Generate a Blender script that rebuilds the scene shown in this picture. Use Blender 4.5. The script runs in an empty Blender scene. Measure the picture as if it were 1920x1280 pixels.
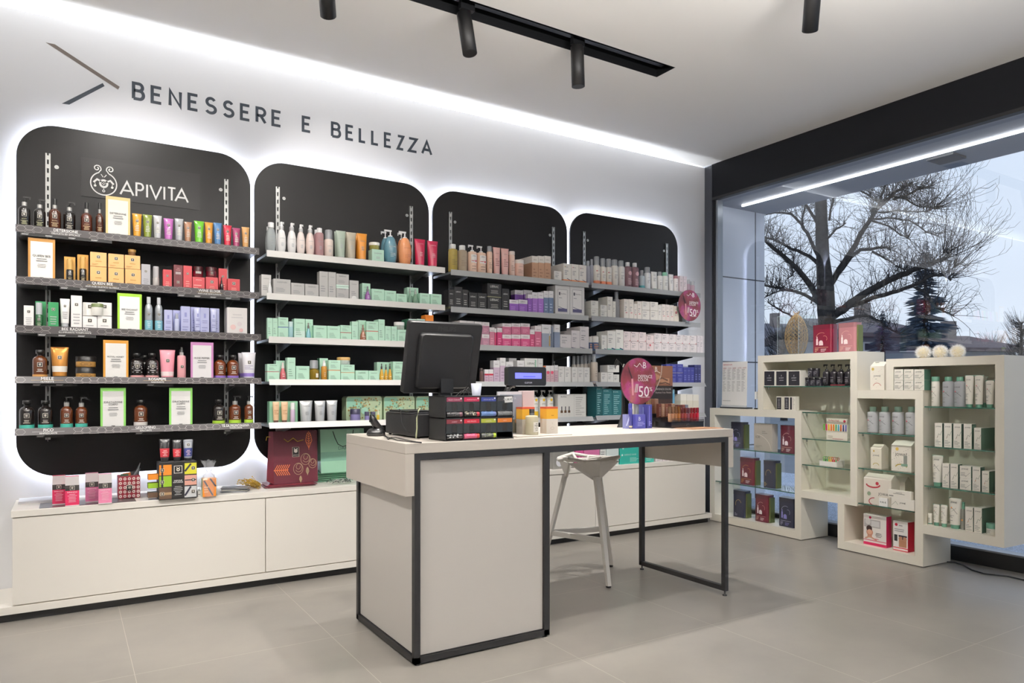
import bpy, bmesh, math, random
from mathutils import Vector, Matrix
SC = bpy.context.scene
COL = SC.collection
random.seed(7)
# ---------------------------------------------------------------- camera
F_PX, YAW, HOR, CAMH = 1336.2, math.radians(32.0), 725.5, 1.22
cam_d = bpy.data.cameras.new('camera'); cam = bpy.data.objects.new('camera', cam_d); COL.objects.link(cam)
cam_d.sensor_width = 36; cam_d.lens = 36 * F_PX / 1920; cam_d.shift_y = (HOR - 640) / 1920
cam_d.clip_start = 0.05; cam_d.clip_end = 600
cam.location = (0, 0, CAMH); cam.rotation_euler = (math.pi / 2, 0, -YAW); SC.camera = cam
# ---------------------------------------------------------------- view and sky
SC.view_settings.view_transform = 'Standard'; SC.view_settings.look = 'None'
SC.view_settings.gamma = 1; SC.view_settings.use_curve_mapping = False
SC.view_settings.exposure = 0.40
SC.cycles.max_bounces = 12; SC.cycles.diffuse_bounces = 8; SC.cycles.glossy_bounces = 4
SC.cycles.transmission_bounces = 8; SC.cycles.transparent_max_bounces = 12
SC.cycles.caustics_reflective = False; SC.cycles.caustics_refractive = False
SC.cycles.sample_clamp_indirect = 4
W = bpy.data.worlds.new('sky'); SC.world = W; W.use_nodes = True
nt = W.node_tree; nt.nodes.clear()
def _n(t, **k):
    n = nt.nodes.new(t)
    for a, b in k.items(): setattr(n, a, b)
    return n
_tc = _n('ShaderNodeTexCoord'); _sx = _n('ShaderNodeSeparateXYZ'); _cr = _n('ShaderNodeValToRGB')
_bg = _n('ShaderNodeBackground'); _o = _n('ShaderNodeOutputWorld')
_cr.color_ramp.elements[0].position = 0.0; _cr.color_ramp.elements[0].color = (0.80, 0.87, 0.97, 1)
_cr.color_ramp.elements[1].position = 0.5; _cr.color_ramp.elements[1].color = (0.60, 0.73, 0.93, 1)
nt.links.new(_tc.outputs['Generated'], _sx.inputs[0]); nt.links.new(_sx.outputs['Z'], _cr.inputs[0])
nt.links.new(_cr.outputs[0], _bg.inputs[0]); nt.links.new(_bg.outputs[0], _o.inputs[0]); _bg.inputs[1].default_value = 0.86
# ---------------------------------------------------------------- lamps (numbers used by the lamp builders below)
COVE_W, STRIP_E, SPOT_W, WASH_W, REAR_FILL_W = 370.0, 10.0, 88.0, 56.0, 16.0
FILL_UPLIGHT_W = 310.0
WARM, COOL = (1.0, 0.955, 0.91), (0.86, 0.92, 1.0)
TRACK_Y, TRACK2_Y, CEIL = 3.59, 2.36, 3.38

def ray(x, y):
    u = (x - 960) / F_PX
    return (math.sin(YAW) + u * math.cos(YAW), math.cos(YAW) - u * math.sin(YAW), (HOR - y) / F_PX)
def on_z(x, y, z=0.0):
    d = ray(x, y); t = (z - CAMH) / d[2]; return Vector((d[0] * t, d[1] * t, z))
def on_y(x, y, Y):
    d = ray(x, y); t = Y / d[1]; return Vector((d[0] * t, Y, CAMH + d[2] * t))
def on_x(x, y, X):
    d = ray(x, y); t = X / d[0]; return Vector((X, d[1] * t, CAMH + d[2] * t))
class Plane:
    "a shelf front: s runs along it, d goes back from it"
    def __init__(s, o, ang):
        s.o = Vector(o); s.a = ang; s.t = Vector((math.cos(ang), math.sin(ang), 0)); s.n = Vector((-math.sin(ang), math.cos(ang), 0))
    def hit(s, x, y, d=0.0):
        r = Vector(ray(x, y)); p = s.o + s.n * d
        k = p.dot(s.n) / r.dot(s.n); q = r * k
        return ((q - p).dot(s.t), CAMH + q.z)
    def pt(s, u, d, z): return s.o + s.t * u + s.n * d + Vector((0, 0, z))
WALLP = Plane((0, 0, 0), 0.0)
UANG = math.atan2(-1, -0.047)
UNITP = Plane((4.997, 4.58, 0), UANG)
# ---------------------------------------------------------------- materials
def lin(c):
    if isinstance(c, str):
        c = tuple(int(c[i:i + 2], 16) / 255 for i in (0, 2, 4))
    return tuple((v / 12.92 if v <= 0.04045 else ((v + 0.055) / 1.055) ** 2.4) for v in c)
MC = {}
def M(c, r=0.5, k='', e=0.0):
    key = (c, r, k, e)
    if key in MC: return MC[key]
    m = bpy.data.materials.new('%s_%s' % (k or 'plain', c)); m.use_nodes = True; MC[key] = m
    b = m.node_tree.nodes['Principled BSDF']; L = lin(c)
    b.inputs['Base Color'].default_value = (*L, 1); b.inputs['Roughness'].default_value = r
    b.inputs['Specular IOR Level'].default_value = 0.5
    N, K = m.node_tree.nodes, m.node_tree.links
    if k == 'metal': b.inputs['Metallic'].default_value = 1.0
    elif k == 'satin': b.inputs['Metallic'].default_value = 0.55
    elif k == 'glass': b.inputs['Transmission Weight'].default_value = 1.0; b.inputs['IOR'].default_value = 1.45
    elif k == 'thin': # clear plastic film and acrylic, a share of the light goes straight through
        b.inputs['Alpha'].default_value = 0.42
    elif k == 'film': b.inputs['Alpha'].default_value = 0.22
    elif k == 'tint': b.inputs['Alpha'].default_value = 0.66; b.inputs['Roughness'].default_value = 0.08
    elif k == 'coat': b.inputs['Coat Weight'].default_value = 0.6; b.inputs['Coat Roughness'].default_value = 0.08
    elif k == 'semi': b.inputs['Specular IOR Level'].default_value = 0.26
    elif k == 'dull': b.inputs['Specular IOR Level'].default_value = 0.1
    elif k == 'emit':
        b.inputs['Emission Color'].default_value = (*L, 1); b.inputs['Emission Strength'].default_value = e
    elif k in ('noise', 'fluff', 'bark', 'granite'):
        tc = N.new('ShaderNodeTexCoord'); nz = N.new('ShaderNodeTexNoise'); rp = N.new('ShaderNodeValToRGB')
        nz.inputs['Scale'].default_value = {'noise': 2.2, 'fluff': 60, 'bark': 14, 'granite': 95}[k]; nz.inputs['Detail'].default_value = 6
        d = {'noise': 0.05, 'fluff': 0.12, 'bark': 0.45, 'granite': 0.5}[k]
        rp.color_ramp.elements[0].position = 0.35; rp.color_ramp.elements[1].position = 0.65
        rp.color_ramp.elements[0].color = (*[v * (1 - d) for v in L], 1); rp.color_ramp.elements[1].color = (*[min(1, v * (1 + d)) for v in L], 1)
        K.new(tc.outputs['Object'], nz.inputs['Vector']); K.new(nz.outputs['Fac'], rp.inputs[0]); K.new(rp.outputs[0], b.inputs['Base Color'])
    elif k == 'brushed':
        b.inputs['Metallic'].default_value = 0.8
    return m
# ---------------------------------------------------------------- mesh builder
_TX = {}
def text_shape(s, bold=0.0):
    key = (s, bold)
    if key in _TX: return _TX[key]
    cu = bpy.data.curves.new('t', 'FONT'); cu.body = s; cu.offset = bold; cu.resolution_u = 2
    ob = bpy.data.objects.new('t', cu); me = bpy.data.meshes.new_from_object(ob)
    vs = [tuple(v.co) for v in me.vertices]; fs = [tuple(p.vertices) for p in me.polygons]
    bpy.data.objects.remove(ob); bpy.data.curves.remove(cu); bpy.data.meshes.remove(me)
    x0, x1 = min(v[0] for v in vs), max(v[0] for v in vs); y0, y1 = min(v[1] for v in vs), max(v[1] for v in vs)
    w = max(x1 - x0, 1e-6)
    _TX[key] = ([((v[0] - x0) / w - 0.5, (v[1] - (y0 + y1) / 2) / w) for v in vs], fs, (y1 - y0) / w)
    return _TX[key]
class MB:
    def __init__(s): s.v = []; s.f = []; s.m = []; s.mats = []; s.sm = []
    def mi(s, m):
        if m not in s.mats: s.mats.append(m)
        return s.mats.index(m)
    def add(s, vs, fs, m, smooth=False):
        b = len(s.v); i = s.mi(m); s.v += [tuple(v) for v in vs]
        for f in fs: s.f.append(tuple(b + k for k in f)); s.m.append(i); s.sm.append(smooth)
        return s
    def box(s, x0, x1, y0, y1, z0, z1, m):
        vs = [(x, y, z) for x in (x0, x1) for y in (y0, y1) for z in (z0, z1)]
        return s.add(vs, [(0, 1, 3, 2), (4, 6, 7, 5), (0, 4, 5, 1), (2, 3, 7, 6), (0, 2, 6, 4), (1, 5, 7, 3)], m)
    def bbox(s, x0, x1, y0, y1, z0, z1, m, r=0.002):
        "box with softened vertical and horizontal edges"
        r = min(r, (x1 - x0) / 3, (y1 - y0) / 3, (z1 - z0) / 3)
        pts = rrect(x0, x1, y0, y1, r, 2)
        pin = rrect(x0 + r, x1 - r, y0 + r, y1 - r, r * .3, 2)
        s.loft([[(x, y, z0) for x, y in pin], [(x, y, z0 + r) for x, y in pts], [(x, y, z1 - r) for x, y in pts], [(x, y, z1) for x, y in pin]], m, True, False)
        return s
    def loft(s, rings, m, cap=True, smooth=True, closed=True):
        n = len(rings[0]); vs = [p for r in rings for p in r]; fs = []
        for i in range(len(rings) - 1):
            for j in range(n if closed else n - 1):
                k = (j + 1) % n
                fs.append((i * n + j, i * n + k, (i + 1) * n + k, (i + 1) * n + j))
        s.add(vs, fs, m, smooth)
        if cap:
            s.add(rings[0], [tuple(range(n))[::-1]], m); s.add(rings[-1], [tuple(range(n))], m)
        return s
    def lathe(s, prof, m, cx=0, cy=0, ky=1.0, n=14, smooth=True):
        rings = [[(cx + r * math.cos(2 * math.pi * j / n), cy + ky * r * math.sin(2 * math.pi * j / n), z) for j in range(n)] for r, z in prof]
        return s.loft(rings, m, True, smooth)
    def prism(s, pts, axis, a0, a1, m):
        "2-D outline pushed along an axis"
        f = {'y': lambda p, a: (p[0], a, p[1]), 'x': lambda p, a: (a, p[0], p[1]), 'z': lambda p, a: (p[0], p[1], a)}[axis]
        return s.loft([[f(p, a0) for p in pts], [f(p, a1) for p in pts]], m, True, False)
    def tube(s, pts, r, m, n=6, cap=True):
        P = [Vector(p) for p in pts]; rings = []; up = Vector((0.13, 0.21, 0.97)).normalized()
        for i, p in enumerate(P):
            t = (P[min(i + 1, len(P) - 1)] - P[max(i - 1, 0)])
            t = t.normalized() if t.length > 1e-9 else Vector((0, 0, 1))
            a = t.cross(up)
            a = a.normalized() if a.length > 1e-3 else t.cross(Vector((1, 0, 0))).normalized()
            b = a.cross(t); rr = r[i] if isinstance(r, (list, tuple)) else r
            rings.append([tuple(p + (a * math.cos(2 * math.pi * j / n) + b * math.sin(2 * math.pi * j / n)) * rr) for j in range(n)])
        return s.loft(rings, m, cap, True)
    def bar(s, p, q, w, h, m):
        "square bar between two points"
        return s.tube([p, q], (w + h) / 2 * 0.7071, m, 4)
    def build(s, name, parent=None, loc=None, rot=None, fix=True):
        me = bpy.data.meshes.new(name); me.from_pydata(s.v, [], s.f)
        for m in s.mats: me.materials.append(m)
        me.polygons.foreach_set('material_index', s.m); me.polygons.foreach_set('use_smooth', s.sm)
        if fix:
            b = bmesh.new(); b.from_mesh(me); bmesh.ops.recalc_face_normals(b, faces=b.faces); b.to_mesh(me); b.free()
        me.update()
        o = bpy.data.objects.new(name, me); COL.objects.link(o)
        if parent: o.parent = parent
        if loc is not None: o.location = loc
        if rot is not None: o.rotation_euler = rot if isinstance(rot, tuple) else (0, 0, rot)
        return o
def rrect(x0, x1, y0, y1, r, n=4):
    out = []
    for cx, cy, a in ((x1 - r, y1 - r, 0), (x0 + r, y1 - r, 90), (x0 + r, y0 + r, 180), (x1 - r, y0 + r, 270)):
        for i in range(n + 1):
            t = math.radians(a + 90 * i / n); out.append((cx + r * math.cos(t), cy + r * math.sin(t)))
    return out
def empty(name, loc=(0, 0, 0), rot=0.0):
    o = bpy.data.objects.new(name, None); COL.objects.link(o); o.location = loc; o.rotation_euler = (0, 0, rot); o.empty_display_size = 0.05
    return o
def tag(o, label, cat, group=None, kind=None):
    o['label'] = label; o['category'] = cat
    if group: o['group'] = group
    if kind: o['kind'] = kind
    return o
def struct(o): o['kind'] = 'structure'; return o
# ---------------------------------------------------------------- printed art on a surface
WHITE, BLACK, INK = M('f4f4f2', .5), M('161616', .5), M('4a4a4c', .6)
def mt(c): return M(c, .5) if isinstance(c, str) else c
def art(mb, ops, x0, x1, z0, z1, surf, off=0.0006):
    w, h = x1 - x0, z1 - z0
    def P(x, z): return (x, surf(x, z) - off, z)
    def rect(a, b, c, d, m, nx=1, nz=1, o=1.0):
        vs = []; fs = []
        for i in range(nx + 1):
            for j in range(nz + 1):
                x = a + (b - a) * i / nx; z = c + (d - c) * j / nz; vs.append((x, surf(x, z) - off * o, z))
        for i in range(nx):
            for j in range(nz):
                k = i * (nz + 1) + j; fs.append((k, k + nz + 1, k + nz + 2, k + 1))
        mb.add(vs, fs, m)
    off0 = off
    for qi, q in enumerate(ops):
        k = q[0]; off = off0 + .00003 * qi
        if k == 't':
            vs, fs, asp = text_shape(q[1], 0.006 if len(q) > 6 and 'M' not in q[1] else 0.0); cx, cz, fw = x0 + w * q[2], z0 + h * q[3], w * q[4]
            mb.add([(cx + a * fw, surf(cx + a * fw, cz + b * fw) - off * 2, cz + b * fw) for a, b in vs], fs, mt(q[5]))
        elif k == 'r': rect(x0 + w * q[1], x0 + w * q[2], z0 + h * q[3], z0 + h * q[4], mt(q[5]), 6, 3)
        elif k == 'n':
            n = q[5]; g = (q[4] - q[3]) / n; rr = random.Random(int(q[1] * 991 + q[3] * 77) + n)
            for i in range(n):
                e = (q[2] - q[1]) * rr.uniform(0.45, 1.0); zc = q[3] + g * (i + .5); xs = q[1] + ((q[2] - q[1]) - e) * (0.5 if len(q) > 7 else 0)
                rect(x0 + w * xs, x0 + w * (xs + e), z0 + h * (zc - g * .17), z0 + h * (zc + g * .17), mt(q[6]), 2, 1, 2)
        elif k == 'e': # small dark seal with a pale emblem
            cx, cz, r = x0 + w * q[1], z0 + h * q[2], w * q[3] / 2
            rect(cx - r, cx + r, cz - r, cz + r, M('efe9dc', .5), 3, 1, 1.5); rect(cx - r * .86, cx + r * .86, cz - r * .86, cz + r * .86, BLACK, 3, 1, 2.2)
            for dx, dz, rr2 in ((0, -.05, .42), (-.28, .45, .13), (.28, .45, .13)): disc(mb, cx + dx * r, cz + dz * r, r * rr2, r * rr2, surf, off * 3, M('efe9dc', .5), 10)
            disc(mb, cx, cz - .05 * r, r * .2, r * .2, surf, off * 3.6, BLACK, 8)
        elif k == 'c': disc(mb, x0 + w * q[1], z0 + h * q[2], w * q[3], w * q[3], surf, off * 1.8, mt(q[4]), 14)
        elif k == 's':
            pts = [(x0 + w * a, z0 + h * b) for a, b in q[1]]; ribbon(mb, pts, w * q[2], surf, off * 1.8, mt(q[3]))
def disc(mb, cx, cz, rx, rz, surf, off, m, n=12):
    vs = [(cx + rx * math.cos(2 * math.pi * i / n), 0, cz + rz * math.sin(2 * math.pi * i / n)) for i in range(n)]
    mb.add([(x, surf(x, z) - off, z) for x, _, z in vs], [tuple(range(n))], m)
def ribbon(mb, pts, wd, surf, off, m):
    "flat mitred stroke along a polyline"
    P = [pts[0]]
    for p in pts[1:]:
        if math.hypot(p[0] - P[-1][0], p[1] - P[-1][1]) > wd * .05 + 1e-6: P.append(p)
    n = len(P)
    if n < 2: return
    closed = n > 3 and math.hypot(P[0][0] - P[-1][0], P[0][1] - P[-1][1]) < wd * .6
    D = []
    for (a, b), (c, d) in zip(P, P[1:]): L = math.hypot(c - a, d - b); D.append(((c - a) / L, (d - b) / L))
    vs = []
    for i in range(n):
        d0, d1 = D[max(i - 1, 0)], D[min(i, n - 2)]
        if closed and i in (0, n - 1): d0, d1 = D[-1], D[0]
        tx, tz = d0[0] + d1[0], d0[1] + d1[1]; L = math.hypot(tx, tz)
        if L < .25: tx, tz, k = d0[0], d0[1], 1.0
        else: tx /= L; tz /= L; k = min(2.2, 1 / max(.3, tx * d0[0] + tz * d0[1]))
        vs += [(P[i][0] - tz * wd / 2 * k, P[i][1] + tx * wd / 2 * k), (P[i][0] + tz * wd / 2 * k, P[i][1] - tx * wd / 2 * k)]
    mb.add([(x, surf(x, z) - off, z) for x, z in vs], [(2 * i, 2 * i + 2, 2 * i + 3, 2 * i + 1) for i in range(n - 1)], m)
def arc(cx, cz, rx, rz, a0, a1, n=10): return [(cx + rx * math.cos(math.radians(a0 + (a1 - a0) * i / n)), cz + rz * math.sin(math.radians(a0 + (a1 - a0) * i / n))) for i in range(n + 1)]
# ================================================================ the room
def floor_mat():
    m = bpy.data.materials.new('stone_tiles'); m.use_nodes = True; N, K = m.node_tree.nodes, m.node_tree.links; b = N['Principled BSDF']
    g = N.new('ShaderNodeNewGeometry'); sp = N.new('ShaderNodeSeparateXYZ'); K.new(g.outputs['Position'], sp.inputs[0])
    def mth(op, a, c=None, d=None):
        n = N.new('ShaderNodeMath'); n.operation = op
        for i, v in enumerate((a, c, d)):
            if v is None: continue
            if isinstance(v, (int, float)): n.inputs[i].default_value = v
            else: K.new(v, n.inputs[i])
        return n.outputs[0]
    lines = []
    for ax, o in (('X', 1.955), ('Y', 2.56)):
        f = mth('FRACT', mth('ADD', mth('DIVIDE', mth('SUBTRACT', sp.outputs[ax], o), 0.855), 100.5))
        lines.append(mth('LESS_THAN', mth('ABSOLUTE', mth('SUBTRACT', f, 0.5)), 0.0013))
    ln = mth('MAXIMUM', *lines)
    nz = N.new('ShaderNodeTexNoise'); nz.inputs['Scale'].default_value = 1.6; nz.inputs['Detail'].default_value = 9; nz.inputs['Roughness'].default_value = 0.62
    K.new(g.outputs['Position'], nz.inputs['Vector'])
    rp = N.new('ShaderNodeValToRGB'); rp.color_ramp.elements[0].position = .32; rp.color_ramp.elements[1].position = .7
    rp.color_ramp.elements[0].color = (*lin('85817b'), 1); rp.color_ramp.elements[1].color = (*lin('969189'), 1); K.new(nz.outputs['Fac'], rp.inputs[0])
    mx = N.new('ShaderNodeMix'); mx.data_type = 'RGBA'; K.new(ln, mx.inputs['Factor']); K.new(rp.outputs[0], mx.inputs['A']); mx.inputs['B'].default_value = (*lin('b7b1a7'), 1)
    K.new(mx.outputs['Result'], b.inputs['Base Color'])
    r2 = N.new('ShaderNodeMapRange'); K.new(nz.outputs['Fac'], r2.inputs[0]); r2.inputs[3].default_value = .24; r2.inputs[4].default_value = .40; K.new(r2.outputs[0], b.inputs['Roughness'])
    return m
def pane_mat(name, tint, ior=1.5):
    m = bpy.data.materials.new(name); m.use_nodes = True; N, K = m.node_tree.nodes, m.node_tree.links; N.clear()
    o = N.new('ShaderNodeOutputMaterial'); mx = N.new('ShaderNodeMixShader'); tr = N.new('ShaderNodeBsdfTransparent'); gl = N.new('ShaderNodeBsdfGlossy'); fr = N.new('ShaderNodeFresnel')
    tr.inputs[0].default_value = (*tint, 1); gl.inputs['Roughness'].default_value = 0.0
    ge = N.new('ShaderNodeNewGeometry'); mr = N.new('ShaderNodeMapRange'); K.new(ge.outputs['Backfacing'], mr.inputs[0]); mr.inputs[3].default_value = ior; mr.inputs[4].default_value = 1 / ior; K.new(mr.outputs[0], fr.inputs[0])
    K.new(fr.outputs[0], mx.inputs[0]); K.new(tr.outputs[0], mx.inputs[1]); K.new(gl.outputs[0], mx.inputs[2]); K.new(mx.outputs[0], o.inputs[0])
    return m
PANE = pane_mat('window_glass', (.97, .985, 1.0), 1.75); SHELFGLASS = pane_mat('shelf_glass', (.93, .98, .95)); CLEARGL = pane_mat('clear_glass', (.96, .98, .98))
STEEL0 = M('b9bab8', .4, 'metal'); PAINT = M('e2e3e6', .6); CEILM = M('f3f0eb', .7); DARKM = M('1c1d20', .5, 'dull'); FRAMEB = M('17181a', .4); GREENEDGE = M('2e5a4c', .2, 'coat')
WY = 4.93
fl = MB().box(-3.6, 5.36, -3.6, 5.1, -0.12, 0, floor_mat()).build('floor'); struct(fl)
c = MB(); X0, XE = -3.6, 3.49
c.box(XE, 5.36, -3.6, 5.6, CEIL, CEIL + .14, CEILM)
for a, b_ in ((-3.6, TRACK2_Y - .09), (TRACK2_Y + .09, TRACK_Y - .09), (TRACK_Y + .09, 5.6)): c.box(X0, XE, a, b_, CEIL, CEIL + .14, CEILM)
struct(c.build('ceiling'))
struct(MB().box(-3.6, 5.36, WY, WY + .03, 0, CEIL - .012, PAINT).build('wall_front'))
struct(MB().box(-3.6, 5.36, 5.5, 5.6, 3.0, CEIL, PAINT).box(-3.6, 5.36, WY + .03, 5.5, 3.0, 3.03, PAINT).build('wall_cavity'))
struct(MB().box(-3.7, -3.6, -3.6, 5.25, 0, CEIL, PAINT).build('wall_left')); struct(MB().box(-3.6, 5.36, -3.7, -3.6, 0, CEIL, PAINT).build('wall_back'))
# light cove above the front wall
strip = MB().box(-3.3, 5.25, 5.44, 5.46, 3.30, 3.352, M('e8ecf2', .5, 'metal')).build('light_cove_profile'); tag(strip, 'slim metal light profile hidden behind the top of the sign wall', 'light')
def area(name, loc, sx, sy, rot, power, col, parent=None):
    l = bpy.data.lights.new(name, 'AREA'); l.shape = 'RECTANGLE'; l.size = sx; l.size_y = sy; l.energy = power; l.color = col
    o = bpy.data.objects.new(name, l); COL.objects.link(o); o.location = loc; o.rotation_euler = rot
    if parent: o.parent = parent
    return o
area('cove_lamp', (0.97, 5.438, 3.3455), 8.4, .006, (math.radians(-93), 0, 0), COVE_W, COOL)
# window wall: header, corner column, sill, panes
WX = 5.31
struct(MB().box(WX, WX + .05, -3.6, 4.83, 3.055, CEIL, DARKM).box(WX - .006, WX + .05, -3.6, 4.83, 3.03, 3.055, FRAMEB).build('trim_1'))
struct(MB().box(WX, WX + .08, 4.836, WY + .2, 0, CEIL, M('3a3c42', .4)).box(WX + .02, WX + .06, 4.815, 4.836, 0, 3.03, FRAMEB).box(WX + .03, WX + .1, 4.79, 4.815, 0, 3.03, M('8d9298', .35, 'satin')).build('trim_2'))
struct(MB().box(WX, WX + .1, -3.6, 4.79, 0, .10, FRAMEB).box(WX, WX + .1, -3.6, 4.79, .10, .112, M('8f949c', .3, 'satin')).build('trim_3'))
w1 = empty('window_1', (WX + .07, .6, 1.6)); struct(w1)
gp = MB().box(WX + .065, WX + .071, -3.6, 4.80, .112, 3.04, PANE).build('glass_pane'); gp.parent = w1; gp.matrix_parent_inverse = Matrix.Translation((-(WX + .07), -.6, -1.6)); struct(gp)
# outside: reveal wall, soffit with light line, terrace
RV = M('dfe3ec', .55); JT = M('4c4f56', .6)
rv = MB().box(WX + .08, 6.20, WY, WY + .3, -.1, 3.06, RV)
for z in (.62, 1.47, 2.32): rv.box(WX + .08, 6.203, WY - .002, WY, z, z + .012, JT)
rv.box(6.05, 6.062, WY - .002, WY, -.1, 3.06, JT); struct(rv.build('exterior_reveal_wall'))
struct(MB().box(WX + .05, 6.22, -6, 5.2, 3.03, 3.5, M('9b9ea6', .6)).build('exterior_soffit'))
sl = MB().box(5.694, 5.710, -5.5, 4.80, 3.015, 3.0299, M('ffffff', .5, 'emit', STRIP_E)).build('light_strip'); tag(sl, 'long thin white light line under the canopy outside the window', 'light')
struct(MB().box(5.78, 5.98, 2.85, 3.05, 3.012, 3.0299, M('4a4c50', .5)).build('exterior_soffit_vent'))
struct(MB().box(WX + .1, 8.2, -8, 9, -.2, .07, M('a9b4c6', .6, 'granite')).build('exterior_terrace'))
struct(MB().box(8.2, 90, -60, 90, -.3, -.02, M('7d8288', .9, 'noise')).build('exterior_ground'))
# ---------------------------------------------------------------- ceiling tracks and their spots
def track(y, label):
    t = MB(); y0, y1 = y - .09, y + .09
    t.box(X0, XE, y0, y0 + .003, CEIL, CEIL + .09, FRAMEB).box(X0, XE, y1 - .003, y1, CEIL, CEIL + .09, FRAMEB).box(XE - .003, XE, y0, y1, CEIL, CEIL + .09, FRAMEB).box(X0, XE, y0, y1, CEIL + .09, CEIL + .093, FRAMEB)
    o = t.build('ceiling_track'); tag(o, label, 'track light rail', 'ceiling tracks')
    MB().box(X0, XE - .03, y - .018, y + .018, CEIL + .035, CEIL + .088, M('101012', .35)).build('rail', o)
    return o
track(TRACK_Y, 'long black recessed lighting track running over the counter')
track(TRACK2_Y, 'black recessed lighting track overhead, farther from the sign wall')
def spot(x, y, aim, label, power, lit=True, col=WARM, ang=70):
    e = empty('spotlight', (x, y, CEIL)); tag(e, label, 'spotlight', 'black cylinder spotlights')
    MB().box(-.045, .045, -.016, .016, -.01, .04, FRAMEB).lathe([(.008, -.05), (.008, -.01)], FRAMEB, n=8).build('adapter', e)
    d = Vector(aim) - Vector((x, y, 3.25)); d.normalize(); q = (-d).to_track_quat('Z', 'Y')
    body = MB().lathe([(.036, -.13), (.0415, -.13), (.0415, .115), (.036, .12)], M('1b1b1c', .45), n=28).build('lamp_housing', e)
    body.rotation_mode = 'QUATERNION'; body.rotation_quaternion = q; body.location = (0, 0, -.135)
    ln = MB().lathe([(.033, -.122), (.034, -.118)], M('fff2dc', .3, 'emit', 9.0 if lit else .8), n=20).build('lens', body)
    l = bpy.data.lights.new('spot_lamp', 'SPOT'); l.energy = power; l.color = col; l.spot_size = math.radians(ang); l.spot_blend = .8; l.shadow_soft_size = .035
    o = bpy.data.objects.new('spot_lamp', l); COL.objects.link(o); o.parent = e; o.rotation_mode = 'QUATERNION'; o.rotation_quaternion = q; o.location = Vector((0, 0, -.135)) + d * .145
spot(1.125, TRACK_Y, (1.65, 4.85, 2.3), 'black cylinder spotlight cut by the picture top, above the sign', WASH_W * .55)
spot(1.938, TRACK_Y, (2.15, 3.0, 0), 'black cylinder spotlight with a glowing lens, middle of the track', WASH_W * 1.5)
spot(2.731, TRACK_Y, (2.9, 3.65, 0), 'black cylinder spotlight near the window end of the track', WASH_W * 2.2, False)
spot(3.35, TRACK2_Y, (4.9, 3.75, 1.1), 'black cylinder spotlight hanging from the second track', WASH_W * 2.9, False)
for i, (x, y, a, p) in enumerate([(-.5, TRACK_Y, (-.1, 4.5, .6), WASH_W), (.3, TRACK_Y, (.42, 4.85, 2.25), WASH_W * .6), (2.2, TRACK2_Y, (1.9, 3.6, .5), SPOT_W), (1.0, TRACK2_Y, (.5, 4.6, .7), SPOT_W * .8), (-.6, TRACK2_Y, (1.0, 3.2, .6), SPOT_W * 1.6), (-2.0, TRACK2_Y, (-1.2, 4.6, 1.2), SPOT_W)]):  # unseen spots, most of them added to brighten counter, cabinets and wall
    spot(x, y, a, 'black cylinder spotlight out of view over the %s' % ['cabinet end', 'black panels', 'counter', 'cabinets', 'floor', 'entrance side'][i], p)
# unseen tracks with wide spots behind the camera, added as general fill light
for k, y in enumerate((1.1, -.6, -2.3)):
    track(y, ['added black ceiling track over the camera side of the shop', 'added black ceiling track further back, behind the camera', 'last added black ceiling track at the rear wall'][k])
    for j, x in enumerate((-2.4, -.6, 1.2, 3.0)):
        spot(x, y, (x + (.25 if j % 2 else -.2), y + .9, 0), 'added unseen spotlight lighting the %s of the shop, %s along its rail' % (['front aisle', 'middle', 'rear'][k], ['first', 'second', 'third', 'last'][j]), REAR_FILL_W * (.4 if j == 3 else 1), ang=95)
# unseen linear uplights behind the camera, added to brighten the ceiling
for y, z_, lb in ((.95, 2.62, 'added unseen slim white fill uplight over the aisle behind the camera'), (-1.7, 2.62, 'added unseen slim white fill uplight at the rear of the shop')):
    e = empty('added_uplight', (.9, y, z_)); tag(e, lb, 'fill light', 'added fill uplights'); MB().box(-2.2, 2.2, -.045, .045, -.03, .0, M('e8e8e8', .4)).build('housing', e)
    for x in (-1.9, 1.9): MB().lathe([(.0015, 0), (.0015, CEIL - z_)], STEEL0, x, 0, n=5).build('suspension_wire', e)
    area('fill_uplight_lamp', (0, 0, .004), 4.3, .07, (math.pi, 0, 0), FILL_UPLIGHT_W * (1 if y > 0 else .45), (1, .975, .95), e)
# ================================================================ sign on the wall
SIGNM = M('323b46', .5); TAUPE = M('6f655f', .5)
def wsurf(x, z): return WY
S = 2.286
def sx_(X, Yp=170): return on_y(X / S, Yp, WY).x
ZT = (on_y(247.2, 150.6, WY).z + on_y(799.6, 264.3, WY).z) / 2; ZB = (on_y(247.2, 186.9, WY).z + on_y(810.6, 292.7, WY).z) / 2
def Cc(cx, cz, r, rz, a0, a1): return arc(cx, cz, r, rz, a0, a1, 14)
GL = {'B': [[(0, 0), (0, 1), (.55, 1)] + Cc(.55, .77, .35, .23, 90, -90) + [(.05, .54)], [(.5, .54)] + Cc(.6, .27, .4, .27, 90, -90) + [(0, 0)]],
      'E': [[(1, 1), (0, 1), (0, 0), (1, 0)], [(0, .52), (.85, .52)]], 'N': [[(0, 0), (0, 1), (1, 0), (1, 1)]],
      'S': [Cc(.5, .75, .42, .25, 25, 270) + Cc(.5, .25, .5, .25, 90, -155)], 'L': [[(0, 1), (0, 0), (1, 0)]], 'Z': [[(0, 1), (1, 1), (0, 0), (1, 0)]],
      'R': [[(0, 0), (0, 1), (.5, 1)] + Cc(.5, .74, .45, .26, 90, -90) + [(.05, .48)], [(.45, .48), (1, 0)]],
      'A': [[(0, 0), (.5, 1), (1, 0)], [(.2, .33), (.8, .33)]]}
sg = empty('wall_sign', (2, WY, 2.95)); tag(sg, 'dark grey lettering BENESSERE E BELLEZZA on the white wall', 'sign')
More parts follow.
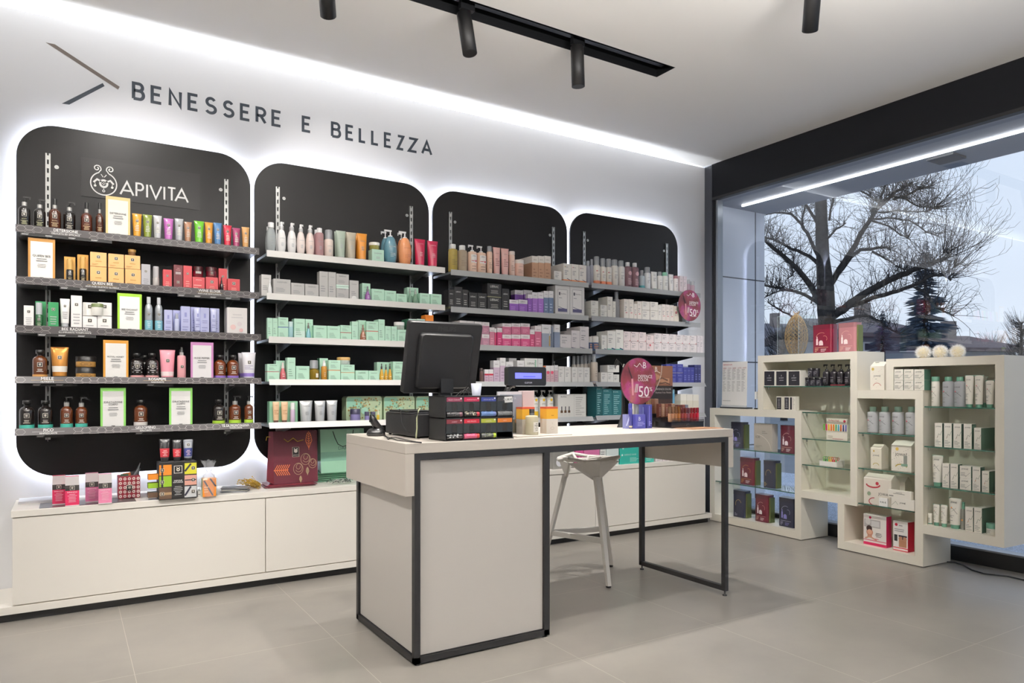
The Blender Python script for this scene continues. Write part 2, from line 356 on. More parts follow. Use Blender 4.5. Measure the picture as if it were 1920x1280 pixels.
LT = [('B', 565, 622), ('E', 645, 698), ('N', 722, 780), ('E', 803, 853), ('S', 877, 930), ('S', 953, 1005), ('E', 1028, 1075), ('R', 1095, 1143), ('E', 1163, 1208), ('E', 1293, 1335), ('B', 1418, 1462), ('E', 1480, 1518), ('L', 1537, 1570), ('L', 1590, 1625), ('E', 1645, 1680), ('Z', 1700, 1733), ('Z', 1748, 1790), ('A', 1805, 1853)]
st = .0185
for ch, a, b_ in LT:
    xa, xb = sx_(a) + st / 2, sx_(b_) - st / 2; mb = MB()
    for pi_, pl in enumerate(GL[ch]):
        P2 = [(xa + (xb - xa) * u, ZB + st / 2 + (ZT - ZB - st) * v) for u, v in pl]; ribbon(mb, P2, st, wsurf, .001 + .0008 * pi_, SIGNM)
    mb.build('letter', sg, fix=False).matrix_parent_inverse = Matrix.Translation((-2, -WY, -2.95))
ch = empty('wall_emblem', (0, WY, 3)); tag(ch, 'arrow-like wall mark of one taupe and one dark bar', 'sign')
for nm, m, pts in (('taupe_bar', TAUPE, [(86, 79.7), (102.8, 83.2), (224.4, 162.8), (221.4, 168)]), ('dark_bar', SIGNM, [(116, 194.3), (130, 196), (196, 161.5), (192.5, 155.8)])):
    q = [on_y(x, y, WY) for x, y in pts]; MB().prism([(p.x, p.z) for p in q], 'y', WY - .002, WY, m).build(nm, ch).matrix_parent_inverse = Matrix.Translation((0, -WY, -3))
# ================================================================ black back-lit panels, uprights, shelves
PY, PX = 4.87, [(-.241, 1.022), (1.046, 2.308), (2.337, 3.594), (3.625, 4.884)]
UPX = [(-.091, .87), (1.194, 2.159), (2.483, 3.445), (3.768, 4.737)]
PZ0, PZ1 = .709, 2.722
PANELM = M('161516', .38, 'semi'); STEEL = M('b9bab8', .38, 'metal')
BAYN = ['first', 'second', 'third', 'fourth']
def holed(mb, x, z0, z1, y, m):
    "slotted upright: two flanges joined by webs between the slots"
    mb.box(x - .0125, x - .0045, y - .012, y, z0, z1, m).box(x + .0045, x + .0125, y - .012, y, z0, z1, m)
    z = z0
    while z < z1:
        mb.box(x - .0045, x + .0045, y - .010, y, z, min(z + .024, z1), m); z += .05
for i, (a, b_) in enumerate(PX):
    p = MB().prism(rrect(a, b_, PZ0, PZ1, .2, 12), 'y', PY, PY + .018, PANELM).build('wall_panel')
    tag(p, 'black rounded back-lit wall panel, %s counted from the sign emblem' % BAYN[i], 'panel', 'black back-lit wall panels')
    led = MB(); e = .045
    led.prism(rrect(a + e, b_ - e, PZ0 + e, PZ1 - e, .16, 8) , 'y', PY + .03, PY + .034, M('bcbcbc', .6)).build('backing_frame', p)
    L = M('eef3ff', .5, 'emit', 30.0)
    q = MB(); t = .010; O_, I_ = rrect(a + e - t, b_ - e + t, PZ0 + e - t, PZ1 - e + t, .165, 10), rrect(a + e - .001, b_ - e + .001, PZ0 + e - .001, PZ1 - e + .001, .16, 10)
    q.loft([[(x, PY + .034, z) for x, z in I_], [(x, PY + .022, z) for x, z in I_], [(x, PY + .022, z) for x, z in O_], [(x, PY + .034, z) for x, z in O_]], L, False, False)
    q.build('led_strip', p)
    for k, x in enumerate(UPX[i]):
        u = MB(); holed(u, x, .92, 2.556, PY, STEEL)
        u = u.build('slotted_upright'); tag(u, 'slotted steel upright on the %s black panel, %s' % (BAYN[i], ['nearer the emblem', 'nearer the window'][k]), 'shelf upright', 'slotted uprights')
        sgn = 1 if k == 0 else -1; xs = x + sgn * (.042 if k == 0 else .032)
        s = MB().prism([(xs + .011 * math.cos(t_), 2.485 + .011 * math.sin(t_)) for t_ in [j * math.pi / 7 for j in range(14)]], 'y', PY - .006, PY, STEEL)
        s.box(xs - .006, xs + .006, PY - .0068, PY - .006, 2.4842, 2.4858, BLACK).build('mounting_screw', p)
# honeycomb rail material
def honey_mat():
    m = bpy.data.materials.new('honeycomb_print'); m.use_nodes = True; N, K = m.node_tree.nodes, m.node_tree.links; b = N['Principled BSDF']
    b.inputs['Base Color'].default_value = (*lin('4b4748'), 1); b.inputs['Roughness'].default_value = .35
    return m
HONEY = honey_mat(); HLINE = M('a5a09f', .5)
SH = {0: [2.078, 1.805, 1.544, 1.276, 1.004], 1: [2.072, 1.806, 1.533, 1.269, 1.002], 2: [2.064, 1.798, 1.528, 1.261, .986], 3: [2.066, 1.799, 1.528, 1.261, .990]}
SX = [(-.229, 1.008), (1.054, 2.287), (2.334, 3.58), (3.612, 4.858)]
RAILM = [HONEY, M('eceae6', .4), M('a9abac', .4), M('9b9da0', .4)]
SHELFM = [M('6d6d6e', .35, 'satin'), M('a8b0ac', .3, 'satin'), M('8c8e90', .35, 'satin'), M('8c8e90', .35, 'satin')]
LEVN = ['top', 'second', 'third', 'fourth', 'lowest']; BAYW = ['honeycomb', 'white', 'inner grey', 'window-side grey']
HTXT = {0: [(123.5, 'DETERSIONE', 'DELICATA ED EFFICACE')], 1: [(192, 'QUEEN BEE', 'ANTI-AGE OLISTICO GLOBALE'), (393, 'WINE ELIXIR', 'ANTI-AGE RIMPOLPANTE')], 2: [(141, 'BEE RADIANT', 'ILLUMINANTE TONIFICANTE')],
        3: [(89, 'MIELE', 'NUTRIENTE'), (295, 'ROSAPEPE', 'RASSODANTE')], 4: [(91, 'FICO', 'RINFRESCANTE'), (273, 'GELSOMINO', 'IDRATANTE'), (441, 'T\u00c8 DI MONTAGNA', 'TONIFICANTE')]}
TAGS = {0: [(38, 210)], 1: [(112, 218), (333, 450)], 2: [(70, 180)], 3: [(60, 145), (275, 325), (428, 462)], 4: [(67, 120), (253, 300), (420, 460)]}
SURF = {}
for b in range(4):
    for l in range(5):
        zt = SH[b][l]; Yf = 4.56 if l < 2 else 4.51; x0, x1 = SX[b]; hr = .040 if l < 3 else .036
        SURF[b, l] = (zt - .014, Yf)
        s = empty('wall_shelf', ((x0 + x1) / 2, Yf, zt - .03)); lb = {0: 'black shelf with honeycomb price rail', 1: 'shelf with white front rail', 2: 'shelf with grey front rail', 3: 'shelf with grey front rail'}[b]
        tag(s, '%s, %s level of the %s panel' % (lb, LEVN[l], BAYN[b]), 'shelf', BAYW[b] + ' wall shelves')
        inv = Matrix.Translation((-(x0 + x1) / 2, -Yf, -(zt - .03)))
        MB().box(x0 + .004, x1 - .004, Yf + .006, PY - .013, zt - .030, zt - .014, SHELFM[b]).build('board', s).matrix_parent_inverse = inv
        r = MB(); sl_ = .010 if l < 3 else .022
        r.prism([(Yf, zt), (Yf + .004, zt), (Yf - (sl_ if l > 2 else 0) + .004, zt - hr), (Yf - (sl_ if l > 2 else 0), zt - hr)], 'x', x0, x1, RAILM[b])
        def rs(x, z, Yf=Yf, zt=zt, hr=hr, k=(sl_ if l > 2 else 0)): return Yf - k * (zt - z) / hr
        if b == 0:
            hx = .0245; n = int((x1 - x0) / (hx * 1.5))
            labs = [on_y(t_[0], 725, Yf).x for t_ in HTXT[l]]
            for i in range(n):
                cx = x0 + hx * 1.5 * i + hx
                if any(abs(cx - q) < .10 for q in labs): continue
                for k in (0, 1):
                    cz = zt - hr * (.27 if (i % 2) ^ k else .5 + .5 * k)
                    pts = [(cx + hx * .92 * math.cos(math.radians(60 * j)), min(zt - .001, max(zt - hr + .001, cz + hx * .62 * math.sin(math.radians(60 * j))))) for j in range(7)]
                    if k == 0 or i % 2: ribbon(r, pts, .0013, rs, .0006, HLINE)
            for (px_, a_, b2), lx in zip(HTXT[l], labs):
                art(r, [('t', a_, .5, .70, .062 * len(a_), WHITE, 1), ('r', .1, .9, .44, .47, 'c2a36a' if l in (1, 3) else 'd9d9d9'), ('t', b2, .5, .24, .036 * len(b2), WHITE)], lx - .09, lx + .09, zt - hr, zt, rs)
            for a_, c_ in TAGS[l]:
                xa, xb = on_y(a_, 725, Yf).x, on_y(c_, 725, Yf).x; r.box(xa, xb, Yf + .002, Yf + .004, zt - hr - .016, zt - hr, BLACK)
                k = max(1, int((xb - xa) / .085))
                for j in range(k): art(r, [('n', .1, .9, .15, .85, 2, WHITE)], xa + (xb - xa) * j / k, xa + (xb - xa) * j / k + .05, zt - hr - .014, zt - hr - .002, lambda x, z, Yf=Yf: Yf + .002)
        r.build('price_rail', s).matrix_parent_inverse = inv
        for x in UPX[b]:
            MB().prism([(PY - .012, zt - .03), (PY - .012, zt - .095), (PY - .06, zt - .085), (Yf + .03, zt - .045), (Yf + .03, zt - .03)], 'x', x - .0015, x + .0015, STEEL).build('bracket', s).matrix_parent_inverse = inv
# brand board on the first panel
bo = [on_y(x, y, PY - .004) for x, y in ((153, 294), (375.5, 326.5), (375, 395), (152, 366))]
zb0, zb1 = (bo[2].z + bo[3].z) / 2, (bo[0].z + bo[1].z) / 2; xb0, xb1 = bo[3].x, bo[1].x
br = MB().box(xb0, xb1, PY - .004, PY - .0005, zb0, zb1, M('1d1c1d', .34, 'semi')); tag(br.build('brand_board'), 'dark glossy board with white brand lettering and bee emblem', 'sign'); brd = bpy.data.objects['brand_board']
def bsurf(x, z): return PY - .004
q = MB(); lc = on_y(194.5, 340.5, PY - .004); R = .067
q_ = [(lc.x + R * math.cos(math.radians(a)) * 1.0, lc.z - .012 + R * math.sin(math.radians(a))) for a in range(112, 429, 9)]
ribbon(q, q_, .0065, bsurf, .0008, WHITE)
for sgn in (-1, 1):
    P0 = (lc.x + sgn * R * math.cos(math.radians(68)), lc.z - .012 + R * math.sin(math.radians(68)))
    c0 = (lc.x + sgn * .034, lc.z + .075)
    sp_ = [P0, (P0[0] - sgn * .004, P0[1] + .008), (c0[0] - sgn * .02, c0[1] - .008)] + [(c0[0] - sgn * (.020 - .0045 * k / 4) * math.cos(math.radians(k * 32)), c0[1] + (.020 - .0045 * k / 4) * math.sin(math.radians(k * 32))) for k in range(0, 15)]
    ribbon(q, sp_, .0055, bsurf, .0008, WHITE)
    ribbon(q, [(lc.x + sgn * .012, lc.z - .002), (lc.x + sgn * .034, lc.z + .010), (lc.x + sgn * .052, lc.z - .010)], .010, bsurf, .0008, WHITE)
    ribbon(q, [(lc.x + sgn * .044, lc.z - .012), (lc.x + sgn * .044, lc.z - .024)], .003, bsurf, .0008, WHITE)
    disc(q, lc.x + sgn * .044, lc.z - .029, .007, .007, bsurf, .0008, WHITE)
    ribbon(q, [(lc.x + sgn * .003, lc.z + .026), (lc.x + sgn * .014, lc.z + .042)], .004, bsurf, .0008, WHITE)
disc(q, lc.x, lc.z - .012, .024, .026, bsurf, .0008, WHITE, 20); disc(q, lc.x, lc.z - .012, .013, .014, bsurf, .0012, BLACK, 14)
for dx, dz in ((0, .006), (0, -.006), (.006, 0), (-.006, 0)): disc(q, lc.x + dx, lc.z - .012 + dz, .003, .003, bsurf, .0016, WHITE, 8)
ribbon(q, [(lc.x, lc.z - .038), (lc.x, lc.z - .048)], .003, bsurf, .0008, WHITE); disc(q, lc.x, lc.z - .055, .008, .008, bsurf, .0008, WHITE); disc(q, lc.x, lc.z - .055, .004, .004, bsurf, .0012, BLACK)
AG = {'A': [[(0, 0), (.5, 1), (1, 0)], [(.22, .32), (.78, .32)]], 'P': [[(0, 0), (0, 1), (.5, 1)] + Cc(.5, .74, .45, .26, 90, -90) + [(.05, .48)]], 'I': [[(.5, 0), (.5, 1)]], 'V': [[(0, 1), (.5, 0), (1, 1)]], 'T': [[(0, 1), (1, 1)], [(.5, 1), (.5, 0)]]}
zc = lc.z - .022; LH = .078
for chx, xa, xb in zip('APIVITA', (618, 868, 1032, 1085, 1300, 1362, 1478), (852, 1008, 1068, 1288, 1340, 1508, 1703)):
    xa = on_y(150 + xa / 8.348, 350, PY - .004).x + .005; xb = on_y(150 + xb / 8.348, 350, PY - .004).x - .005
    for pi_, pl in enumerate(AG[chx]): ribbon(q, [(xa + u * (xb - xa), zc - LH / 2 + v * LH) for u, v in pl], .0105, bsurf, .0008 + .0006 * pi_, WHITE)
q.build('lettering', brd, fix=False)
# ================================================================ low cabinets, plinth and top
CABM = M('e6e2da', .38); CX = [-.241, 1.033, 2.32, 3.605, 4.86]; CY = 4.5
for i in range(4):
    cbt = MB().box(CX[i] + .0015, CX[i + 1] - .0015, CY + .022, WY - .002, .085, .543, CABM).build('low_cabinet'); tag(cbt, 'white low cabinet under the %s black panel' % BAYN[i], 'cabinet', 'white low cabinets')
    MB().bbox(CX[i] + .002, CX[i + 1] - .002, CY, CY + .02, .088, .539, CABM).build('door', cbt)
tag(MB().bbox(CX[0] - .004, CX[4] + .01, CY - .004, WY - .001, .5435, .579, CABM).build('worktop'), 'continuous white top over the low cabinets', 'worktop')
pl = MB().box(-3.0, 4.935, CY - .004, WY - .002, .045, .083, CABM).box(-2.98, 4.92, CY + .03, WY - .01, 0, .045, FRAMEB).build('plinth'); tag(pl, 'long white plinth board with dark recess under the cabinets', 'plinth')
# ================================================================ interlocking white display units by the window
LACQ = M('e4dfd2', .35)
def unit(label, s0, s1, z0, z1, boards, shelves, back=True, dep=.325):
    "boards: (s0,s1,z0,z1) fronts pushed back through the depth; shelves: (s0,s1,z)"
    o = UNITP.pt(s0, 0, z0); e = empty('display_unit', o, UANG); tag(e, label, 'display cabinet', 'interlocking white display units')
    f = MB()
    for a, b, c, d in boards: f.box(a - s0, b - s0, 0, dep, c - z0, d - z0, LACQ)
    f.build('carcass', e)
    if back:
        for (a, b, c, d) in back: MB().box(a - s0, b - s0, dep - .02, dep - .004, c - z0, d - z0, LACQ).build('back_panel', e)
    for a, b, z in shelves:
        g = MB().box(a - s0 + .004, b - s0 - .003, .012, dep - .03, z - z0 - .008, z - z0, SHELFGLASS).box(a - s0 + .004, b - s0 - .003, .006, .012, z - z0 - .008, z - z0, GREENEDGE).build('glass_shelf', e)
        for k in (a - s0, b - s0 - .02):
            MB().box(k, k + .02, .05, .065, z - z0 - .012, z - z0 - .008, STEEL).lathe([(.006, z - z0 - .03), (.006, z - z0 - .008)], STEEL, k + .01, .057, n=8).build('shelf_support', g)
    MB().box(.01, s1 - s0 - .01, .01, dep - .02, -.004, 0, FRAMEB).build('shadow_gap_foot', e) if z0 < .01 else None
    return e
unit('low open white display unit touching the front wall corner', .004, .995, .006, 1.03, [(.004, .064, .006, 1.03), (.935, .995, .006, 1.03), (.064, .935, .97, 1.03), (.064, .935, .006, .07)], [(.064, .935, .679), (.064, .935, .371)], [])
unit('raised white display unit straddling the low open one, black jars inside', .56, 1.483, .344, 1.485, [(.56, .616, 1.0305, 1.485), (1.428, 1.483, .344, 1.485), (.616, 1.428, 1.428, 1.485), (.9955, 1.428, .344, .40)], [(.616, 1.428, 1.228), (.9955, 1.428, 1.023), (.9955, 1.428, .815), (.9955, 1.428, .609)], [(.616, 1.428, 1.0305, 1.428), (.9955, 1.428, .40, 1.0305)])
unit('narrow white floor display unit with clear bottles and boxed devices', 1.322, 1.972, .006, 1.198, [(1.322, 1.378, .006, .343), (1.916, 1.972, .006, 1.198), (1.484, 1.916, 1.138, 1.198), (1.378, 1.916, .006, .066)], [(1.484, 1.916, .888), (1.484, 1.916, .629), (1.484, 1.916, .371)], [(1.484, 1.916, .343, 1.138), (1.378, 1.916, .066, .343)])
unit('largest raised white display unit with green-capped tubes and cartons', 1.708, 2.474, .232, 1.418, [(1.708, 1.763, 1.199, 1.418), (2.422, 2.474, .232, 1.418), (1.763, 2.422, 1.362, 1.418), (1.973, 2.422, .232, .29)], [(1.973, 2.422, 1.091), (1.973, 2.422, .823), (1.973, 2.422, .557)], [(1.763, 2.422, 1.199, 1.362), (1.973, 2.422, .29, 1.199)])
# ================================================================ the counter
DX0, DX1, DY0, DY1, DZ = 1.245, 3.324, 2.864, 3.634, .975
DSKM = M('c9c1b7', .42); CABP = M('c7c2bc', .4); TUBE = M('1a1a1c', .45)
dk = empty('counter_desk', ((DX0 + DX1) / 2, (DY0 + DY1) / 2, 0)); tag(dk, 'pale grey counter with black tube frame and closed cabinet end', 'counter')
DI = Matrix.Translation((-(DX0 + DX1) / 2, -(DY0 + DY1) / 2, 0))
def dpart(mb, n, par=dk):
    o = mb.build(n, par)
    if par is dk: o.matrix_parent_inverse = DI
    return o
t_ = MB().bbox(DX0, DX1, DY0, DY1, .929, DZ, DSKM, .0015); dpart(t_, 'worktop')
dpart(MB().box(DX0, DX0 + .042, DY0, DY1, .745, .9288, DSKM), 'end_fascia'); dpart(MB().box(DX1 - .042, DX1, DY0, DY1, .75, .9288, DSKM), 'end_fascia')
fr = .028; xl, xm, xr, yb = 1.2875, 1.975, 3.281, 3.60
zf = .008
fm = MB()
fm.box(xl, xr, DY0 - .001, DY0 + fr, .900, .9285, TUBE).box(xl, xl + fr, DY0 - .001, DY0 + fr, zf, .9, TUBE).box(xl, xm + fr, DY0 - .001, DY0 + fr, zf, zf + fr, TUBE).box(xm, xm + fr + .004, DY0 - .001, DY0 + fr, zf, .9, TUBE)
fm.box(xr - fr, xr, DY0 - .001, DY0 + fr, .03, .9, TUBE).box(xr - fr, xr, DY0 + fr, yb, .03, .03 + fr, TUBE).box(xr - fr, xr, yb - fr, yb, .03, .9285, TUBE)
fm.box(xl, xl + fr, DY0 + fr, yb, zf, zf + fr, TUBE).box(xl, xl + fr, yb - fr, yb, zf, .9285, TUBE).box(xl + fr, xr - fr, yb - fr, yb, .9, .9285, TUBE).box(xm, xm + fr, yb - fr, yb, zf, .9, TUBE).box(xl + fr, xm, yb - fr, yb, zf, zf + fr, TUBE).box(xl, xl + fr, DY0 + fr, yb - fr, .9, .9285, TUBE)
dpart(fm, 'tube_frame')
for x, y, h in ((xr - fr / 2, DY0 + .014, .03), (xr - fr / 2, yb - .014, .03), (xl + .02, DY0 + .014, .008), (xm + .01, DY0 + .014, .008), (xl + .02, yb - .014, .008)):
    dpart(MB().lathe([(.013, 0), (.014, .006), (.005, .009), (.005, h)] if h > .01 else [(.013, 0), (.013, h)], TUBE, x, y, n=14), 'foot')
cb = MB().box(xl + fr + .004, xm - .003, DY0 + .032, yb - fr - .004, .05, .899, CABP); cb = dpart(cb, 'cabinet_body')
dpart(MB().box(xl + fr + .002, xm - .002, DY0 + .012, DY0 + .028, .040, .897, CABP), 'front_panel'); dpart(MB().box(xl + .012, xl + .026, DY0 + .032, yb - fr - .002, .040, .897, CABP), 'side_panel')
# ================================================================ faceted white stool
STM = M('dedad4', .4)
F1, F2 = Vector(on_z(1141, 1101)), Vector(on_z(1145, 1062)); mid = (F1 + F2) / 2; dv = F2 - F1; hgt = Vector((-dv.y, dv.x, 0)).normalized() * dv.length * .866; F3 = mid + hgt
cen = (F1 + F2 + F3) / 3; SH_ = .775
st_ = empty('bar_stool', (cen.x, cen.y, 0)); tag(st_, 'white faceted tripod bar stool with openwork seat behind the counter', 'stool')
SI = Matrix.Translation((-cen.x, -cen.y, 0))
def spart(mb, n):
    o = mb.build(n, st_); o.matrix_parent_inverse = SI; return o
feet = [F1, F2, F3]; ang = [math.atan2(f.y - cen.y, f.x - cen.x) for f in feet]
def pol(a, r, z): return Vector((cen.x + r * math.cos(a), cen.y + r * math.sin(a), z))
tops = []
for f, a in zip(feet, ang):
    top = pol(a, .135, .655); tops.append(top); u = Vector((-math.sin(a), math.cos(a), 0)); o_ = Vector((math.cos(a), math.sin(a), 0))
    rings = []
    for p, w_ in ((Vector((f.x, f.y, .012)), .019), (Vector((f.x, f.y, .012)) * .5 + top * .5, .022), (top, .024)):
        rings.append([tuple(p - u * w_), tuple(p - u * w_ * .6 + o_ * w_ * .9), tuple(p + u * w_ * .6 + o_ * w_ * .9), tuple(p + u * w_), tuple(p - o_ * w_ * .6)])
    l_ = MB().loft(rings, STM, True, False); l_ = spart(l_, 'leg'); MB().lathe([(.016, 0), (.017, .013)], BLACK, 0, 0, n=10).build('glide', l_, (f.x, f.y, 0))
def at_h(i, z):
    k = z / .655; return Vector((feet[i].x, feet[i].y, 0)) * (1 - k) + Vector((tops[i].x, tops[i].y, 0)) * k + Vector((0, 0, z))
for i, j in ((0, 2), (0, 1), (1, 2)):
    p, q2 = at_h(i, .27 if (i, j) != (0, 1) else .27), at_h(j, .27); d_ = (q2 - p).normalized(); n_ = Vector((-d_.y, d_.x, 0))
    MBx = MB().loft([[tuple(r_ + n_ * .013 + Vector((0, 0, h))) if k < 2 else tuple(r_ - n_ * .013 + Vector((0, 0, h))) for k, h in enumerate((-.016, .016, .016, -.016))] for r_ in (p, q2)], STM, True, False); spart(MBx, 'footrest')
# seat shell: leg gussets, rim and web of struts
rimr, seat = .20, []
rim = [pol(ang[0] + math.radians(30 * k), rimr * (1.0 if k % 4 else .93) * (1.04 if k % 4 == 2 else 1), SH_ - .02 + (.018 if k % 4 == 2 else 0)) for k in range(12)]
g_ = MB()
for i in range(3):
    a, b_, c_ = rim[(4 * i - 2) % 12] if True else 0, rim[4 * i % 12], rim[(4 * i + 2) % 12]
    lo = tops[i] + Vector((0, 0, -.02)); out = Vector((math.cos(ang[i]), math.sin(ang[i]), 0))
    P_ = [rim[(4 * i - 1) % 12], rim[4 * i], rim[(4 * i + 1) % 12], lo + out * .012]
    u = Vector((-math.sin(ang[i]), math.cos(ang[i]), 0))
    tri = [rim[(4 * i - 2) % 12] - Vector((0, 0, .03)), rim[4 * i] , rim[(4 * i + 2) % 12] - Vector((0, 0, .03)), lo + u * .022, lo - u * .022]
    inn = [v - out * .012 for v in tri]
    g_.loft([[tuple(v) for v in tri], [tuple(v) for v in inn]], STM, True, False)
spart(g_, 'seat_gusset')
w_ = MB(); ctr = Vector((cen.x, cen.y, SH_ - .035)); inr = [pol(ang[0] + math.radians(60 * k + 30), .075, SH_ - .03) for k in range(6)]
for k in range(12): w_.tube([rim[k], rim[(k + 1) % 12]], .011, STM, 5)
for k in range(6):
    w_.tube([ctr, inr[k]], .0095, STM, 5); w_.tube([inr[k], rim[(2 * k) % 12]], .009, STM, 5); w_.tube([inr[k], rim[(2 * k + 1) % 12]], .009, STM, 5)
    if k % 2 == 0: w_.tube([inr[k], inr[(k + 1) % 6]], .009, STM, 5)
    if k % 3 == 0: w_.tube([inr[k], rim[(2 * k + 2) % 12]], .009, STM, 5)
spart(w_, 'seat_web')
# ================================================================ outside the window
def far(x, y, b):
    r = ray(x, y); return Vector((r[0] * b, r[1] * b, CAMH + r[2] * b))
BARK = M('33302f', .9, 'bark'); TWIG = M('2c2b2d', .9)
B0 = 14.0
tr0 = far(1545, 725, B0); tr_ = empty('plane_tree', (tr0.x, tr0.y, -.02)); tag(tr_, 'large bare pollarded plane tree in the street outside', 'tree'); TI = Matrix.Translation((-tr0.x, -tr0.y, .02))
def tp(X, Y, b=B0): return far(1400 + X / 3.556, 300 + Y / 3.556, b)
K_ = 1 / 3.556 / F_PX * B0 / 2
tk = MB(); pts = [Vector((tr0.x, tr0.y, -.02))] + [tp(*q) for q in ((540, 1180), (530, 1000), (525, 850), (508, 650), (500, 450), (495, 250), (485, 50), (500, -150))]
tk.tube(pts, [70 * K_ * 1.1] + [K_ * v for v in (112, 115, 110, 84, 80, 76, 60, 30)], BARK, 10)
o = tk.build('trunk', tr_); o.matrix_parent_inverse = TI
LIMB = [([(560, 830), (650, 680), (760, 500), (860, 330), (1000, 210), (1100, 150)], 44, 14, 0), ([(610, 760), (700, 640), (760, 600), (850, 590), (940, 582), (960, 600)], 32, 13, .8),
 ([(840, 610), (930, 660), (1020, 720), (1100, 740)], 16, 8, 1.0), ([(560, 1040), (640, 1000), (720, 930), (850, 850), (1000, 780), (1100, 735), (1230, 690), (1330, 650)], 58, 26, -1.0),
 ([(600, 1000), (760, 950), (880, 905), (1010, 875), (1130, 830), (1250, 765), (1310, 768), (1360, 800)], 34, 12, -1.6), ([(1130, 850), (1200, 890), (1250, 960), (1290, 1000), (1380, 1040)], 20, 8, -2.0),
 ([(580, 1080), (700, 1050), (800, 1035), (880, 1070), (940, 1120), (1020, 1160)], 26, 8, -1.2), ([(520, 980), (430, 850), (350, 740), (250, 640), (150, 560), (90, 520)], 46, 16, -.8),
 ([(500, 720), (420, 640), (300, 590), (180, 530), (80, 510)], 28, 12, .8), ([(490, 660), (410, 500), (370, 430), (300, 360), (220, 350), (130, 360)], 26, 9, 1.2), ([(370, 430), (390, 290), (385, 150)], 16, 7, 1.2),
 ([(480, 430), (440, 370), (390, 290), (340, 200)], 26, 10, .4), ([(490, 960), (400, 900), (300, 870), (200, 850), (100, 835)], 26, 10, -.5), ([(350, 880), (270, 865), (200, 880), (110, 920)], 14, 7, -.7),
 ([(500, 1150), (430, 1120), (330, 1060), (240, 1010), (140, 945)], 24, 8, .5), ([(900, 290), (960, 240), (1060, 260), (1150, 310), (1250, 318)], 16, 7, .5), ([(880, 350), (1000, 340), (1190, 345), (1250, 320)], 13, 7, .2),
 ([(815, 400), (950, 440), (1030, 500), (1090, 530)], 13, 6, -.4), ([(810, 395), (930, 385), (1080, 400), (1200, 480), (1270, 505)], 14, 6, .9), ([(985, 262), (1060, 240), (1140, 195), (1250, 165)], 20, 8, .2),
 ([(940, 230), (860, 320), (830, 350)], 8, 5, .3), ([(870, 330), (900, 230), (930, 160), (940, 60)], 18, 8, .9), ([(520, 540), (600, 460), (660, 420)], 16, 8, -.9), ([(550, 400), (570, 300), (590, 200)], 16, 8, -.5), ([(750, 200), (820, 240), (880, 290)], 12, 6, .6),
 ([(430, 950), (450, 870), (440, 830)], 12, 6, .2), ([(250, 640), (300, 700), (310, 770), (270, 790)], 14, 8, -1.2), ([(660, 690), (730, 620)], 20, 10, .5)]
rt = random.Random(5); br_ = MB(); tw_ = MB()
for pts, w0, w1, dz in LIMB:
    n = len(pts); P = [tp(x, y, B0 + dz * (i / (n - 1))) for i, (x, y) in enumerate(pts)]
    Q = []
    for i in range(n - 1): # smooth and roughen
        for k in range(3): Q.append(P[i].lerp(P[i + 1], k / 3) + Vector([rt.uniform(-1, 1) * .012 for _ in range(3)]))
    Q.append(P[-1]); m_ = len(Q)
    br_.tube(Q, [K_ * (w0 + (w1 - w0) * i / (m_ - 1)) for i in range(m_)], BARK, 7)
    # thin shoots spring from knuckles along the limb
    L = sum(math.hypot(a[0] - c[0], a[1] - c[1]) for a, c in zip(pts, pts[1:]))
    right = pts[-1][0] > 1050
    for s_ in range(int(L / (6.5 if right else 7.5))):
        t = rt.random() ** .6; k = t * (n - 1); i = min(int(k), n - 2); f = k - i
        x = pts[i][0] + (pts[i + 1][0] - pts[i][0]) * f; y = pts[i][1] + (pts[i + 1][1] - pts[i][1]) * f; b_ = B0 + dz * t
        base = rt.gauss(90, 55) if not right else rt.gauss(62, 48)
        ln = rt.uniform(60, 230) * (1.25 if right else 1)
        a = math.radians(base); cur = rt.uniform(-.5, .5); pp = [tp(x, y, b_)]; bb = b_
        for q in range(5):
            a += cur * .25; x += math.cos(a) * ln / 5; y -= math.sin(a) * ln / 5; bb += rt.uniform(-.12, .12)
            pp.append(tp(x, y, bb))
            if q in (1, 2, 3) and rt.random() < .6:
                a2 = a + rt.choice((-1, 1)) * rt.uniform(.4, 1.0); l2 = ln * rt.uniform(.2, .45)
                tw_.tube([tp(x, y, bb), tp(x + math.cos(a2) * l2 * .5, y - math.sin(a2) * l2 * .5, bb + .05), tp(x + math.cos(a2 + cur) * l2, y - math.sin(a2 + cur) * l2, bb + .1)], [.0036, .0028, .0018], TWIG, 3, False)
        tw_.tube(pp, [.0062, .0056, .005, .004, .003, .002], TWIG, 3, False)
for s_ in range(70): # the long arching rods on the street side
    x, y = rt.choice(((1330, 655), (1350, 790), (1250, 330), (1310, 620), (1380, 720))); a = math.radians(rt.uniform(5, 95)); ln = rt.uniform(250, 520); cur = rt.uniform(.0, .55); pp = [tp(x, y)]; bb = B0 - 1
    for q in range(7):
        x += math.cos(a) * ln / 7; y -= math.sin(a) * ln / 7; a += cur * .2; pp.append(tp(x, y, bb)); bb += .05
        if q > 1 and rt.random() < .5:
            a2 = a + rt.choice((-1, 1)) * .5; tw_.tube([tp(x, y, bb), tp(x + math.cos(a2) * 60, y - math.sin(a2) * 60, bb), tp(x + math.cos(a2 + .3) * 110, y - math.sin(a2 + .3) * 110, bb)], [.0035, .0028, .0018], TWIG, 3, False)
    tw_.tube(pp, [.0068, .006, .0055, .005, .0045, .0035, .003, .002], TWIG, 3, False)
o = br_.build('branch_framework', tr_, fix=False); o.matrix_parent_inverse = TI
o = tw_.build('twigs', tr_, fix=False); o.matrix_parent_inverse = TI; o['kind'] = 'stuff'
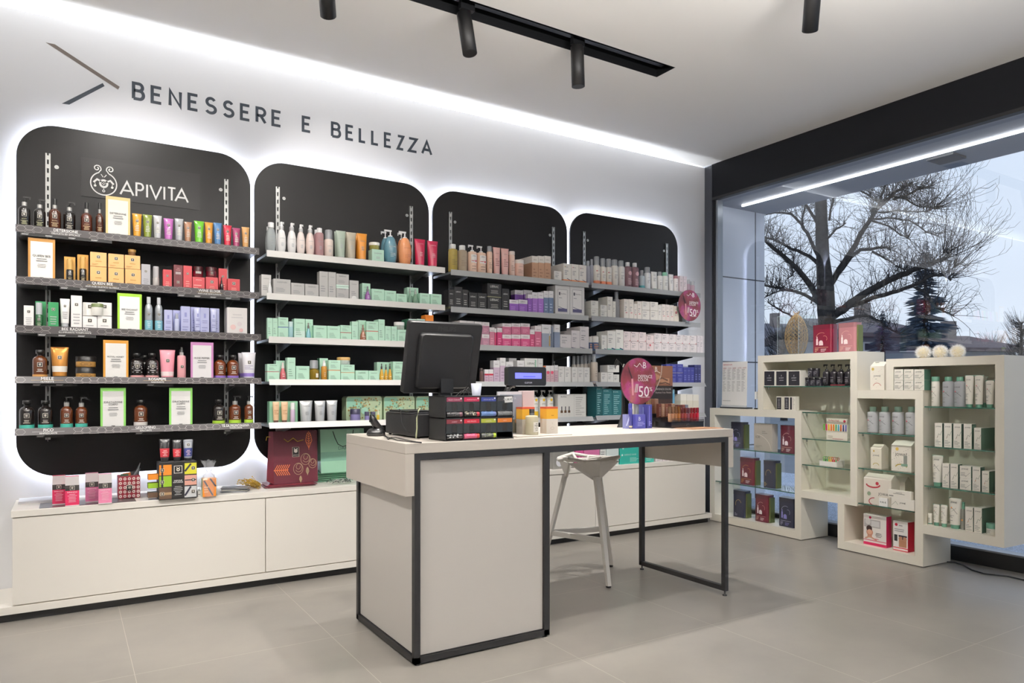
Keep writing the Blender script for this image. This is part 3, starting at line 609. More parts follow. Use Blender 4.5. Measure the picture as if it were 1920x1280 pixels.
# conifers, bare trees, houses, hills
def conifer(px_, ytop, ybot, b, wpx, label, col='5a6675'):  # distance haze is mixed into the blue-grey foliage colour
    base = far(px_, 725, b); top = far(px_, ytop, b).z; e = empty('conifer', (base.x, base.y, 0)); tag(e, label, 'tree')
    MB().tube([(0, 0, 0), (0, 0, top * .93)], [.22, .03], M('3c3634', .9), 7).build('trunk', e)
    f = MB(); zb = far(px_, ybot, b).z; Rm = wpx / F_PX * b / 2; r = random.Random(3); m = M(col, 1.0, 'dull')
    for k in range(1500):
        t = min(1, max(.01, ((k % 12) + .6 + r.gauss(0, .22)) / 12)); z = top - (top - zb) * t; rr = Rm * (.10 + .92 * t) * r.uniform(.45, 1.1) * (.8 + .2 * math.sin(k % 12 * 2.3)); a = r.uniform(0, 6.28)
        x, y = math.cos(a), math.sin(a); s = Vector((-y, x, 0)) * rr * .035 * r.uniform(.6, 1.3)
        p0 = Vector((0, 0, z)); p1 = Vector((x * rr * .6, y * rr * .6, z - rr * .06)); p2 = Vector((x * rr, y * rr, z - rr * .16))
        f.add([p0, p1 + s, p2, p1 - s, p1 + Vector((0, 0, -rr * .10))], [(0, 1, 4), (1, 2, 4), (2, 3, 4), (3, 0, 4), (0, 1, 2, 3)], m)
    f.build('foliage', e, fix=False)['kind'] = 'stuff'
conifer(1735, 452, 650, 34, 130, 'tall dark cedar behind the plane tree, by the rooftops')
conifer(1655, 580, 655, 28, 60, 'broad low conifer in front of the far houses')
def bare(px_, ytop, b, label, wpx):
    base = far(px_, 725, b); top = far(px_, ytop, b).z; e = empty('bare_tree', (base.x, base.y, 0)); tag(e, label, 'tree'); r = random.Random(px_); t = MB(); w = MB()
    t.tube([(0, 0, 0), (0, 0, top * .8)], [.14, .04], TWIG, 6).build('trunk', e)
    for k in range(420):
        z = r.uniform(top * .35, top * .8); a = r.uniform(0, 6.28); L = wpx / F_PX * b / 2 * r.uniform(.5, 1.2); x, y = math.cos(a), math.sin(a)
        w.tube([(0, 0, z), (x * L * .6, y * L * .6, z + L * .35), (x * L * .9, y * L * .9, z + L * .9)], [.010, .007, .003], TWIG, 3, False)
    w.build('twigs', e, fix=False)['kind'] = 'stuff'
bare(1915, 560, 30, 'small bare tree at the far end of the street view', 60); bare(1470, 600, 26, 'distant bare tree behind the glass vase', 90); bare(1860, 610, 50, 'distant bare tree above the long low roof', 50)
def house(x0, x1, yeave, yridge, b, wall, roof, label, dep=8, floors=2):
    p0, p1 = far(x0, 725, b), far(x1, 725, b * 1.02); w = (p1 - p0).length; a = math.atan2(p1.y - p0.y, p1.x - p0.x); e = empty('house', (p0.x, p0.y, 0), a); tag(e, label, 'house', 'houses across the street')
    ze = far((x0 + x1) / 2, yeave, b).z; zr = far((x0 + x1) / 2, yridge, b + dep / 2).z
    MB().box(0, w, 0, dep, 0, ze, M(wall, .8)).build('walls', e)
    rf = MB().prism([(-.5, ze - .1), (-.5, ze + .1), (dep / 2, zr), (dep + .5, ze + .1), (dep + .5, ze - .1)], 'x', -.5, w + .5, M(roof, .85, 'noise')).build('roof', e)
    MB().box(w * .6, w * .6 + .6, dep * .35, dep * .35 + .6, ze, zr + .8, M('8f8580', .8)).build('chimney', rf)
    n = max(2, int(w / 2.6))
    for i in range(n):
        for f in range(floors):
            x = w * (i + .5) / n - .5; z = ze * (f + .35) / floors
            wd = MB().box(x, x + 1.0, -.05, .04, z, z + ze * .35 / floors * 1.1, M('d9dbdc', .6)).build('window', e); MB().box(x + .08, x + .92, -.06, -.045, z + .08, z + ze * .35 / floors * 1.1 - .08, M('3f4a58', .2)).build('window_pane', wd)
house(1437, 1525, 640, 605, 58, 'aeb4c0', '77747c', 'pale blue-grey house with hipped roof behind the tree trunk')
house(1600, 1735, 628, 597, 36, '8b909c', '6e6568', 'wide grey apartment house with brown roof below the cedar', floors=3)
house(1760, 1905, 655, 628, 40, 'a8a8ae', '7a6a68', 'long low house with reddish brown roof and a chimney', floors=1)
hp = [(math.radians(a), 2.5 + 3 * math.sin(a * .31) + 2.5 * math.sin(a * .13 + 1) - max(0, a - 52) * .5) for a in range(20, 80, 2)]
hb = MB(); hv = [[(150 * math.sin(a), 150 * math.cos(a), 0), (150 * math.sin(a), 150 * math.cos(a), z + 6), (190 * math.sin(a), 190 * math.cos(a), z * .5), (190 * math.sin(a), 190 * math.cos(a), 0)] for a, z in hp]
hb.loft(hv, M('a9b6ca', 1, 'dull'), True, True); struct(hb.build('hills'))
# ================================================================ product builders
ITEMS = []   # (object, description, category, plural, shelf phrase, order)
def lighten(c, k):
    v = [int(c[i:i + 2], 16) for i in (0, 2, 4)]; v = [max(0, min(255, int(a + (255 - a) * k if k > 0 else a * (1 + k)))) for a in v]; return '%02x%02x%02x' % tuple(v)
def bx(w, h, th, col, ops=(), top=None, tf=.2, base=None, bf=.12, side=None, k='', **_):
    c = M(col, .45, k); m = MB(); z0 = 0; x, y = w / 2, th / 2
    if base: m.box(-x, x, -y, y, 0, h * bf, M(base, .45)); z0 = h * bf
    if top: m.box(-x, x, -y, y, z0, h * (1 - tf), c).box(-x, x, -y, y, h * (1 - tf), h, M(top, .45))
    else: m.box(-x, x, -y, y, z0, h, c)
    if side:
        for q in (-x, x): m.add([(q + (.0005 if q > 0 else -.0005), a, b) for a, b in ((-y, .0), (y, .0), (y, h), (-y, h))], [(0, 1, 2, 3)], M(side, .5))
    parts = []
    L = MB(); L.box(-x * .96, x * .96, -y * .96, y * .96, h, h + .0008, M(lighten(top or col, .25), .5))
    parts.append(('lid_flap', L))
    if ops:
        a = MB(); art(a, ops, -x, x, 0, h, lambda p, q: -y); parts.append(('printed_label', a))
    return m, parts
SHAPES = {'round': [(.0, 0), (.94, 0), (1, .02), (1, .80), (.93, .88), (.7, .95), (.45, .985), (.42, 1)],
          'square': [(.0, 0), (.97, 0), (1, .015), (1, .90), (.95, .96), (.6, .99), (.42, 1)],
          'oval': [(.0, 0), (.66, 0), (.72, .02), (.92, .25), (1, .48), (.93, .72), (.70, .92), (.45, 1)],
          'slim': [(.0, 0), (.97, 0), (1, .01), (1, .93), (.9, .985), (.8, 1)],
          'drop': [(.0, 0), (.86, 0), (.95, .03), (1, .25), (.9, .6), (.55, .85), (.38, 1)]}
def bt(w, h, th, col, ops=(), shape='round', bh=.75, cap='flat', capc='1a1a1a', collar=None, bands=(), k='coat', cr=.42, la=(.08, .85), **_):
    R = w / 2; H = h * bh; pr = [(r * R, z * H) for r, z in SHAPES[shape]]; n = 18; m = MB().lathe(pr, M(col, .22, k), n=n)
    def rad(z):
        for (r0, z0), (r1, z1) in zip(pr, pr[1:]):
            if z0 <= z <= z1 and z1 > z0: return r0 + (r1 - r0) * (z - z0) / (z1 - z0)
        return pr[-1][0]
    cosn = math.cos(math.pi / n)
    def surf(x, z):
        r = rad(z); return -math.sqrt(max(0, r * r - min(abs(x), r * .97) ** 2)) * 1.0
    parts = []
    for b0, b1, bc in bands:
        z0, z1 = b0 * H, b1 * H
        parts.append(('label_band', MB().lathe([(rad(z0) * 1.004, z0), (rad(z0 + (z1 - z0) * .5) * 1.008, z0 + (z1 - z0) * .5), (rad(z1) * 1.004, z1)], M(bc, .45), n=n)))
    if ops:
        a = MB(); art(a, ops, -R * .86, R * .86, H * la[0], H * la[1], surf, off=.0009); parts.append(('printed_label', a))
    C = M(capc, .35); c = MB(); rn = R * cr; top = h - H; z = H
    if collar: parts.append(('collar', MB().lathe([(rn, z), (rn, z + top * .38)], M(collar, .3, 'satin'), n=14))); z += top * .38
    tz = h - z
    if cap == 'flat': c.lathe([(rn, z - .001), (rn, h - tz * .1), (rn * .92, h)], C, n=14); parts.append(('cap', c))
    elif cap == 'wide': c.lathe([(rn * .8, z - .001), (rn * .8, z + tz * .35), (rn * 1.15, z + tz * .35), (rn * 1.15, h - tz * .08), (rn, h)], C, n=16); parts.append(('cap', c))
    elif cap == 'clear': c.lathe([(rn, z - .001), (rn, h - tz * .08), (rn * .9, h)], M('cfd3d8', .15, 'thin'), n=12).lathe([(rn * .45, z), (rn * .4, h - tz * .3)], M('d8dadd', .4), n=8); parts.append(('cap', c))
    elif cap == 'drop': c.lathe([(rn, z - .001), (rn, z + tz * .45), (rn * .6, z + tz * .5), (rn * .62, h - tz * .1), (rn * .3, h)], C, n=12); parts.append(('dropper', c))
    elif cap in ('pump', 'pumpl', 'hook'):
        c.lathe([(rn * .9, z - .001), (rn * .9, z + tz * .18), (rn * .3, z + tz * .22), (rn * .28, h - tz * .25)], C, n=12)
        s = -1 if cap == 'pumpl' else 1; x1 = s * R * (.95 if cap != 'hook' else .55)
        if cap == 'hook': c.lathe([(rn * .62, z + tz * .2), (rn * .62, h - tz * .25), (rn * .4, h)], C, n=12)
        c.box(min(-s * rn * .5, x1), max(-s * rn * .5, x1), -rn * .3, rn * .3, h - tz * .26, h - tz * .04, C).box(min(x1 * .82, x1), max(x1 * .82, x1), -rn * .22, rn * .22, h - tz * .45, h - tz * .04, C)
        parts.append(('pump', c))
    elif cap == 'spray':
        c.lathe([(rn, z - .001), (rn * .95, z + tz * .5), (rn * .6, z + tz * .55), (rn * .55, h)], C, n=12); parts.append(('spray_head', c))
    return m, parts
def tb(w, h, th, col, ops=(), capc='e8e8e8', cf=.14, crimp=None, bands=(), k='coat', tw=1.0, **_):
    R = w / 2; rc = R * .78; zc = h * cf; N = 16
    def sec(z):
        t = (z - zc) / (h - zc); t = max(0, min(1, t)); return rc * (1 - t) + R * t, rc * math.sqrt(max(0, 1 - t ** 1.3)) * .9 + .0012
    def ring(z, g=1.0): a, b = sec(z); return [(a * g * math.cos(2 * math.pi * j / N), b * g * math.sin(2 * math.pi * j / N), z) for j in range(N)]
    zs = [zc + (h - zc) * t for t in (0, .2, .4, .6, .8, .92, 1)]
    m = MB().loft([ring(z) for z in zs], M(col, .3, k)); parts = [('cap', MB().lathe([(rc * .86, 0), (rc * .9, zc)], M(capc, .35), ky=.92, n=16))]
    def surf(x, z): a, b = sec(z); return -b * math.sqrt(max(0, 1 - min(.95, (x / a)) ** 2)) if abs(x) < a else 0
    for b0, b1, bc in bands:
        z0, z1 = zc + b0 * (h - zc), zc + b1 * (h - zc); parts.append(('label_band', MB().loft([ring(z0, 1.012), ring((z0 + z1) / 2, 1.012), ring(z1, 1.012)], M(bc, .4))))
    if crimp: parts.append(('crimp', MB().box(-R, R, -.0018, .0018, h * .955, h, M(crimp, .4))))
    if ops:
        a = MB(); art(a, ops, -R * .82, R * .82, zc + (h - zc) * .04, h * .95, surf, off=.0012); parts.append(('printed_label', a))
    return m, parts
def jr(w, h, th, col, ops=(), lid='f0f0ee', lf=.42, k='coat', **_):
    R = w / 2; m = MB().lathe([(R * .93, 0), (R, h * .06), (R, h * (1 - lf))], M(col, .25, k), n=20)
    parts = [('lid', MB().lathe([(R * 1.02, h * (1 - lf)), (R * 1.02, h * .96), (R * .95, h)], M(lid, .35), n=20))]
    if ops:
        a = MB(); art(a, ops, -R * .85, R * .85, h * .08, h * (1 - lf) * .95, lambda x, z: -math.sqrt(max(0, R * R - min(abs(x), R * .97) ** 2)), off=.0009); parts.append(('printed_label', a))
    return m, parts
def cd(w, h, th, col, ops=(), border=None, **_):
    x = w / 2; m = MB().box(-x, x, -.002, .002, 0, h, M(border or col, .35, 'coat')); a = MB()
    art(a, [('r', .09, .91, .06, .92, col)], -x, x, 0, h, lambda p, q: -.002, off=.0005)
    art(a, ops, -x, x, 0, h, lambda p, q: -.002, off=.0012); return m, [('printed_face', a), ('stand', MB().box(-x, x, .002, .035, 0, .003, M('d8dadc', .1, 'thin')))]
def tn(w, h, th, col, ops=(), lid=None, **_):
    "oval-topped gift tin or pouch box with rounded sides"
    x, y = w / 2, th / 2; m = MB(); P = rrect(-x, x, -y, y, min(x, y) * .45, 5); m.loft([[(a, b, 0) for a, b in P], [(a, b, h * .93) for a, b in P]], M(col, .35, 'coat'), True, True)
    P2 = rrect(-x * 1.015, x * 1.015, -y * 1.03, y * 1.03, min(x, y) * .47, 5)
    parts = [('lid', MB().loft([[(a, b, h * .84) for a, b in P2], [(a, b, h) for a, b in P2]], M(lid or lighten(col, -.15), .35, 'coat'), True, True))]
    if ops:
        a = MB(); art(a, ops, -x * .78, x * .78, 0, h * .82, lambda p, q: -y - .0003); parts.append(('printed_label', a))
    return m, parts
def ft(w, h, th, col, ops=(), **_):
    "flat gift tin with rounded corners, printed all over"
    x, y = w / 2, th / 2; m = MB().prism(rrect(-x, x, 0, h, min(x, h) * .16, 5), 'y', -y, y, M(col, .3, 'coat')); a = MB(); art(a, ops, -x * .97, x * .97, h * .03, h * .97, lambda p, q: -y)
    return m, [('printed_label', a), ('hinge', MB().box(-x * .5, x * .5, y, y + .003, h * .9, h * .94, M('b08a50', .3, 'metal')))]
def bg(w, h, th, col, ops=(), **_):
    x, y = w / 2, th / 2; m = MB(); P = [(-x, -y), (x, -y), (x, y), (-x, y)]
    m.loft([[(a, b, 0) for a, b in P], [(a, b, h * .84) for a, b in P], [(a * .95, b * .08, h) for a, b in P]], M(col, .5), True, False)
    parts = []
    if ops:
        a = MB(); art(a, ops, -x, x, 0, h * .82, lambda p, q: -y); parts.append(('printed_label', a))
    return m, parts
KIND = {'bx': (bx, 'carton', 'box'), 'bt': (bt, 'bottle', 'bottle'), 'tb': (tb, 'cream_tube', 'tube'), 'jr': (jr, 'cream_jar', 'jar'), 'cd': (cd, 'sign_card', 'sign'), 'tn': (tn, 'gift_tin', 'tin'), 'ft': (ft, 'gift_tin', 'tin'), 'bg': (bg, 'gift_box', 'box')}
def put(kind, mb, parts, loc, ang, desc, shelf, order, name=None, cat=None):
    fn, nm, ct = KIND[kind]; o = mb.build(name or nm, None, loc, ang, fix=False)
    for n, p in parts: p.build(n, o, fix=False)
    ITEMS.append((o, desc, cat or ct, shelf, order)); return o
class Shelf:
    def __init__(s, plane, zs, d0, phrase, ang=None, th=.06):
        s.p, s.z, s.d0, s.ph, s.th = plane, zs, d0, phrase, th; s.n = 0
    def __call__(s, kind, x0, x1, yt, desc, n=1, d=0.0, th=None, yb=None, yt1=None, name=None, cat=None, gap=.0012, up=0.0, lean=0.0, **st):
        fn = KIND[kind][0]; z0 = s.z + up
        D = s.d0 + d; c0 = s.p.hit(x0, yt, D)[0]; c1 = s.p.hit(x1, yt, D)[0]; tot = (c1 - c0) / n
        if yb is not None: z0 = s.p.hit((x0 + x1) / 2, yb, D)[1]
        out = []
        for i in range(n):
            a, b = c0 + tot * i, c0 + tot * (i + 1); w = b - a - gap; xm = x0 + (x1 - x0) * (i + .5) / n
            y_ = yt + ((yt1 if yt1 is not None else yt) - yt) * i / max(1, n - 1); h = max(.015, s.p.hit(xm, y_, D)[1] - z0)
            if kind in ('bt', 'jr'): T = w
            elif kind == 'tb': T = w * .7
            elif kind == 'cd': T = .004
            else: T = th or min(s.th, max(.03, w))
            mb, parts = fn(w, h, T, ops=st.get('ops', ()), **{k: v for k, v in st.items() if k != 'ops'})
            s.n += 1; out.append(put(kind, mb, parts, s.p.pt((a + b) / 2, D + T / 2, z0 + .0002), s.p.a, desc, s.ph, (s.p.hit(xm, 700, D)[0], z0), name, cat))
        return out[0] if n == 1 else out
ORD = ['', 'first', 'second', 'third', 'fourth', 'fifth', 'sixth', 'seventh', 'eighth', 'ninth', 'tenth', 'eleventh', 'twelfth', 'thirteenth', 'fourteenth']
NUM = ['', 'one', 'two', 'three', 'four', 'five', 'six', 'seven', 'eight', 'nine', 'ten', 'eleven', 'twelve', 'thirteen', 'fourteen']
def label_all(toward='toward the window'):
    by = {}
    for it in ITEMS: by.setdefault((it[1], it[3]), []).append(it)
    used = {}
    for (desc, sh), its in by.items():
        its.sort(key=lambda t: t[4])
        for i, (o, d, cat, s_, od) in enumerate(its):
            if len(its) == 1: lab = '%s, %s' % (d, sh)
            else: lab = '%s, %s of %s toward window, %s' % (d, ORD[i + 1], NUM[len(its)], sh[7:])
            if len(lab.split()) > 16: print('LONG', len(lab.split()), lab)
            o['label'] = lab; o['category'] = cat
            if len(its) > 1: o['group'] = 'row of: %s, %s' % (d, sh)
    return by
def ap(c='f2efe8', txt='BIO'): return [('e', .5, .72, .42), ('t', 'APIVITA', .5, .46, .5, c), ('n', .15, .85, .12, .38, 4, c, 1)]
def apb(c='efe9dc'): return [('e', .5, .70, .40), ('n', .2, .8, .28, .48, 3, c, 1)]
def brand(t, c='5a6a62', w=.62): return [('t', t, .5, .80, w, c), ('n', .14, .8, .18, .58, 4, c)]
def side(e, c='3c4660'): return [('t', 'BioNike', .38, .82, .42, c), ('n', .14, .66, .40, .66, 3, '8a8a90')] + e
# ================================================================ goods on the wall shelves
def wsh(b, l): z, Yf = SURF[b, l]; return Shelf(WALLP, z, Yf + .012, 'on the %s %s shelf' % (LEVN[l], BAYW[b]))
AMB, DRK = '4a2412', '14100e'
# --- first bay
s = wsh(0, 0); P = dict(bh=.70, cap='pump', collar='c4c4c0', shape='round', la=(.06, .80))
s('bt', 33.2, 57.5, 365.6, 'black pump bottle with lime base band, beside the shelf end', col=DRK, bands=[(.02, .09, 'a6cc2f')], ops=ap('c9c7a0'), **P)
s('bt', 62.5, 86, 371, 'black pump bottle with lime base band, before the amber ones', col=DRK, bands=[(.02, .09, 'a6cc2f')], ops=ap('c9c7a0'), **P)
s('bt', 90.3, 114.8, 371, 'amber spray bottle with yellow base band', col=AMB, bands=[(.02, .09, 'd99a2c')], ops=ap('e0c79a'), bh=.70, cap='flat', cr=.36, collar='c4c4c0')
s('bt', 118.2, 142, 376, 'black pump bottle with orange base band', col=DRK, bands=[(.02, .09, 'd98a2c')], ops=ap('d8d0c0'), **P)
s('bt', 150.9, 174, 378, 'reddish amber bottle with black cap and pink base', col='54281a', bands=[(.02, .08, 'e3b9a2')], ops=ap('e0c79a'), bh=.68, cap='flat', cr=.36, collar='c4c4c0')
s('bt', 179.3, 194.7, 379, 'slim amber spray bottle beside the cleansing card', col=AMB, ops=ap('e0c79a'), bh=.68, cap='flat', cr=.36, collar='c4c4c0')
CT = lambda t, bc, sub=1: [('t', t, .5, .58, .66 if len(t) < 12 else .74, '3a3a3c', 1), ('n', .22, .78, .44, .54, 2, '8a8a8c', 1), ('n', .2, .8, .3, .40, 3, 'a5a5a6', 1), ('r', .43, .57, .012, .075, '222222'), ('n', .46, .54, .02, .06, 2, 'd0c090', 1)]
s('cd', 198, 244.4, 369.3, 'cream-bordered card reading DETERSIONE', col='f4f1ea', border='f0cf8c', ops=CT('DETERSIONE', 0))
T = dict(cf=.12, ops=[('e', .5, .70, .34), ('n', .2, .8, .18, .5, 4, 'f6f2e6', 1)])
for x0, x1, yt, c, d in ((248, 266.5, 399.6, 'e3a22a', 'golden yellow'), (267.8, 286, 401.5, '7f8f2a', 'olive green'), (287.5, 304, 403.3, 'c9c9cc', 'pale silver'), (307, 326, 408.6, 'c06ab8', 'lilac pink'), (328, 344.6, 409, 'b5b7bb', 'dull silver'), (345.4, 360.5, 415.3, 'a8795a', 'bronze brown'),
    (364.5, 383.4, 413.4, '6cc02c', 'bright green'), (384.4, 400.2, 416, 'dc962a', 'orange'), (400.8, 417, 417, '4b7fb4', 'blue'), (419.2, 435.5, 421.4, 'd02a45', 'red'), (436.2, 451.6, 426.7, 'a03466', 'magenta'), (453.8, 468.5, 425, 'cf9c5c', 'pale gold')):
    s('tb', x0, x1, yt, d + ' face mask tube standing on its cap', col=c, capc=lighten(c, -.1), crimp=lighten(c, .2), **T)
s = wsh(0, 1)
s('cd', 52.3, 103.6, 447, 'gold-bordered information card at the shelf end', col='efece6', border='c68f45', ops=CT('QUEEN BEE', 0))
for x0, x1, yt, d in ((120, 141.6, 481.7, 'nearer the card'), (144.8, 166, 477.7, 'beside the peach cartons')):
    s('bx', x0, x1, yt, 'gold serum carton ' + d, col='cf9c4a', d=.03, th=.045, ops=[('r', .1, .9, .06, .94, 'd9aa5c')])
    s('bt', x0 + 3.6, x1 - 3.2, yt + 3, 'black serum bottle with gold cap, ' + ('nearer the card' if x0 == 120 else 'beside the peach cartons'), col='120f0e', bh=.55, shape='slim', cap='flat', cr=.8, capc='c9a05a', ops=ap('d8c8a0'))
PB = [('e', .5, .68, .22), ('n', .2, .8, .32, .42, 1, 'b8863c', 1), ('n', .1, .6, .08, .2, 2, 'a8763c')]
s('bx', 169, 200, 500.3, 'peach cream carton in the lower row', n=1, col='efb877', ops=PB); s('bx', 203, 232.5, 503, 'peach cream carton in the lower row', col='efb877', ops=PB); s('bx', 234.6, 264.3, 505, 'peach cream carton in the lower row', col='efb877', ops=PB)
for x0, x1, yt, yb in ((169, 200, 473.2, 499.2), (203, 232.5, 476.4, 502), (233.8, 263, 479, 504)): s('bx', x0, x1, yt, 'peach cream carton in the upper row', yb=yb, col='f2bd7e', ops=PB)
s('jr', 240.4, 255.6, 467, 'dark gold-lidded jar standing on the peach cartons', yb=478.6, col='6a4a28', lid='a07a3c', d=.01)
s('bx', 264.9, 282, 495.5, 'silver grey carton', col='b9b8bd', ops=[('e', .5, .7, .3), ('n', .2, .8, .15, .4, 3, '8d8d92', 1)])
s('bt', 286.4, 299.4, 499, 'silver and clear serum bottle', col='b8b2ae', shape='slim', bh=.5, cap='flat', cr=.9, capc='b5b3b4')
RB = [('e', .5, .68, .26), ('n', .15, .85, .12, .4, 3, 'f0b0a8', 1)]
s('bx', 305.5, 322.3, 505.6, 'short coral red carton before the tall dark one', col='c8494f', ops=RB); s('bx', 325.5, 342.7, 496.8, 'tall dark wine red carton', col='5c121c', ops=[('e', .5, .3, .3), ('r', .2, .8, .62, .72, 'b0a0a0'), ('n', .2, .8, .76, .9, 2, 'c89090', 1)]); s('bx', 343.5, 360, 498.4, 'tall coral red carton beside the dark red jar', col='c8494f', ops=RB)
s('bx', 360.8, 384, 519.7, 'coral red carton under a dark red jar, nearer the emblem', col='cc4f55', ops=[('t', 'APIVITA', .5, .8, .5, 'f4e0dc'), ('n', .1, .8, .1, .5, 2, 'f0b0a8')]); s('bx', 385.8, 409, 520, 'coral red carton under a dark red jar, nearer the window', col='cc4f55', ops=RB)
s('jr', 361.8, 382.6, 499, 'dark red jar with silver label, nearer the emblem', yb=519, col='6a1020', lid='3a0c12', ops=[('r', .2, .8, .5, .95, 'b8b4b0')]); s('jr', 386.8, 408, 500.3, 'plain dark red jar on a coral carton', yb=519.4, col='5a0e1c', lid='380b12', ops=RB)
s('bx', 410, 426, 503.7, 'tall coral red carton behind a small dropper', col='c8494f', d=.03, ops=RB); s('bt', 412.3, 419.8, 519, 'tiny black dropper bottle', col='1c0c10', bh=.55, cap='drop', shape='slim', capc='111111'); s('bx', 427, 449.8, 523, 'wide coral red carton at the rail end', col='c8494f', ops=RB)
s = wsh(0, 2); EB = [('e', .5, .74, .32), ('n', .18, .82, .15, .5, 4, 'b0aeb0', 1)]
s('bx', 44.3, 63.3, 573, 'small white carton at the shelf end', col='efedea', ops=EB); s('bx', 66, 86.5, 565.3, 'green carton behind a green bottle', col='2f8a54', d=.045, th=.05); s('bt', 65.5, 80.7, 567, 'green serum bottle with silver cap', col='2c5a38', shape='slim', bh=.55, cap='flat', cr=.85, capc='b9bdc0', ops=ap('cfe0c0'))
s('bx', 89.8, 110, 566.8, 'green carton with black seal beside the upright', col='2f8e56', ops=EB); s('tb', 112, 131.5, 559.5, 'white tube on a silver cap', col='f0efec', capc='bdbfc2', cf=.2, ops=EB); s('bx', 132.8, 154, 554.3, 'tall white carton', col='f1efec', ops=EB)
for i, (x0, x1) in enumerate(((155, 182), (182.5, 209.6))):
    s('bx', x0, x1, 593, 'square white carton in the lower pair', col='f2f0ed', ops=[('e', .5, .7, .3), ('n', .2, .8, .3, .4, 1, 'a0a0a0', 1)]); s('bx', x0, x1, 567.3, 'square white carton in the upper pair', yb=591.6, d=.035, col='f2f0ed', ops=[('e', .5, .7, .3)])
s('jr', 171, 194.8, 568.5, 'white jar with olive lid on the square cartons', yb=591.4, d=-.012, col='eceae4', lid='6d7a4c', lf=.3)
s('cd', 220, 266, 550.4, 'lime-bordered information card', col='f5f5f2', border='a8dc3c', ops=CT('BEE RADIANT', 0))
for x0, x1, yt, d in ((271.6, 287.2, 556, 'beside the lime card'), (290.9, 306, 557.4, 'beside the lavender cartons')): s('bt', x0, x1, yt, 'silver and aqua mist bottle ' + d, col='b9bec2', k='satin', shape='round', bh=.82, cap='flat', cr=.5, capc='c5c8cc', bands=[(.02, .42, '7fb9c9')], ops=[('e', .5, .72, .4), ('n', .15, .85, .1, .4, 4, 'e8f4f6', 1)])
LV = [('e', .5, .7, .3), ('n', .2, .8, .4, .55, 2, '8c90c0', 1), ('n', .15, .8, .1, .3, 2, '8c90c0')]; LV[0] = ('r', .38, .62, .62, .78, '8f93c8')
for x0, x1, yt, dd, nm in ((307.8, 323.4, 581, 0, 'lavender carton beside the mist bottles'), (324, 338.5, 581.7, .035, 'lavender carton behind a small spray'), (339.3, 356.8, 574.4, 0, 'tallest lavender carton'), (357.6, 375, 576, .035, 'lavender carton behind the first pale tube'), (375.8, 392.4, 577, 0, 'lavender carton between the pale tubes'), (393.8, 411.5, 578.3, .035, 'lavender carton behind the last pale tube')): s('bx', x0, x1, yt, nm, col='b9bde2', d=dd, th=.04, ops=LV)
s('bt', 327, 337.5, 587, 'small pale blue spray bottle', col='c5cbe8', shape='slim', bh=.72, cap='clear', cr=.6); s('tb', 363.3, 379, 576.5, 'pale lavender tube before the fourth carton', col='c6caea', capc='8a8fb4', ops=LV, crimp='b0b5dc'); s('tb', 394.5, 407.5, 579, 'pale lavender tube at the end', col='c6caea', capc='8a8fb4', ops=LV, crimp='b0b5dc')
s('bx', 425.5, 463.5, 577, 'whitish floral gift pack in clear film', col='e8e4e2', th=.05, ops=[('c', .3, .3, .14, 'e9c9c6'), ('c', .62, .42, .12, 'dfd6d8'), ('c', .7, .2, .1, 'e6bdbd'), ('n', .2, .8, .6, .8, 2, 'd2cfd0', 1)])
s = wsh(0, 3); B1 = dict(bh=.80, cap='wide', capc='1a1a1a', cr=.5, shape='round')
s('bt', 60, 89.3, 655.4, 'amber shower bottle with honey band', col='5a3018', bands=[(.03, .2, 'd9a05a')], ops=apb(), **B1)
s('tb', 94.3, 129.4, 650, 'large gold hand cream tube', col='c98a42', k='satin', capc='1a1714', cf=.1, crimp='b87c38', bands=[(.14, .34, 'e8e2d8')], ops=[('e', .5, .66, .28)])
for yt, yb, d in ((688.4, None, 'lower'), (667.6, 687.6, 'upper')): s('jr', 141.4, 181, yt, '%s of two stacked black body butter jars' % d, yb=yb, col='c8964e', lid='191716', lf=.5, ops=[('n', .05, .95, .1, .9, 3, '3a2a1c', 1)])
s('cd', 193.2, 241, 637.7, 'amber-bordered information card', col='efede9', border='dc9c3c', ops=CT('ROYAL HONEY', 0))
for x0, x1 in ((244, 271), (273.4, 299.5)): s('bt', x0, x1, 661.6, 'black lace-print bottle with pink band ' + ('beside the honey card' if x0 < 250 else 'beside the pink tube'), col='191414', bands=[(.04, .2, 'e5a8a8')], ops=[('e', .5, .72, .34), ('n', .05, .95, .3, .95, 6, 'cfcaca', 1)], **B1)
s('bt', 262, 281, 666, 'black-capped bottle tucked behind the lace bottles', d=.07, col='191414', bands=[(.04, .2, 'e5a8a8')], **B1)
s('tb', 299.8, 330, 655.4, 'pink body cream tube', col='ee9cab', capc='2a2426', cf=.09, crimp='d98090', bands=[(.04, .2, 'f0dede')], ops=[('e', .5, .62, .28)]); s('bt', 333, 350, 650, 'tall pink bottle with slim black sprayer', col='e9a9ae', shape='slim', bh=.74, cap='spray', cr=.5, collar='c4c4c0', ops=[('e', .5, .6, .4)])
s('cd', 357.3, 400.3, 641.6, 'lilac-bordered information card', col='ebe8ea', border='cf8ec4', ops=CT('ROSE PEPPER', 0))
for x0, x1, d in ((402.5, 426, 'beside the lilac card'), (427.2, 450, 'beside the white tubes')): s('bt', x0, x1, 665.2, 'amber bottle with purple band ' + d, col='6a3416', bands=[(.04, .22, '8b6bc0')], ops=apb(), **B1)
s('tb', 447.5, 470, 661.5, 'white and purple tube standing behind', d=.06, col='eceaf0', capc='2a282c', cf=.09, bands=[(.04, .18, '8f78c4')]); s('tb', 454.6, 481.5, 660, 'white tube with purple band and black seal', col='eceaf0', capc='2a282c', cf=.09, crimp='c9c6d2', bands=[(.04, .18, '8f78c4')], ops=[('e', .5, .62, .3), ('n', .1, .9, .3, .5, 3, 'b0a8c4')])
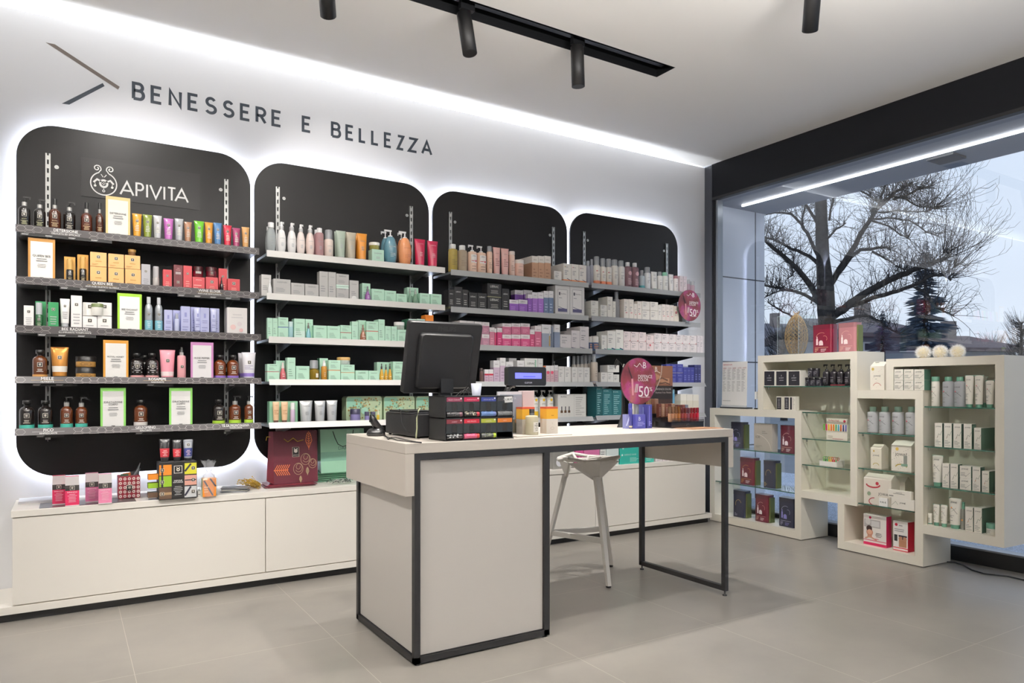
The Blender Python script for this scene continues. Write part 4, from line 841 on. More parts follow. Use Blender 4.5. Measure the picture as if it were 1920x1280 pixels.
s = wsh(0, 4)
for x0, x1, d in ((35, 64.6, 'at the shelf end'), (70.3, 99.5, 'beside the pump bottles')): s('bt', x0, x1, 750.4, 'black bottle with turquoise band ' + d, col='1c1614', bands=[(.08, .24, '4cb8a6')], ops=apb(), **B1)
for x0, x1, yt, d in ((112.5, 137.2, 743, 'beside the black ones'), (140.8, 164.8, 744.4, 'beside the green card')): s('bt', x0, x1, yt, 'amber pump bottle with turquoise band ' + d, col='5e3018', bands=[(.08, .26, '4cb8a6')], bh=.70, cap='pump', collar='c4c4c0', ops=apb())
s('cd', 188, 236.2, 727, 'green-bordered card IDRATAZIONE CORPO beside the turquoise bottles', col='edecea', border='8fd86a', ops=[('t', 'IDRATAZIONE', .5, .65, .72, '3a3a3c', 1), ('t', 'CORPO', .5, .595, .36, '3a3a3c', 1)] + CT('.', 0)[1:])
s('bt', 251.3, 277.9, 749.6, 'amber bottle with white band between the cards', col='5e3018', bands=[(.08, .26, 'dedad6')], ops=apb(), **B1)
s('cd', 317, 361, 727, 'green-bordered card IDRATAZIONE CORPO beside the upright', col='edecea', border='8fd86a', ops=[('t', 'IDRATAZIONE', .5, .65, .72, '3a3a3c', 1), ('t', 'CORPO', .5, .595, .36, '3a3a3c', 1)] + CT('.', 0)[1:])
s('bt', 400, 424, 749, 'black bottle with lime band', col='1c1614', bands=[(.08, .24, 'a8d040')], ops=apb(), **B1)
for x0, x1, d in ((431, 454.4, 'beside the upright'), (459.5, 477, 'at the light gap')): s('bt', x0, x1, 741.8, 'amber pump bottle with lime band ' + d, col='5e3018', bands=[(.08, .26, 'a8d040')], bh=.70, cap='pump', collar='c4c4c0', ops=apb())
# --- second bay
s = wsh(1, 0); DP = [('t', 'DARPHIN', .5, .72, .6, '8a949a'), ('n', .2, .8, .3, .5, 3, 'a8aeb2', 1)]
s('bt', 498.5, 511, 424, 'clear oval bottle half hidden at the shelf end', d=.06, col='c3c9c8', shape='oval', bh=.85, cap='flat', cr=.6, capc='eeeeee', k='tint'); s('bt', 500.8, 519.6, 415.8, 'clear oval bottle with white cap', col='c0c7c8', shape='oval', bh=.84, cap='flat', cr=.62, capc='f2f2f2', k='tint', ops=DP)
for x0, x1, yt, c in ((520.9, 538.4, 414.2, 'f0efee'), (540.6, 557.7, 416.4, 'f1efee'), (558.1, 574.2, 419.2, 'f1e4de'), (575.2, 591.8, 420.8, 'f0dcd4')): s('bt', x0, x1, yt, 'white oval lotion bottle with hooked pump', col=c, shape='oval', bh=.76, cap='hook', cr=.52, capc='f4f4f4', collar='c9c9c9', ops=DP)
s('bt', 589, 600, 430, 'rose clear bottle standing behind', d=.06, col='c9a0a4', shape='slim', bh=.85, cap='flat', cr=.6, capc='f2f2f2', k='tint'); s('bt', 593.2, 609.2, 426.4, 'rose clear toner bottle with white cap', col='d0a5a8', shape='slim', bh=.84, cap='flat', cr=.6, capc='f2f2f2', k='tint', ops=DP)
s('bt', 610.4, 627.2, 430, 'cream foaming bottle with clear cap', col='ead9cf', shape='slim', bh=.68, cap='clear', cr=.85, ops=DP)
for x0, x1, yt, c, d in ((631.5, 650.3, 431.6, 'a9b8a9', 'sage green'), (651, 670, 434.6, 'b4ab98', 'beige grey'), (671, 690.5, 436.6, 'e0912c', 'orange')): s('tb', x0, x1, yt, d + ' cleanser tube on white cap', col=c, capc='f0f0ee', crimp=lighten(c, .2), ops=DP, cf=.10); s('tb', x0 - 3.5, x1 - 6, yt + 2, d + ' tube standing one row back', d=.055, col=c, capc='f0f0ee', cf=.10)
s('bx', 697.5, 720, 467.9, 'mint carton with an olive jar on it', col='bfe3cf', ops=DP, th=.07); s('jr', 696, 715, 453.6, 'olive jar with white lid standing on a mint carton', yb=467, col='8d8a48', lid='efeee8')
s('bt', 717, 735, 432.3, 'teal pump bottle standing behind', d=.10, col='54808f', shape='oval', bh=.80, cap='pumpl', cr=.35, capc='f2f2f2'); s('bt', 724.5, 749, 428.7, 'big teal blue pump bottle', col='5f8b9b', shape='oval', bh=.80, cap='pumpl', cr=.34, capc='f2f2f2', ops=[('t', 'DARPHIN', .5, .72, .55, 'cfe0e4'), ('n', .3, .8, .25, .45, 3, 'cfe0e4')])
s('bt', 748, 763, 435, 'peach pump bottle standing behind', d=.10, col='e0905e', shape='oval', bh=.80, cap='pumpl', cr=.35, capc='f2f2f2'); s('bt', 752, 776, 431.6, 'big peach orange pump bottle', col='ea9c68', shape='oval', bh=.80, cap='pumpl', cr=.34, capc='f2f2f2', ops=[('t', 'DARPHIN', .5, .72, .55, 'b8683c'), ('n', .3, .8, .25, .45, 3, 'c87848')])
for x0, x1, yt, d in ((780, 800.6, 447, 'beside the peach bottle'), (803.8, 824.2, 450.4, 'at the shelf end')): s('tb', x0, x1, yt, 'crimson tube on white cap ' + d, col='bd1f4c', capc='f0eeec', crimp='a81842', ops=[('t', 'DARPHIN', .5, .85, .6, 'f0c8d0'), ('n', .2, .8, .3, .5, 3, 'f0c8d0', 1)], cf=.10)
s = wsh(1, 1); GB = [('t', 'DARPHIN', .5, .82, .56, '77797c'), ('n', .15, .7, .25, .5, 3, '8d8f92')]; MT = [('t', 'DARPHIN', .5, .80, .56, '6b8f7c'), ('n', .15, .75, .2, .55, 4, '86a897')]; GR = 'b7b6b4'; MI = 'bfe6d0'
s('bx', 490, 508.5, 515, 'pale grey carton at the shelf end', d=.03, col='d4d2cf', ops=GB); s('bt', 502, 511.7, 521.6, 'white dropper bottle before the grey cartons', col='efefee', shape='drop', bh=.74, cap='drop', capc='d8d8d8')
for x0, x1, yt, d in ((512.5, 545, 523.4, 'widest grey carton'), (545.8, 571, 530.9, 'low grey carton, nearer the wide one'), (572, 597.6, 533, 'low grey carton, nearer the tall ones')): s('bx', x0, x1, yt, d, col=GR, ops=GB)
s('bx', 599, 615.2, 509, 'tall grey carton, first of the tall pair', col=GR, ops=GB); s('bx', 615.6, 630, 510.3, 'tall grey carton, second of the tall pair', col=GR, ops=GB)
s('bx', 630.6, 654.2, 537.6, 'grey and mint carton, lower of a stack', col=GR, top='cfe6da', tf=.12, ops=GB); s('bx', 630.6, 654.2, 513.9, 'grey carton, upper of a stack', yb=536.8, col=GR, base='cfe6da', ops=GB); s('bx', 655.6, 672.5, 526, 'grey carton with white arch print', col='c6c5c3', ops=GB + [('c', .5, .12, .3, 'e8e8e6')])
s('bx', 679, 694.5, 531.3, 'mint carton behind a purple dropper', d=.04, col=MI, ops=MT, th=.05); s('bt', 686, 696.3, 536, 'purple dropper bottle', col='9a62a8', shape='drop', bh=.68, cap='drop', capc='6d6470', ops=[('n', .2, .8, .3, .7, 2, 'e0cce4', 1)])
for x0, x1, yt, d in ((697, 720.6, 542, 'mint carton beside the purple dropper'), (721, 742.8, 545, 'square mint carton, middle'), (743.2, 763, 551, 'low mint carton')): s('bx', x0, x1, yt, d, col=MI, ops=MT)
s('bx', 763.5, 784.5, 539.3, 'tall mint carton behind two droppers', d=.045, th=.06, col=MI, ops=MT)
for x0, x1, yt, d in ((766, 773.8, 540.4, 'nearer the emblem'), (775.7, 786.6, 541.5, 'nearer the window')): s('bt', x0, x1, yt, 'pale green glass dropper bottle ' + d, col='8fb49c', shape='drop', bh=.70, cap='drop', capc='9aa49e', k='tint')
s('bx', 787.4, 806, 550, 'mint carton, last but one', col=MI, ops=MT); s('bx', 807.2, 828, 551.3, 'mint carton at the shelf end', col=MI, ops=MT)
s = wsh(1, 2)
s('bx', 501, 511, 596, 'narrow mint carton at the shelf end', col=MI, ops=MT); s('bx', 511.2, 520.8, 596.5, 'narrow mint carton, second in line', col=MI, ops=MT)
s('bx', 521.5, 540.5, 613, 'mint carton, lower with blue line', col=MI, ops=MT[1:], top='6d88b8', tf=.05); s('bx', 521.5, 540.5, 595, 'mint carton, upper of the blue-line pair', yb=612.4, col=MI, ops=MT)
s('bt', 541, 551.2, 602.7, 'aqua cylinder with pale cap', col='a8cfd4', shape='slim', bh=.72, cap='flat', cr=.95, capc='c9dfe0'); s('bx', 551.6, 572, 597.6, 'mint carton with pale lower label', col=MI, ops=MT + [('r', 0, 1, 0, .42, 'd3ece0')]); s('bx', 572.7, 586.9, 598.7, 'mint carton behind an aqua dropper', col=MI, d=.04, th=.05, ops=MT)
s('bt', 574.9, 584.3, 604.8, 'aqua dropper bottle', col='8fc6cf', shape='drop', bh=.68, cap='drop', capc='6c6260')
for x0, x1, yt, d in ((588, 613, 610.3, 'low square mint carton, nearer the aqua dropper'), (613.6, 637.9, 611.4, 'low square mint carton, second')): s('bx', x0, x1, yt, d, col=MI, ops=MT)
s('bx', 638.5, 659, 623.2, 'mint carton, lower with red line', col=MI, top='b5524c', tf=.05, ops=MT[1:]); s('bx', 638.5, 659, 609.9, 'mint carton, upper of the red-line pair', yb=622.6, col=MI, ops=MT); s('bx', 659.8, 671.6, 602.7, 'narrow tall mint carton', col=MI, ops=MT); s('bx', 672, 686.3, 600.5, 'mint carton behind a brown dropper', d=.03, th=.05, col=MI, ops=MT)
s('bt', 677, 688, 608.6, 'brown serum dropper bottle', col='9a6650', shape='drop', bh=.68, cap='drop', capc='7a5c50', ops=[('n', .2, .8, .2, .6, 2, 'e8cfc4', 1)])
s('bx', 687, 709.2, 620.5, 'mint carton, lower with coral line', col=MI, top='d06a60', tf=.05, ops=MT[1:]); s('bx', 687, 709.2, 602.7, 'mint carton, upper of the coral-line pair', yb=620, col=MI, ops=MT); s('bx', 709.6, 721.4, 599, 'tall narrow mint carton with deep sides', col=MI, th=.09, ops=MT)
s('bx', 722, 733.3, 611.4, 'slim mint carton of a pair, first', col=MI, ops=MT); s('bx', 733.9, 744.2, 612, 'slim mint carton of a pair, second', col=MI, ops=MT); s('bx', 744.8, 765, 618, 'mint carton with a jar on it', col=MI, ops=MT); s('jr', 743, 761.5, 603.3, 'grey glass jar with white lid on a mint carton', yb=617.2, col='a9b4ac', lid='f0f0ee', lf=.45)
s('bx', 766, 797, 598, 'deep green-sided cartons behind the monitor', n=2, col='cfe9dc', side='3f7a5c', th=.12, ops=MT); s('bx', 797.5, 812.9, 590.6, 'bright orange carton above the monitor', th=.07, col='e8862a', ops=[('t', 'DARPHIN', .5, .6, .7, 'fff0d8')])
s = wsh(1, 3)
s('bx', 501, 524, 696.5, 'mint carton, lower with rose line', col=MI, top='c08080', tf=.05, ops=MT[1:]); s('bx', 501, 524, 682.5, 'mint carton, upper of the rose-line pair', yb=695.8, col=MI, ops=MT); s('bt', 525.6, 538, 679.2, 'coral dropper bottle', col='c9646c', shape='drop', bh=.7, cap='drop', capc='e8d8d4', ops=[('n', .2, .8, .3, .7, 2, 'f4d8d4', 1)]); s('bx', 517, 534, 676, 'mint carton standing behind the coral dropper', d=.07, col=MI)
s('bx', 538.6, 554, 670.5, 'tallest mint carton', col=MI, ops=MT); s('bx', 554.9, 580.3, 686.2, 'low square mint carton beside the gift bag', col=MI, ops=MT)
s('bt', 581.5, 601.5, 675, 'knotted film bag of amber bottles', name='gift_bag', cat='bag', col='a08428', shape='round', bh=.62, cap='clear', cr=.8, k='tint', ops=[('r', .55, .85, .3, .7, 'eeeae0')]); s('bt', 603.7, 614.7, 675.3, 'golden oil bottle with white pump', col='b9822c', shape='slim', bh=.72, cap='spray', cr=.6, capc='efefee', ops=[('n', .2, .8, .3, .7, 3, 'f0e0b8', 1)]); s('bx', 599, 615, 671.6, 'green-sided mint carton behind the oil bottle', d=.06, col=MI, side='3f7a5c')
s('bx', 616.2, 638.3, 693.5, 'mint carton, lower with orange line', col=MI, top='d89058', tf=.05, ops=MT[1:]); s('bx', 616.2, 638.3, 675.3, 'mint carton, upper of the orange-line pair', yb=693, col=MI, ops=MT)
s('bx', 639.2, 665, 698, 'mint carton, lower under the gold jar', col=MI, top='d8b080', tf=.05, ops=MT[1:]); s('bx', 639.2, 665, 683.6, 'mint carton, upper under the gold jar', yb=697.5, col=MI, ops=MT); s('jr', 636, 660, 669.4, 'frosted jar with gold lid on mint cartons', yb=683, col='c8d4cc', lid='d0a866')
s('bx', 666.5, 690.6, 694.5, 'low mint carton, nearer the gold jar', col=MI, ops=MT); s('bx', 691.2, 711, 695, 'low mint carton, nearer the gold oils', col=MI, ops=MT); s('bx', 707, 735, 679, 'wide mint box behind the gold oils', d=.07, col=MI)
for x0, x1, yt, d in ((713, 721, 681, 'first'), (721.4, 728.5, 682.5, 'second'), (729, 736, 681, 'third')): s('bt', x0, x1, yt, 'golden oil dropper bottle, %s of three' % d, col='d0a028', shape='drop', bh=.70, cap='drop', capc='1c1614', ops=[('n', .2, .8, .2, .5, 2, 'fff0c0', 1)])
s('bx', 737, 759.5, 694.6, 'mint carton, lower beside the monitor', col=MI, ops=MT); s('bx', 737, 759.5, 678, 'mint carton, upper beside the monitor', yb=694, col=MI, ops=MT)
s = wsh(1, 4)
s('bx', 505, 558.4, 752.4, 'wide green gift carton behind the peach tubes', d=.05, th=.06, col='8fc9a4', ops=[('r', .03, .97, .03, .97, 'a5d6b6')])
for x0, x1, d in ((511.8, 525.2, 'nearer the shelf end'), (527.8, 541.4, 'nearer the lilac bottle')): s('tb', x0, x1, 753, 'peach foundation tube ' + d, col='e2bd97', capc='5a4038', cf=.18, ops=[('t', 'DARPHIN', .5, .85, .6, 'a87c58'), ('n', .1, .9, .3, .6, 3, 'b08860')])
s('bt', 545.3, 554.5, 754.7, 'lilac cylinder with white cap', col='cdb9d2', shape='slim', bh=.68, cap='flat', cr=.9, capc='efefef')
for x0, x1, yt in ((563.5, 588.6, 751), (591.3, 612.6, 751.2), (613.8, 635, 750.3)): s('tb', x0, x1, yt, 'silver white mask tube', col='cfd1d2', k='satin', capc='d8d8da', cf=.07, crimp='b8babc', ops=[('t', 'DARPHIN', .5, .78, .6, '77797c'), ('n', .2, .8, .3, .5, 3, '8f9194', 1)])
rg = random.Random(11); FLO = [('r', .0, .42, .55, .98, '9fd4bb')] + [('c', rg.uniform(.04, .96), rg.uniform(.1, .95), rg.uniform(.012, .03), rg.choice(('a88a50', '8f7a48', 'b99a62', '6fa08a'))) for _ in range(80)] + [('c', .5, .42, .1, 'a9d8c2')]
for x0, x1, d in ((649, 716.4, 'beside the silver tubes'), (719.5, 777.6, 'middle'), (780, 840, 'behind the card reader')): s('ft', x0, x1, 742.7, 'mint and gold floral gift tin, ' + d, d=.085, th=.09, col='c2d6b0', lid='b9cfa8', ops=FLO)
for x0, x1, yt, d in ((660, 678.8, 766.7, 'larger'), (685.2, 694, 771.8, 'small, second'), (696.3, 705.3, 771.8, 'small, third')): s('jr', x0, x1, yt, '%s purple glass jar before the tin' % d, col='8d86b8', lid='3c3a52', lf=.4)
s('bt', 707, 712.6, 769, 'tiny yellow dropper vial', col='d8b840', shape='slim', bh=.6, cap='drop', capc='e8dcc0')
# --- third bay
LI = lambda c='5c5450': [('t', 'LIERAC', .5, .80, .56, c), ('n', .15, .8, .25, .6, 4, c)]
s = wsh(2, 0)
s('bt', 845, 861.2, 456.6, 'clear yellow oil bottle with white cap', col='c9b25c', shape='square', bh=.84, cap='flat', cr=.62, capc='f0f0ee', k='tint', ops=LI('7a6a30')); s('bt', 862.5, 879.5, 458.8, 'clear beige tonic bottle with white cap', col='c9b8a2', shape='square', bh=.84, cap='flat', cr=.62, capc='f0f0ee', k='tint', ops=LI('8a7a68'))
for x0, x1, yt, d in ((881.6, 897.5, 457.7, 'first'), (898, 915, 459.9, 'second')): s('bt', x0, x1, yt, 'cream pink pump bottle with red promotion label, ' + d, col='eccdb8', shape='square', bh=.78, cap='pumpl', cr=.4, capc='f2f2f2', ops=[('r', .12, .95, .52, .98, 'f6f3f0'), ('t', 'LIERAC', .5, .9, .5, '5c5450'), ('c', .72, .62, .12, 'c93a4a'), ('n', .15, .55, .58, .68, 1, 'c93a4a'), ('n', .2, .9, .1, .4, 2, 'a88a78')])
s('bt', 915.6, 925.3, 461, 'slim peach bottle with clear grey cap', col='eccab4', shape='slim', bh=.82, cap='clear', cr=.85, ops=LI('a08070'))
for x0, x1, yt, d in ((926.9, 940.6, 463, 'first'), (942.2, 956.8, 465, 'second')): s('tb', x0, x1, yt, 'powder pink body tube, %s of two' % d, col='e3b4ae', capc='efeae6', crimp='d6a09a', ops=LI('9a6f6c'), cf=.09)
s('bt', 957.4, 967.8, 470.6, 'powder pink cylinder bottle', col='e8cabc', shape='slim', bh=.87, cap='flat', cr=.97, capc='efe3dc', ops=LI('a08070')); s('jr', 969, 986, 486.5, 'pale pink jar with white lid', col='e9c3b4', lid='efe9e4', lf=.2, ops=LI('a08070'))
for x0, x1, d in ((997.5, 1009.1, 'first'), (1009.4, 1020.9, 'second'), (1021.2, 1033, 'third')): s('bx', x0, x1, 480, 'caramel carton with white top, %s of three' % d, col='b28c72', top='ece6e0', tf=.28, th=.22, ops=[('t', 'LIERAC', .5, .84, .6, '8a7a70'), ('n', .2, .8, .1, .5, 3, '94705a')])
s('bx', 1039, 1053, 508.4, 'small white carton before the orange-based ones', col='edeae6', ops=side([]), d=.0)
for x0, x1, yt, d in ((1056.5, 1071, 494.2, 'first'), (1071.6, 1085.2, 495.5, 'second'), (1085.8, 1099.5, 497, 'third')): s('bx', x0, x1, yt, 'white carton with orange base, %s of three' % d, col='ece8e2', base='e88a4c', bf=.16, th=.20, ops=side([('s', [(.45, .22), (.9, .14)], .06, '2b3c60'), ('c', .2, .83, .05, ('d0a030', 'c83a4a', 'c83a4a')[('first', 'second', 'third').index(d)])]))
s = wsh(2, 1); BK = [('t', 'LIERAC', .5, .78, .62, 'e4e2de'), ('n', .2, .8, .2, .5, 3, 'a8a6a2', 1)]
for x0, x1, yt, d in ((841, 851.4, 543, 'narrow black carton at the shelf end'), (851.9, 866.7, 538, 'black carton with broad lettering, second'), (867.2, 877.6, 543.4, 'narrow black carton with white figure print'), (879, 895, 549, 'low black carton, nearer the shelf end'), (895.8, 912.6, 550, 'low black carton, nearer the stacked pair')): s('bx', x0, x1, yt, d, col='1d1c1d', base='5a5a40' if x0 in (841, 879) else None, bf=.1, ops=BK, th=.08)
s('bx', 914, 940, 556, 'wide black carton, lower of a stack', col='1c1b1c', top='8a8a6a', tf=.05, ops=BK, th=.08); s('bx', 914, 940, 532, 'wide black carton, upper of a stack', yb=555.4, col='1c1b1c', ops=BK, th=.08); s('bx', 940.8, 954.9, 541.7, 'tall black carton beside the violet ones', col='1d1c1d', ops=BK, base='6a6a48', bf=.08, th=.08)
VI = [('t', 'LIERAC', .5, .86, .56, '6a5a70'), ('n', .15, .8, .15, .5, 3, 'b48ad0')]
for x0, x1, d in ((955.3, 972.1, 'first'), (972.4, 989.2, 'second')): s('bx', x0, x1, 562, 'low violet carton with white top, %s in front' % d, col='8150a8', top='e9e6ea', tf=.30, ops=VI); s('bx', x0 + 10, x1 + 9, 544, 'tall violet carton behind, ' + d, d=.08, col='6f4796', top='e9e6ea', tf=.18, ops=VI)
s('bx', 989.9, 998, 552, 'narrow violet carton with white top', col='7f50a6', top='e9e6ea', tf=.2, ops=VI)
for x0, x1, d in ((998.2, 1008.6, 'first'), (1009, 1019.3, 'second')): s('bx', x0, x1, 548, 'tall violet carton in front, %s of two' % d, col='9567b8', top='e9e6ea', tf=.28, ops=VI)
for x0, x1, d in ((1019.8, 1028.5, 'first'), (1029, 1037.8, 'second')): s('bx', x0, x1, 545.6, 'slate blue carton with white top, ' + d, col='5d6f8c', top='e9e8ea', tf=.28, ops=VI[:1] + [('n', .2, .8, .15, .5, 3, 'a8b4c8')])
for x0, x1, yt, d in ((1041.2, 1068.4, 535.3, 'first'), (1068.8, 1095.7, 536.2, 'second')): s('bx', x0, x1, yt, 'large white box with framed label, ' + d, col='d9d7d6', th=.12, ops=[('r', .17, .83, .13, .87, '8d8b90'), ('r', .19, .81, .14, .86, 'e6e4e3'), ('r', .24, .34, .68, .78, '4a4650'), ('t', 'BioNike', .56, .73, .36, '77757c'), ('n', .24, .7, .56, .62, 1, '9a98a0'), ('r', .19, .81, .14, .24, '4f4c72'), ('s', [(.2, .30), (.5, .25), (.8, .22)], .03, '4f4c72')])
s = wsh(2, 2); FU = lambda c, f=.3: dict(col=c, top='ece6e8', tf=f, ops=[('t', 'LIERAC', .5, .84, .6, '8a6a78'), ('n', .2, .8, .15, .5, 3, 'e8a8c0')])
for i, (x0, x1) in enumerate(((862, 875.5), (876, 889.5), (890, 903.7))): s('bx', x0, x1, 601 + i, 'white-topped pink carton behind the monitor, %s' % ORD[i + 1], th=.12, **FU('c08a9c', .2))
s('bx', 904, 917.6, 626.7, 'pale mauve carton with white top, lower of two', **FU('b98a9e')); s('bx', 904, 917.6, 604, 'pale mauve carton with white top, upper of two', yb=626, **FU('b08094')); s('bx', 918, 927.4, 614, 'rose carton with white top beside the monitor', **FU('c27a90', .22)); s('bt', 928, 931.6, 616, 'thin hot pink tube standing between cartons', col='c8406c', shape='slim', bh=.8, cap='flat', cr=.9, capc='eeeeee'); s('bx', 932.2, 941.6, 614.7, 'narrow fuchsia carton with white top', **FU('b8386c', .22))
for i, (x0, x1) in enumerate(((942, 958.8), (959.5, 976), (976.6, 993.6))): s('bx', x0, x1, 627.4, 'fuchsia carton in the lower row, %s of three' % ORD[i + 1], **FU('c04a7a')); s('bx', x0, x1, 606.4, 'rose carton in the upper row, %s of three' % ORD[i + 1], yb=626.8, th=.16, **FU('b3617f'))
s('bx', 994, 1002.6, 617.6, 'narrow rose carton with white top', **FU('b8486f', .25)); s('bx', 1003, 1015.3, 611, 'tall rose carton with white top', **FU('b8607c', .25))
s('bx', 1016, 1033.3, 608.5, 'tall slate carton with gold ampoule print', col='8f98a8', top='e8e8ea', tf=.36, ops=[('t', 'LIERAC', .45, .84, .6, '55585e'), ('r', .78, .9, .12, .55, 'b09040'), ('r', .8, .88, .55, .72, 'c8c8c8')]); s('bx', 1034, 1039, 612, 'slate carton pressed between taller neighbours', d=.02, col='8690a4'); s('bx', 1039.5, 1050, 608.7, 'slate blue carton with white top', col='7f8ba2', top='e8e8ea', tf=.3, ops=FU('x')['ops'][:1])
WL = side([('s', [(.0, .12), (.9, .05)], .07, '4a4868')])
s('bx', 1050.4, 1071, 627.2, 'low white carton with grey foot line', col='e0dbdd', ops=WL, th=.08); s('bx', 1071.4, 1087, 619.5, 'medium white carton with grey foot line', col='e0dadc', ops=WL, th=.16); s('bx', 1087.4, 1104, 612.3, 'tall white carton with grey foot line', col='e2dcde', ops=WL, th=.18)
for x0, x1, d in ((1104.8, 1110, 'back'), ): pass
s = wsh(2, 3); MV = lambda c='c9b4c8', f=.3, t='LIERAC': dict(col=c, top='ecebec', tf=f, ops=[('t', t, .5, .84, .6, '77707a'), ('n', .2, .8, .15, .5, 3, 'a890a8')])
s('bt', 901, 907.6, 690, 'small brown bottle half behind the monitor', col='5c4440', shape='slim', bh=.8, cap='flat', cr=.9, capc='3a2c2a')
for x0, x1, d in ((908.5, 916.6, 'first'), (916.9, 925, 'second')): s('bx', x0, x1, 692.6, 'low mauve carton with red promotion strip, ' + d, col='cdb0c0', top='ecebec', tf=.3, ops=[('r', 0, 1, .58, .7, 'c8304a'), ('n', .2, .8, .15, .5, 2, 'a890a8')])
for x0, x1, yt, d, dd in ((925.5, 937.2, 675.8, 'tall lilac carton, nearer the monitor', 0), (937.6, 948.2, 671, 'tallest lilac carton', 0), (948.8, 962.4, 678.2, 'lilac carton behind the customer display', 0), (954, 968.5, 671.5, 'lilac carton in the back row', .06), (969.8, 983, 675.8, 'lilac carton before the wide white box', 0)): s('bx', x0, x1, yt, d, d=dd, **MV())
s('bx', 983.5, 1008, 671.8, 'wide white box with green corner mark', col='ebebe9', ops=[('t', 'LIERAC', .5, .8, .6, '5c6460'), ('r', .78, .9, .62, .95, '9fc4b0'), ('n', .3, .7, .55, .62, 1, 'b0a060')]); s('bx', 1008.6, 1018, 672.2, 'narrow white carton beside the wide box', col='e8e8e6', ops=LI()); s('bx', 1019, 1023.4, 686, 'thin carton with orange top', col='e8c8b8', top='d87840', tf=.06)
for x0, x1, yt, d in ((1023.8, 1031.2, 685.4, 'first'), (1031.5, 1038.8, 685.4, 'second')): s('bx', x0, x1, yt, 'pale rose carton with pink round badge, ' + d, col='d5b4bc', top='ecebec', tf=.3, ops=[('c', .5, .62, .36, 'd0506c'), ('n', .2, .8, .15, .45, 3, 'b08c98')])
s('bx', 1039.3, 1046.5, 684.7, 'pale rose carton without badge', **MV('cfb0ba', .28))
WB = side([('s', [(.45, .10), (.95, .04)], .07, '2f3a60')])
for x0, x1, yt, d in ((1047.2, 1058.5, 687, 'first'), (1059, 1070.5, 687.3, 'second'), (1072.6, 1083.4, 688.3, 'third'), (1083.8, 1094.7, 688.6, 'fourth'), (1095, 1105.9, 689, 'fifth')): s('bx', x0, x1, yt, 'white carton with sand base, %s of five' % d, col='eae9e6', base='d9cfae', bf=.10, ops=WB)
for i, x0 in enumerate((1075, 1082.6, 1090, 1097.2, 1104.6)): s('bt', x0, x0 + 6.8, 667.4 - i * .7, 'slim beige serum bottle, %s behind the cartons' % ORD[i + 1], d=.09, col='cfc8be', shape='slim', bh=.70, cap='clear', cr=.8)
s('bt', 1112.4, 1124, 664, 'tall beige serum bottle at the shelf end', col='cbc0b4', shape='slim', bh=.74, cap='clear', cr=.6, bands=[(.0, .12, 'a8a8b4')], ops=[('n', .3, .7, .3, .7, 3, '9a8f88', 1)])
s = wsh(2, 4)
for i, (x0, x1) in enumerate(((999, 1012.5), (1013.4, 1026.6), (1027.8, 1040.5))): s('bt', x0, x1, 731, 'clear pump bottle, white-yellow label, %s of three' % ORD[i + 1], col='d8d8d4', shape='square', bh=.78, cap='pump', cr=.42, capc='9a9a98', ops=[('r', .02, .98, .1, 1.0, 'f0eee8'), ('r', .02, .98, .1, .36, 'eac22c'), ('c', .5, 1.0, .2, 'eac22c'), ('t', 'LIERAC', .5, .78, .6, '77756c'), ('n', .15, .85, .45, .62, 2, 'a0a098', 1)])
o = s('bx', 1046, 1099, 738.8, 'white treatment kit box picturing three brown droppers', col='e9e8e4', th=.14, ops=[('t', 'BioNike', .2, .90, .2, '66646a'), ('r', .56, .57, 0, 1, 'd0cfcc'), ('n', .62, .95, .12, .9, 9, 'c0bfbc')] + [q for k in range(3) for q in (('r', .09 + .13 * k, .17 + .13 * k, .12, .34, '5a3c20'), ('r', .09 + .13 * k, .17 + .13 * k, .12, .24, 'e4e2dc'), ('r', .115 + .13 * k, .145 + .13 * k, .34, .50, '20242c'))])
# --- fourth bay
s = wsh(3, 0)
for x0, x1, yt, d in ((1101.5, 1109, 488.5, 'farther from the window'), (1108.6, 1114.5, 485.5, 'nearer the window')): s('bt', x0, x1, yt, 'clear lilac spray bottle ' + d, d=.03, col='c0c2d0', shape='slim', bh=.78, cap='clear', cr=.7, k='tint')
for x0, x1, yt, d in ((1117.2, 1128.2, 480, 'tallest'), (1129, 1138.8, 483.6, 'middle'), (1139.6, 1150, 484.6, 'third')): s('bt', x0, x1, yt, '%s white and coral lotion bottle with clear pump' % d, col='e6e2da', shape='slim', bh=.70, cap='clear', cr=.75, bands=[(.0, .24, 'e8906c')], ops=side([('c', .2, .82, .09, 'c8404c')]))
s('bt', 1151, 1162.2, 486, 'white lotion bottle with smoky cap', col='e3e0da', shape='slim', bh=.78, cap='clear', cr=.8, ops=side([])); s('bt', 1163.2, 1174.8, 487.7, 'white lotion bottle with pink-clear cap', col='e6e4e2', shape='slim', bh=.78, cap='clear', cr=.7, ops=side([]))
for x0, x1, yt, d in ((1175.6, 1188.3, 490.7, 'first'), (1189, 1201.6, 492, 'second')): s('bt', x0, x1, yt, 'mauve micellar bottle with white cap, %s of two' % d, col='a27c86', shape='square', bh=.85, cap='flat', cr=.5, capc='f0f0f0', k='tint', ops=[('c', .5, .78, .28, 'e0b4bc'), ('n', .2, .8, .1, .5, 5, 'dcc0c6')])
s('bt', 1202.6, 1211.6, 506, 'small clear bottle with teal base', col='aebcc4', shape='slim', bh=.72, cap='clear', cr=.6, bands=[(.0, .3, '4c9aa4')]); s('bt', 1212.8, 1222.6, 500.3, 'white foam dispenser with clear hood', col='e6e8ea', shape='slim', bh=.76, cap='clear', cr=.85, ops=side([]))
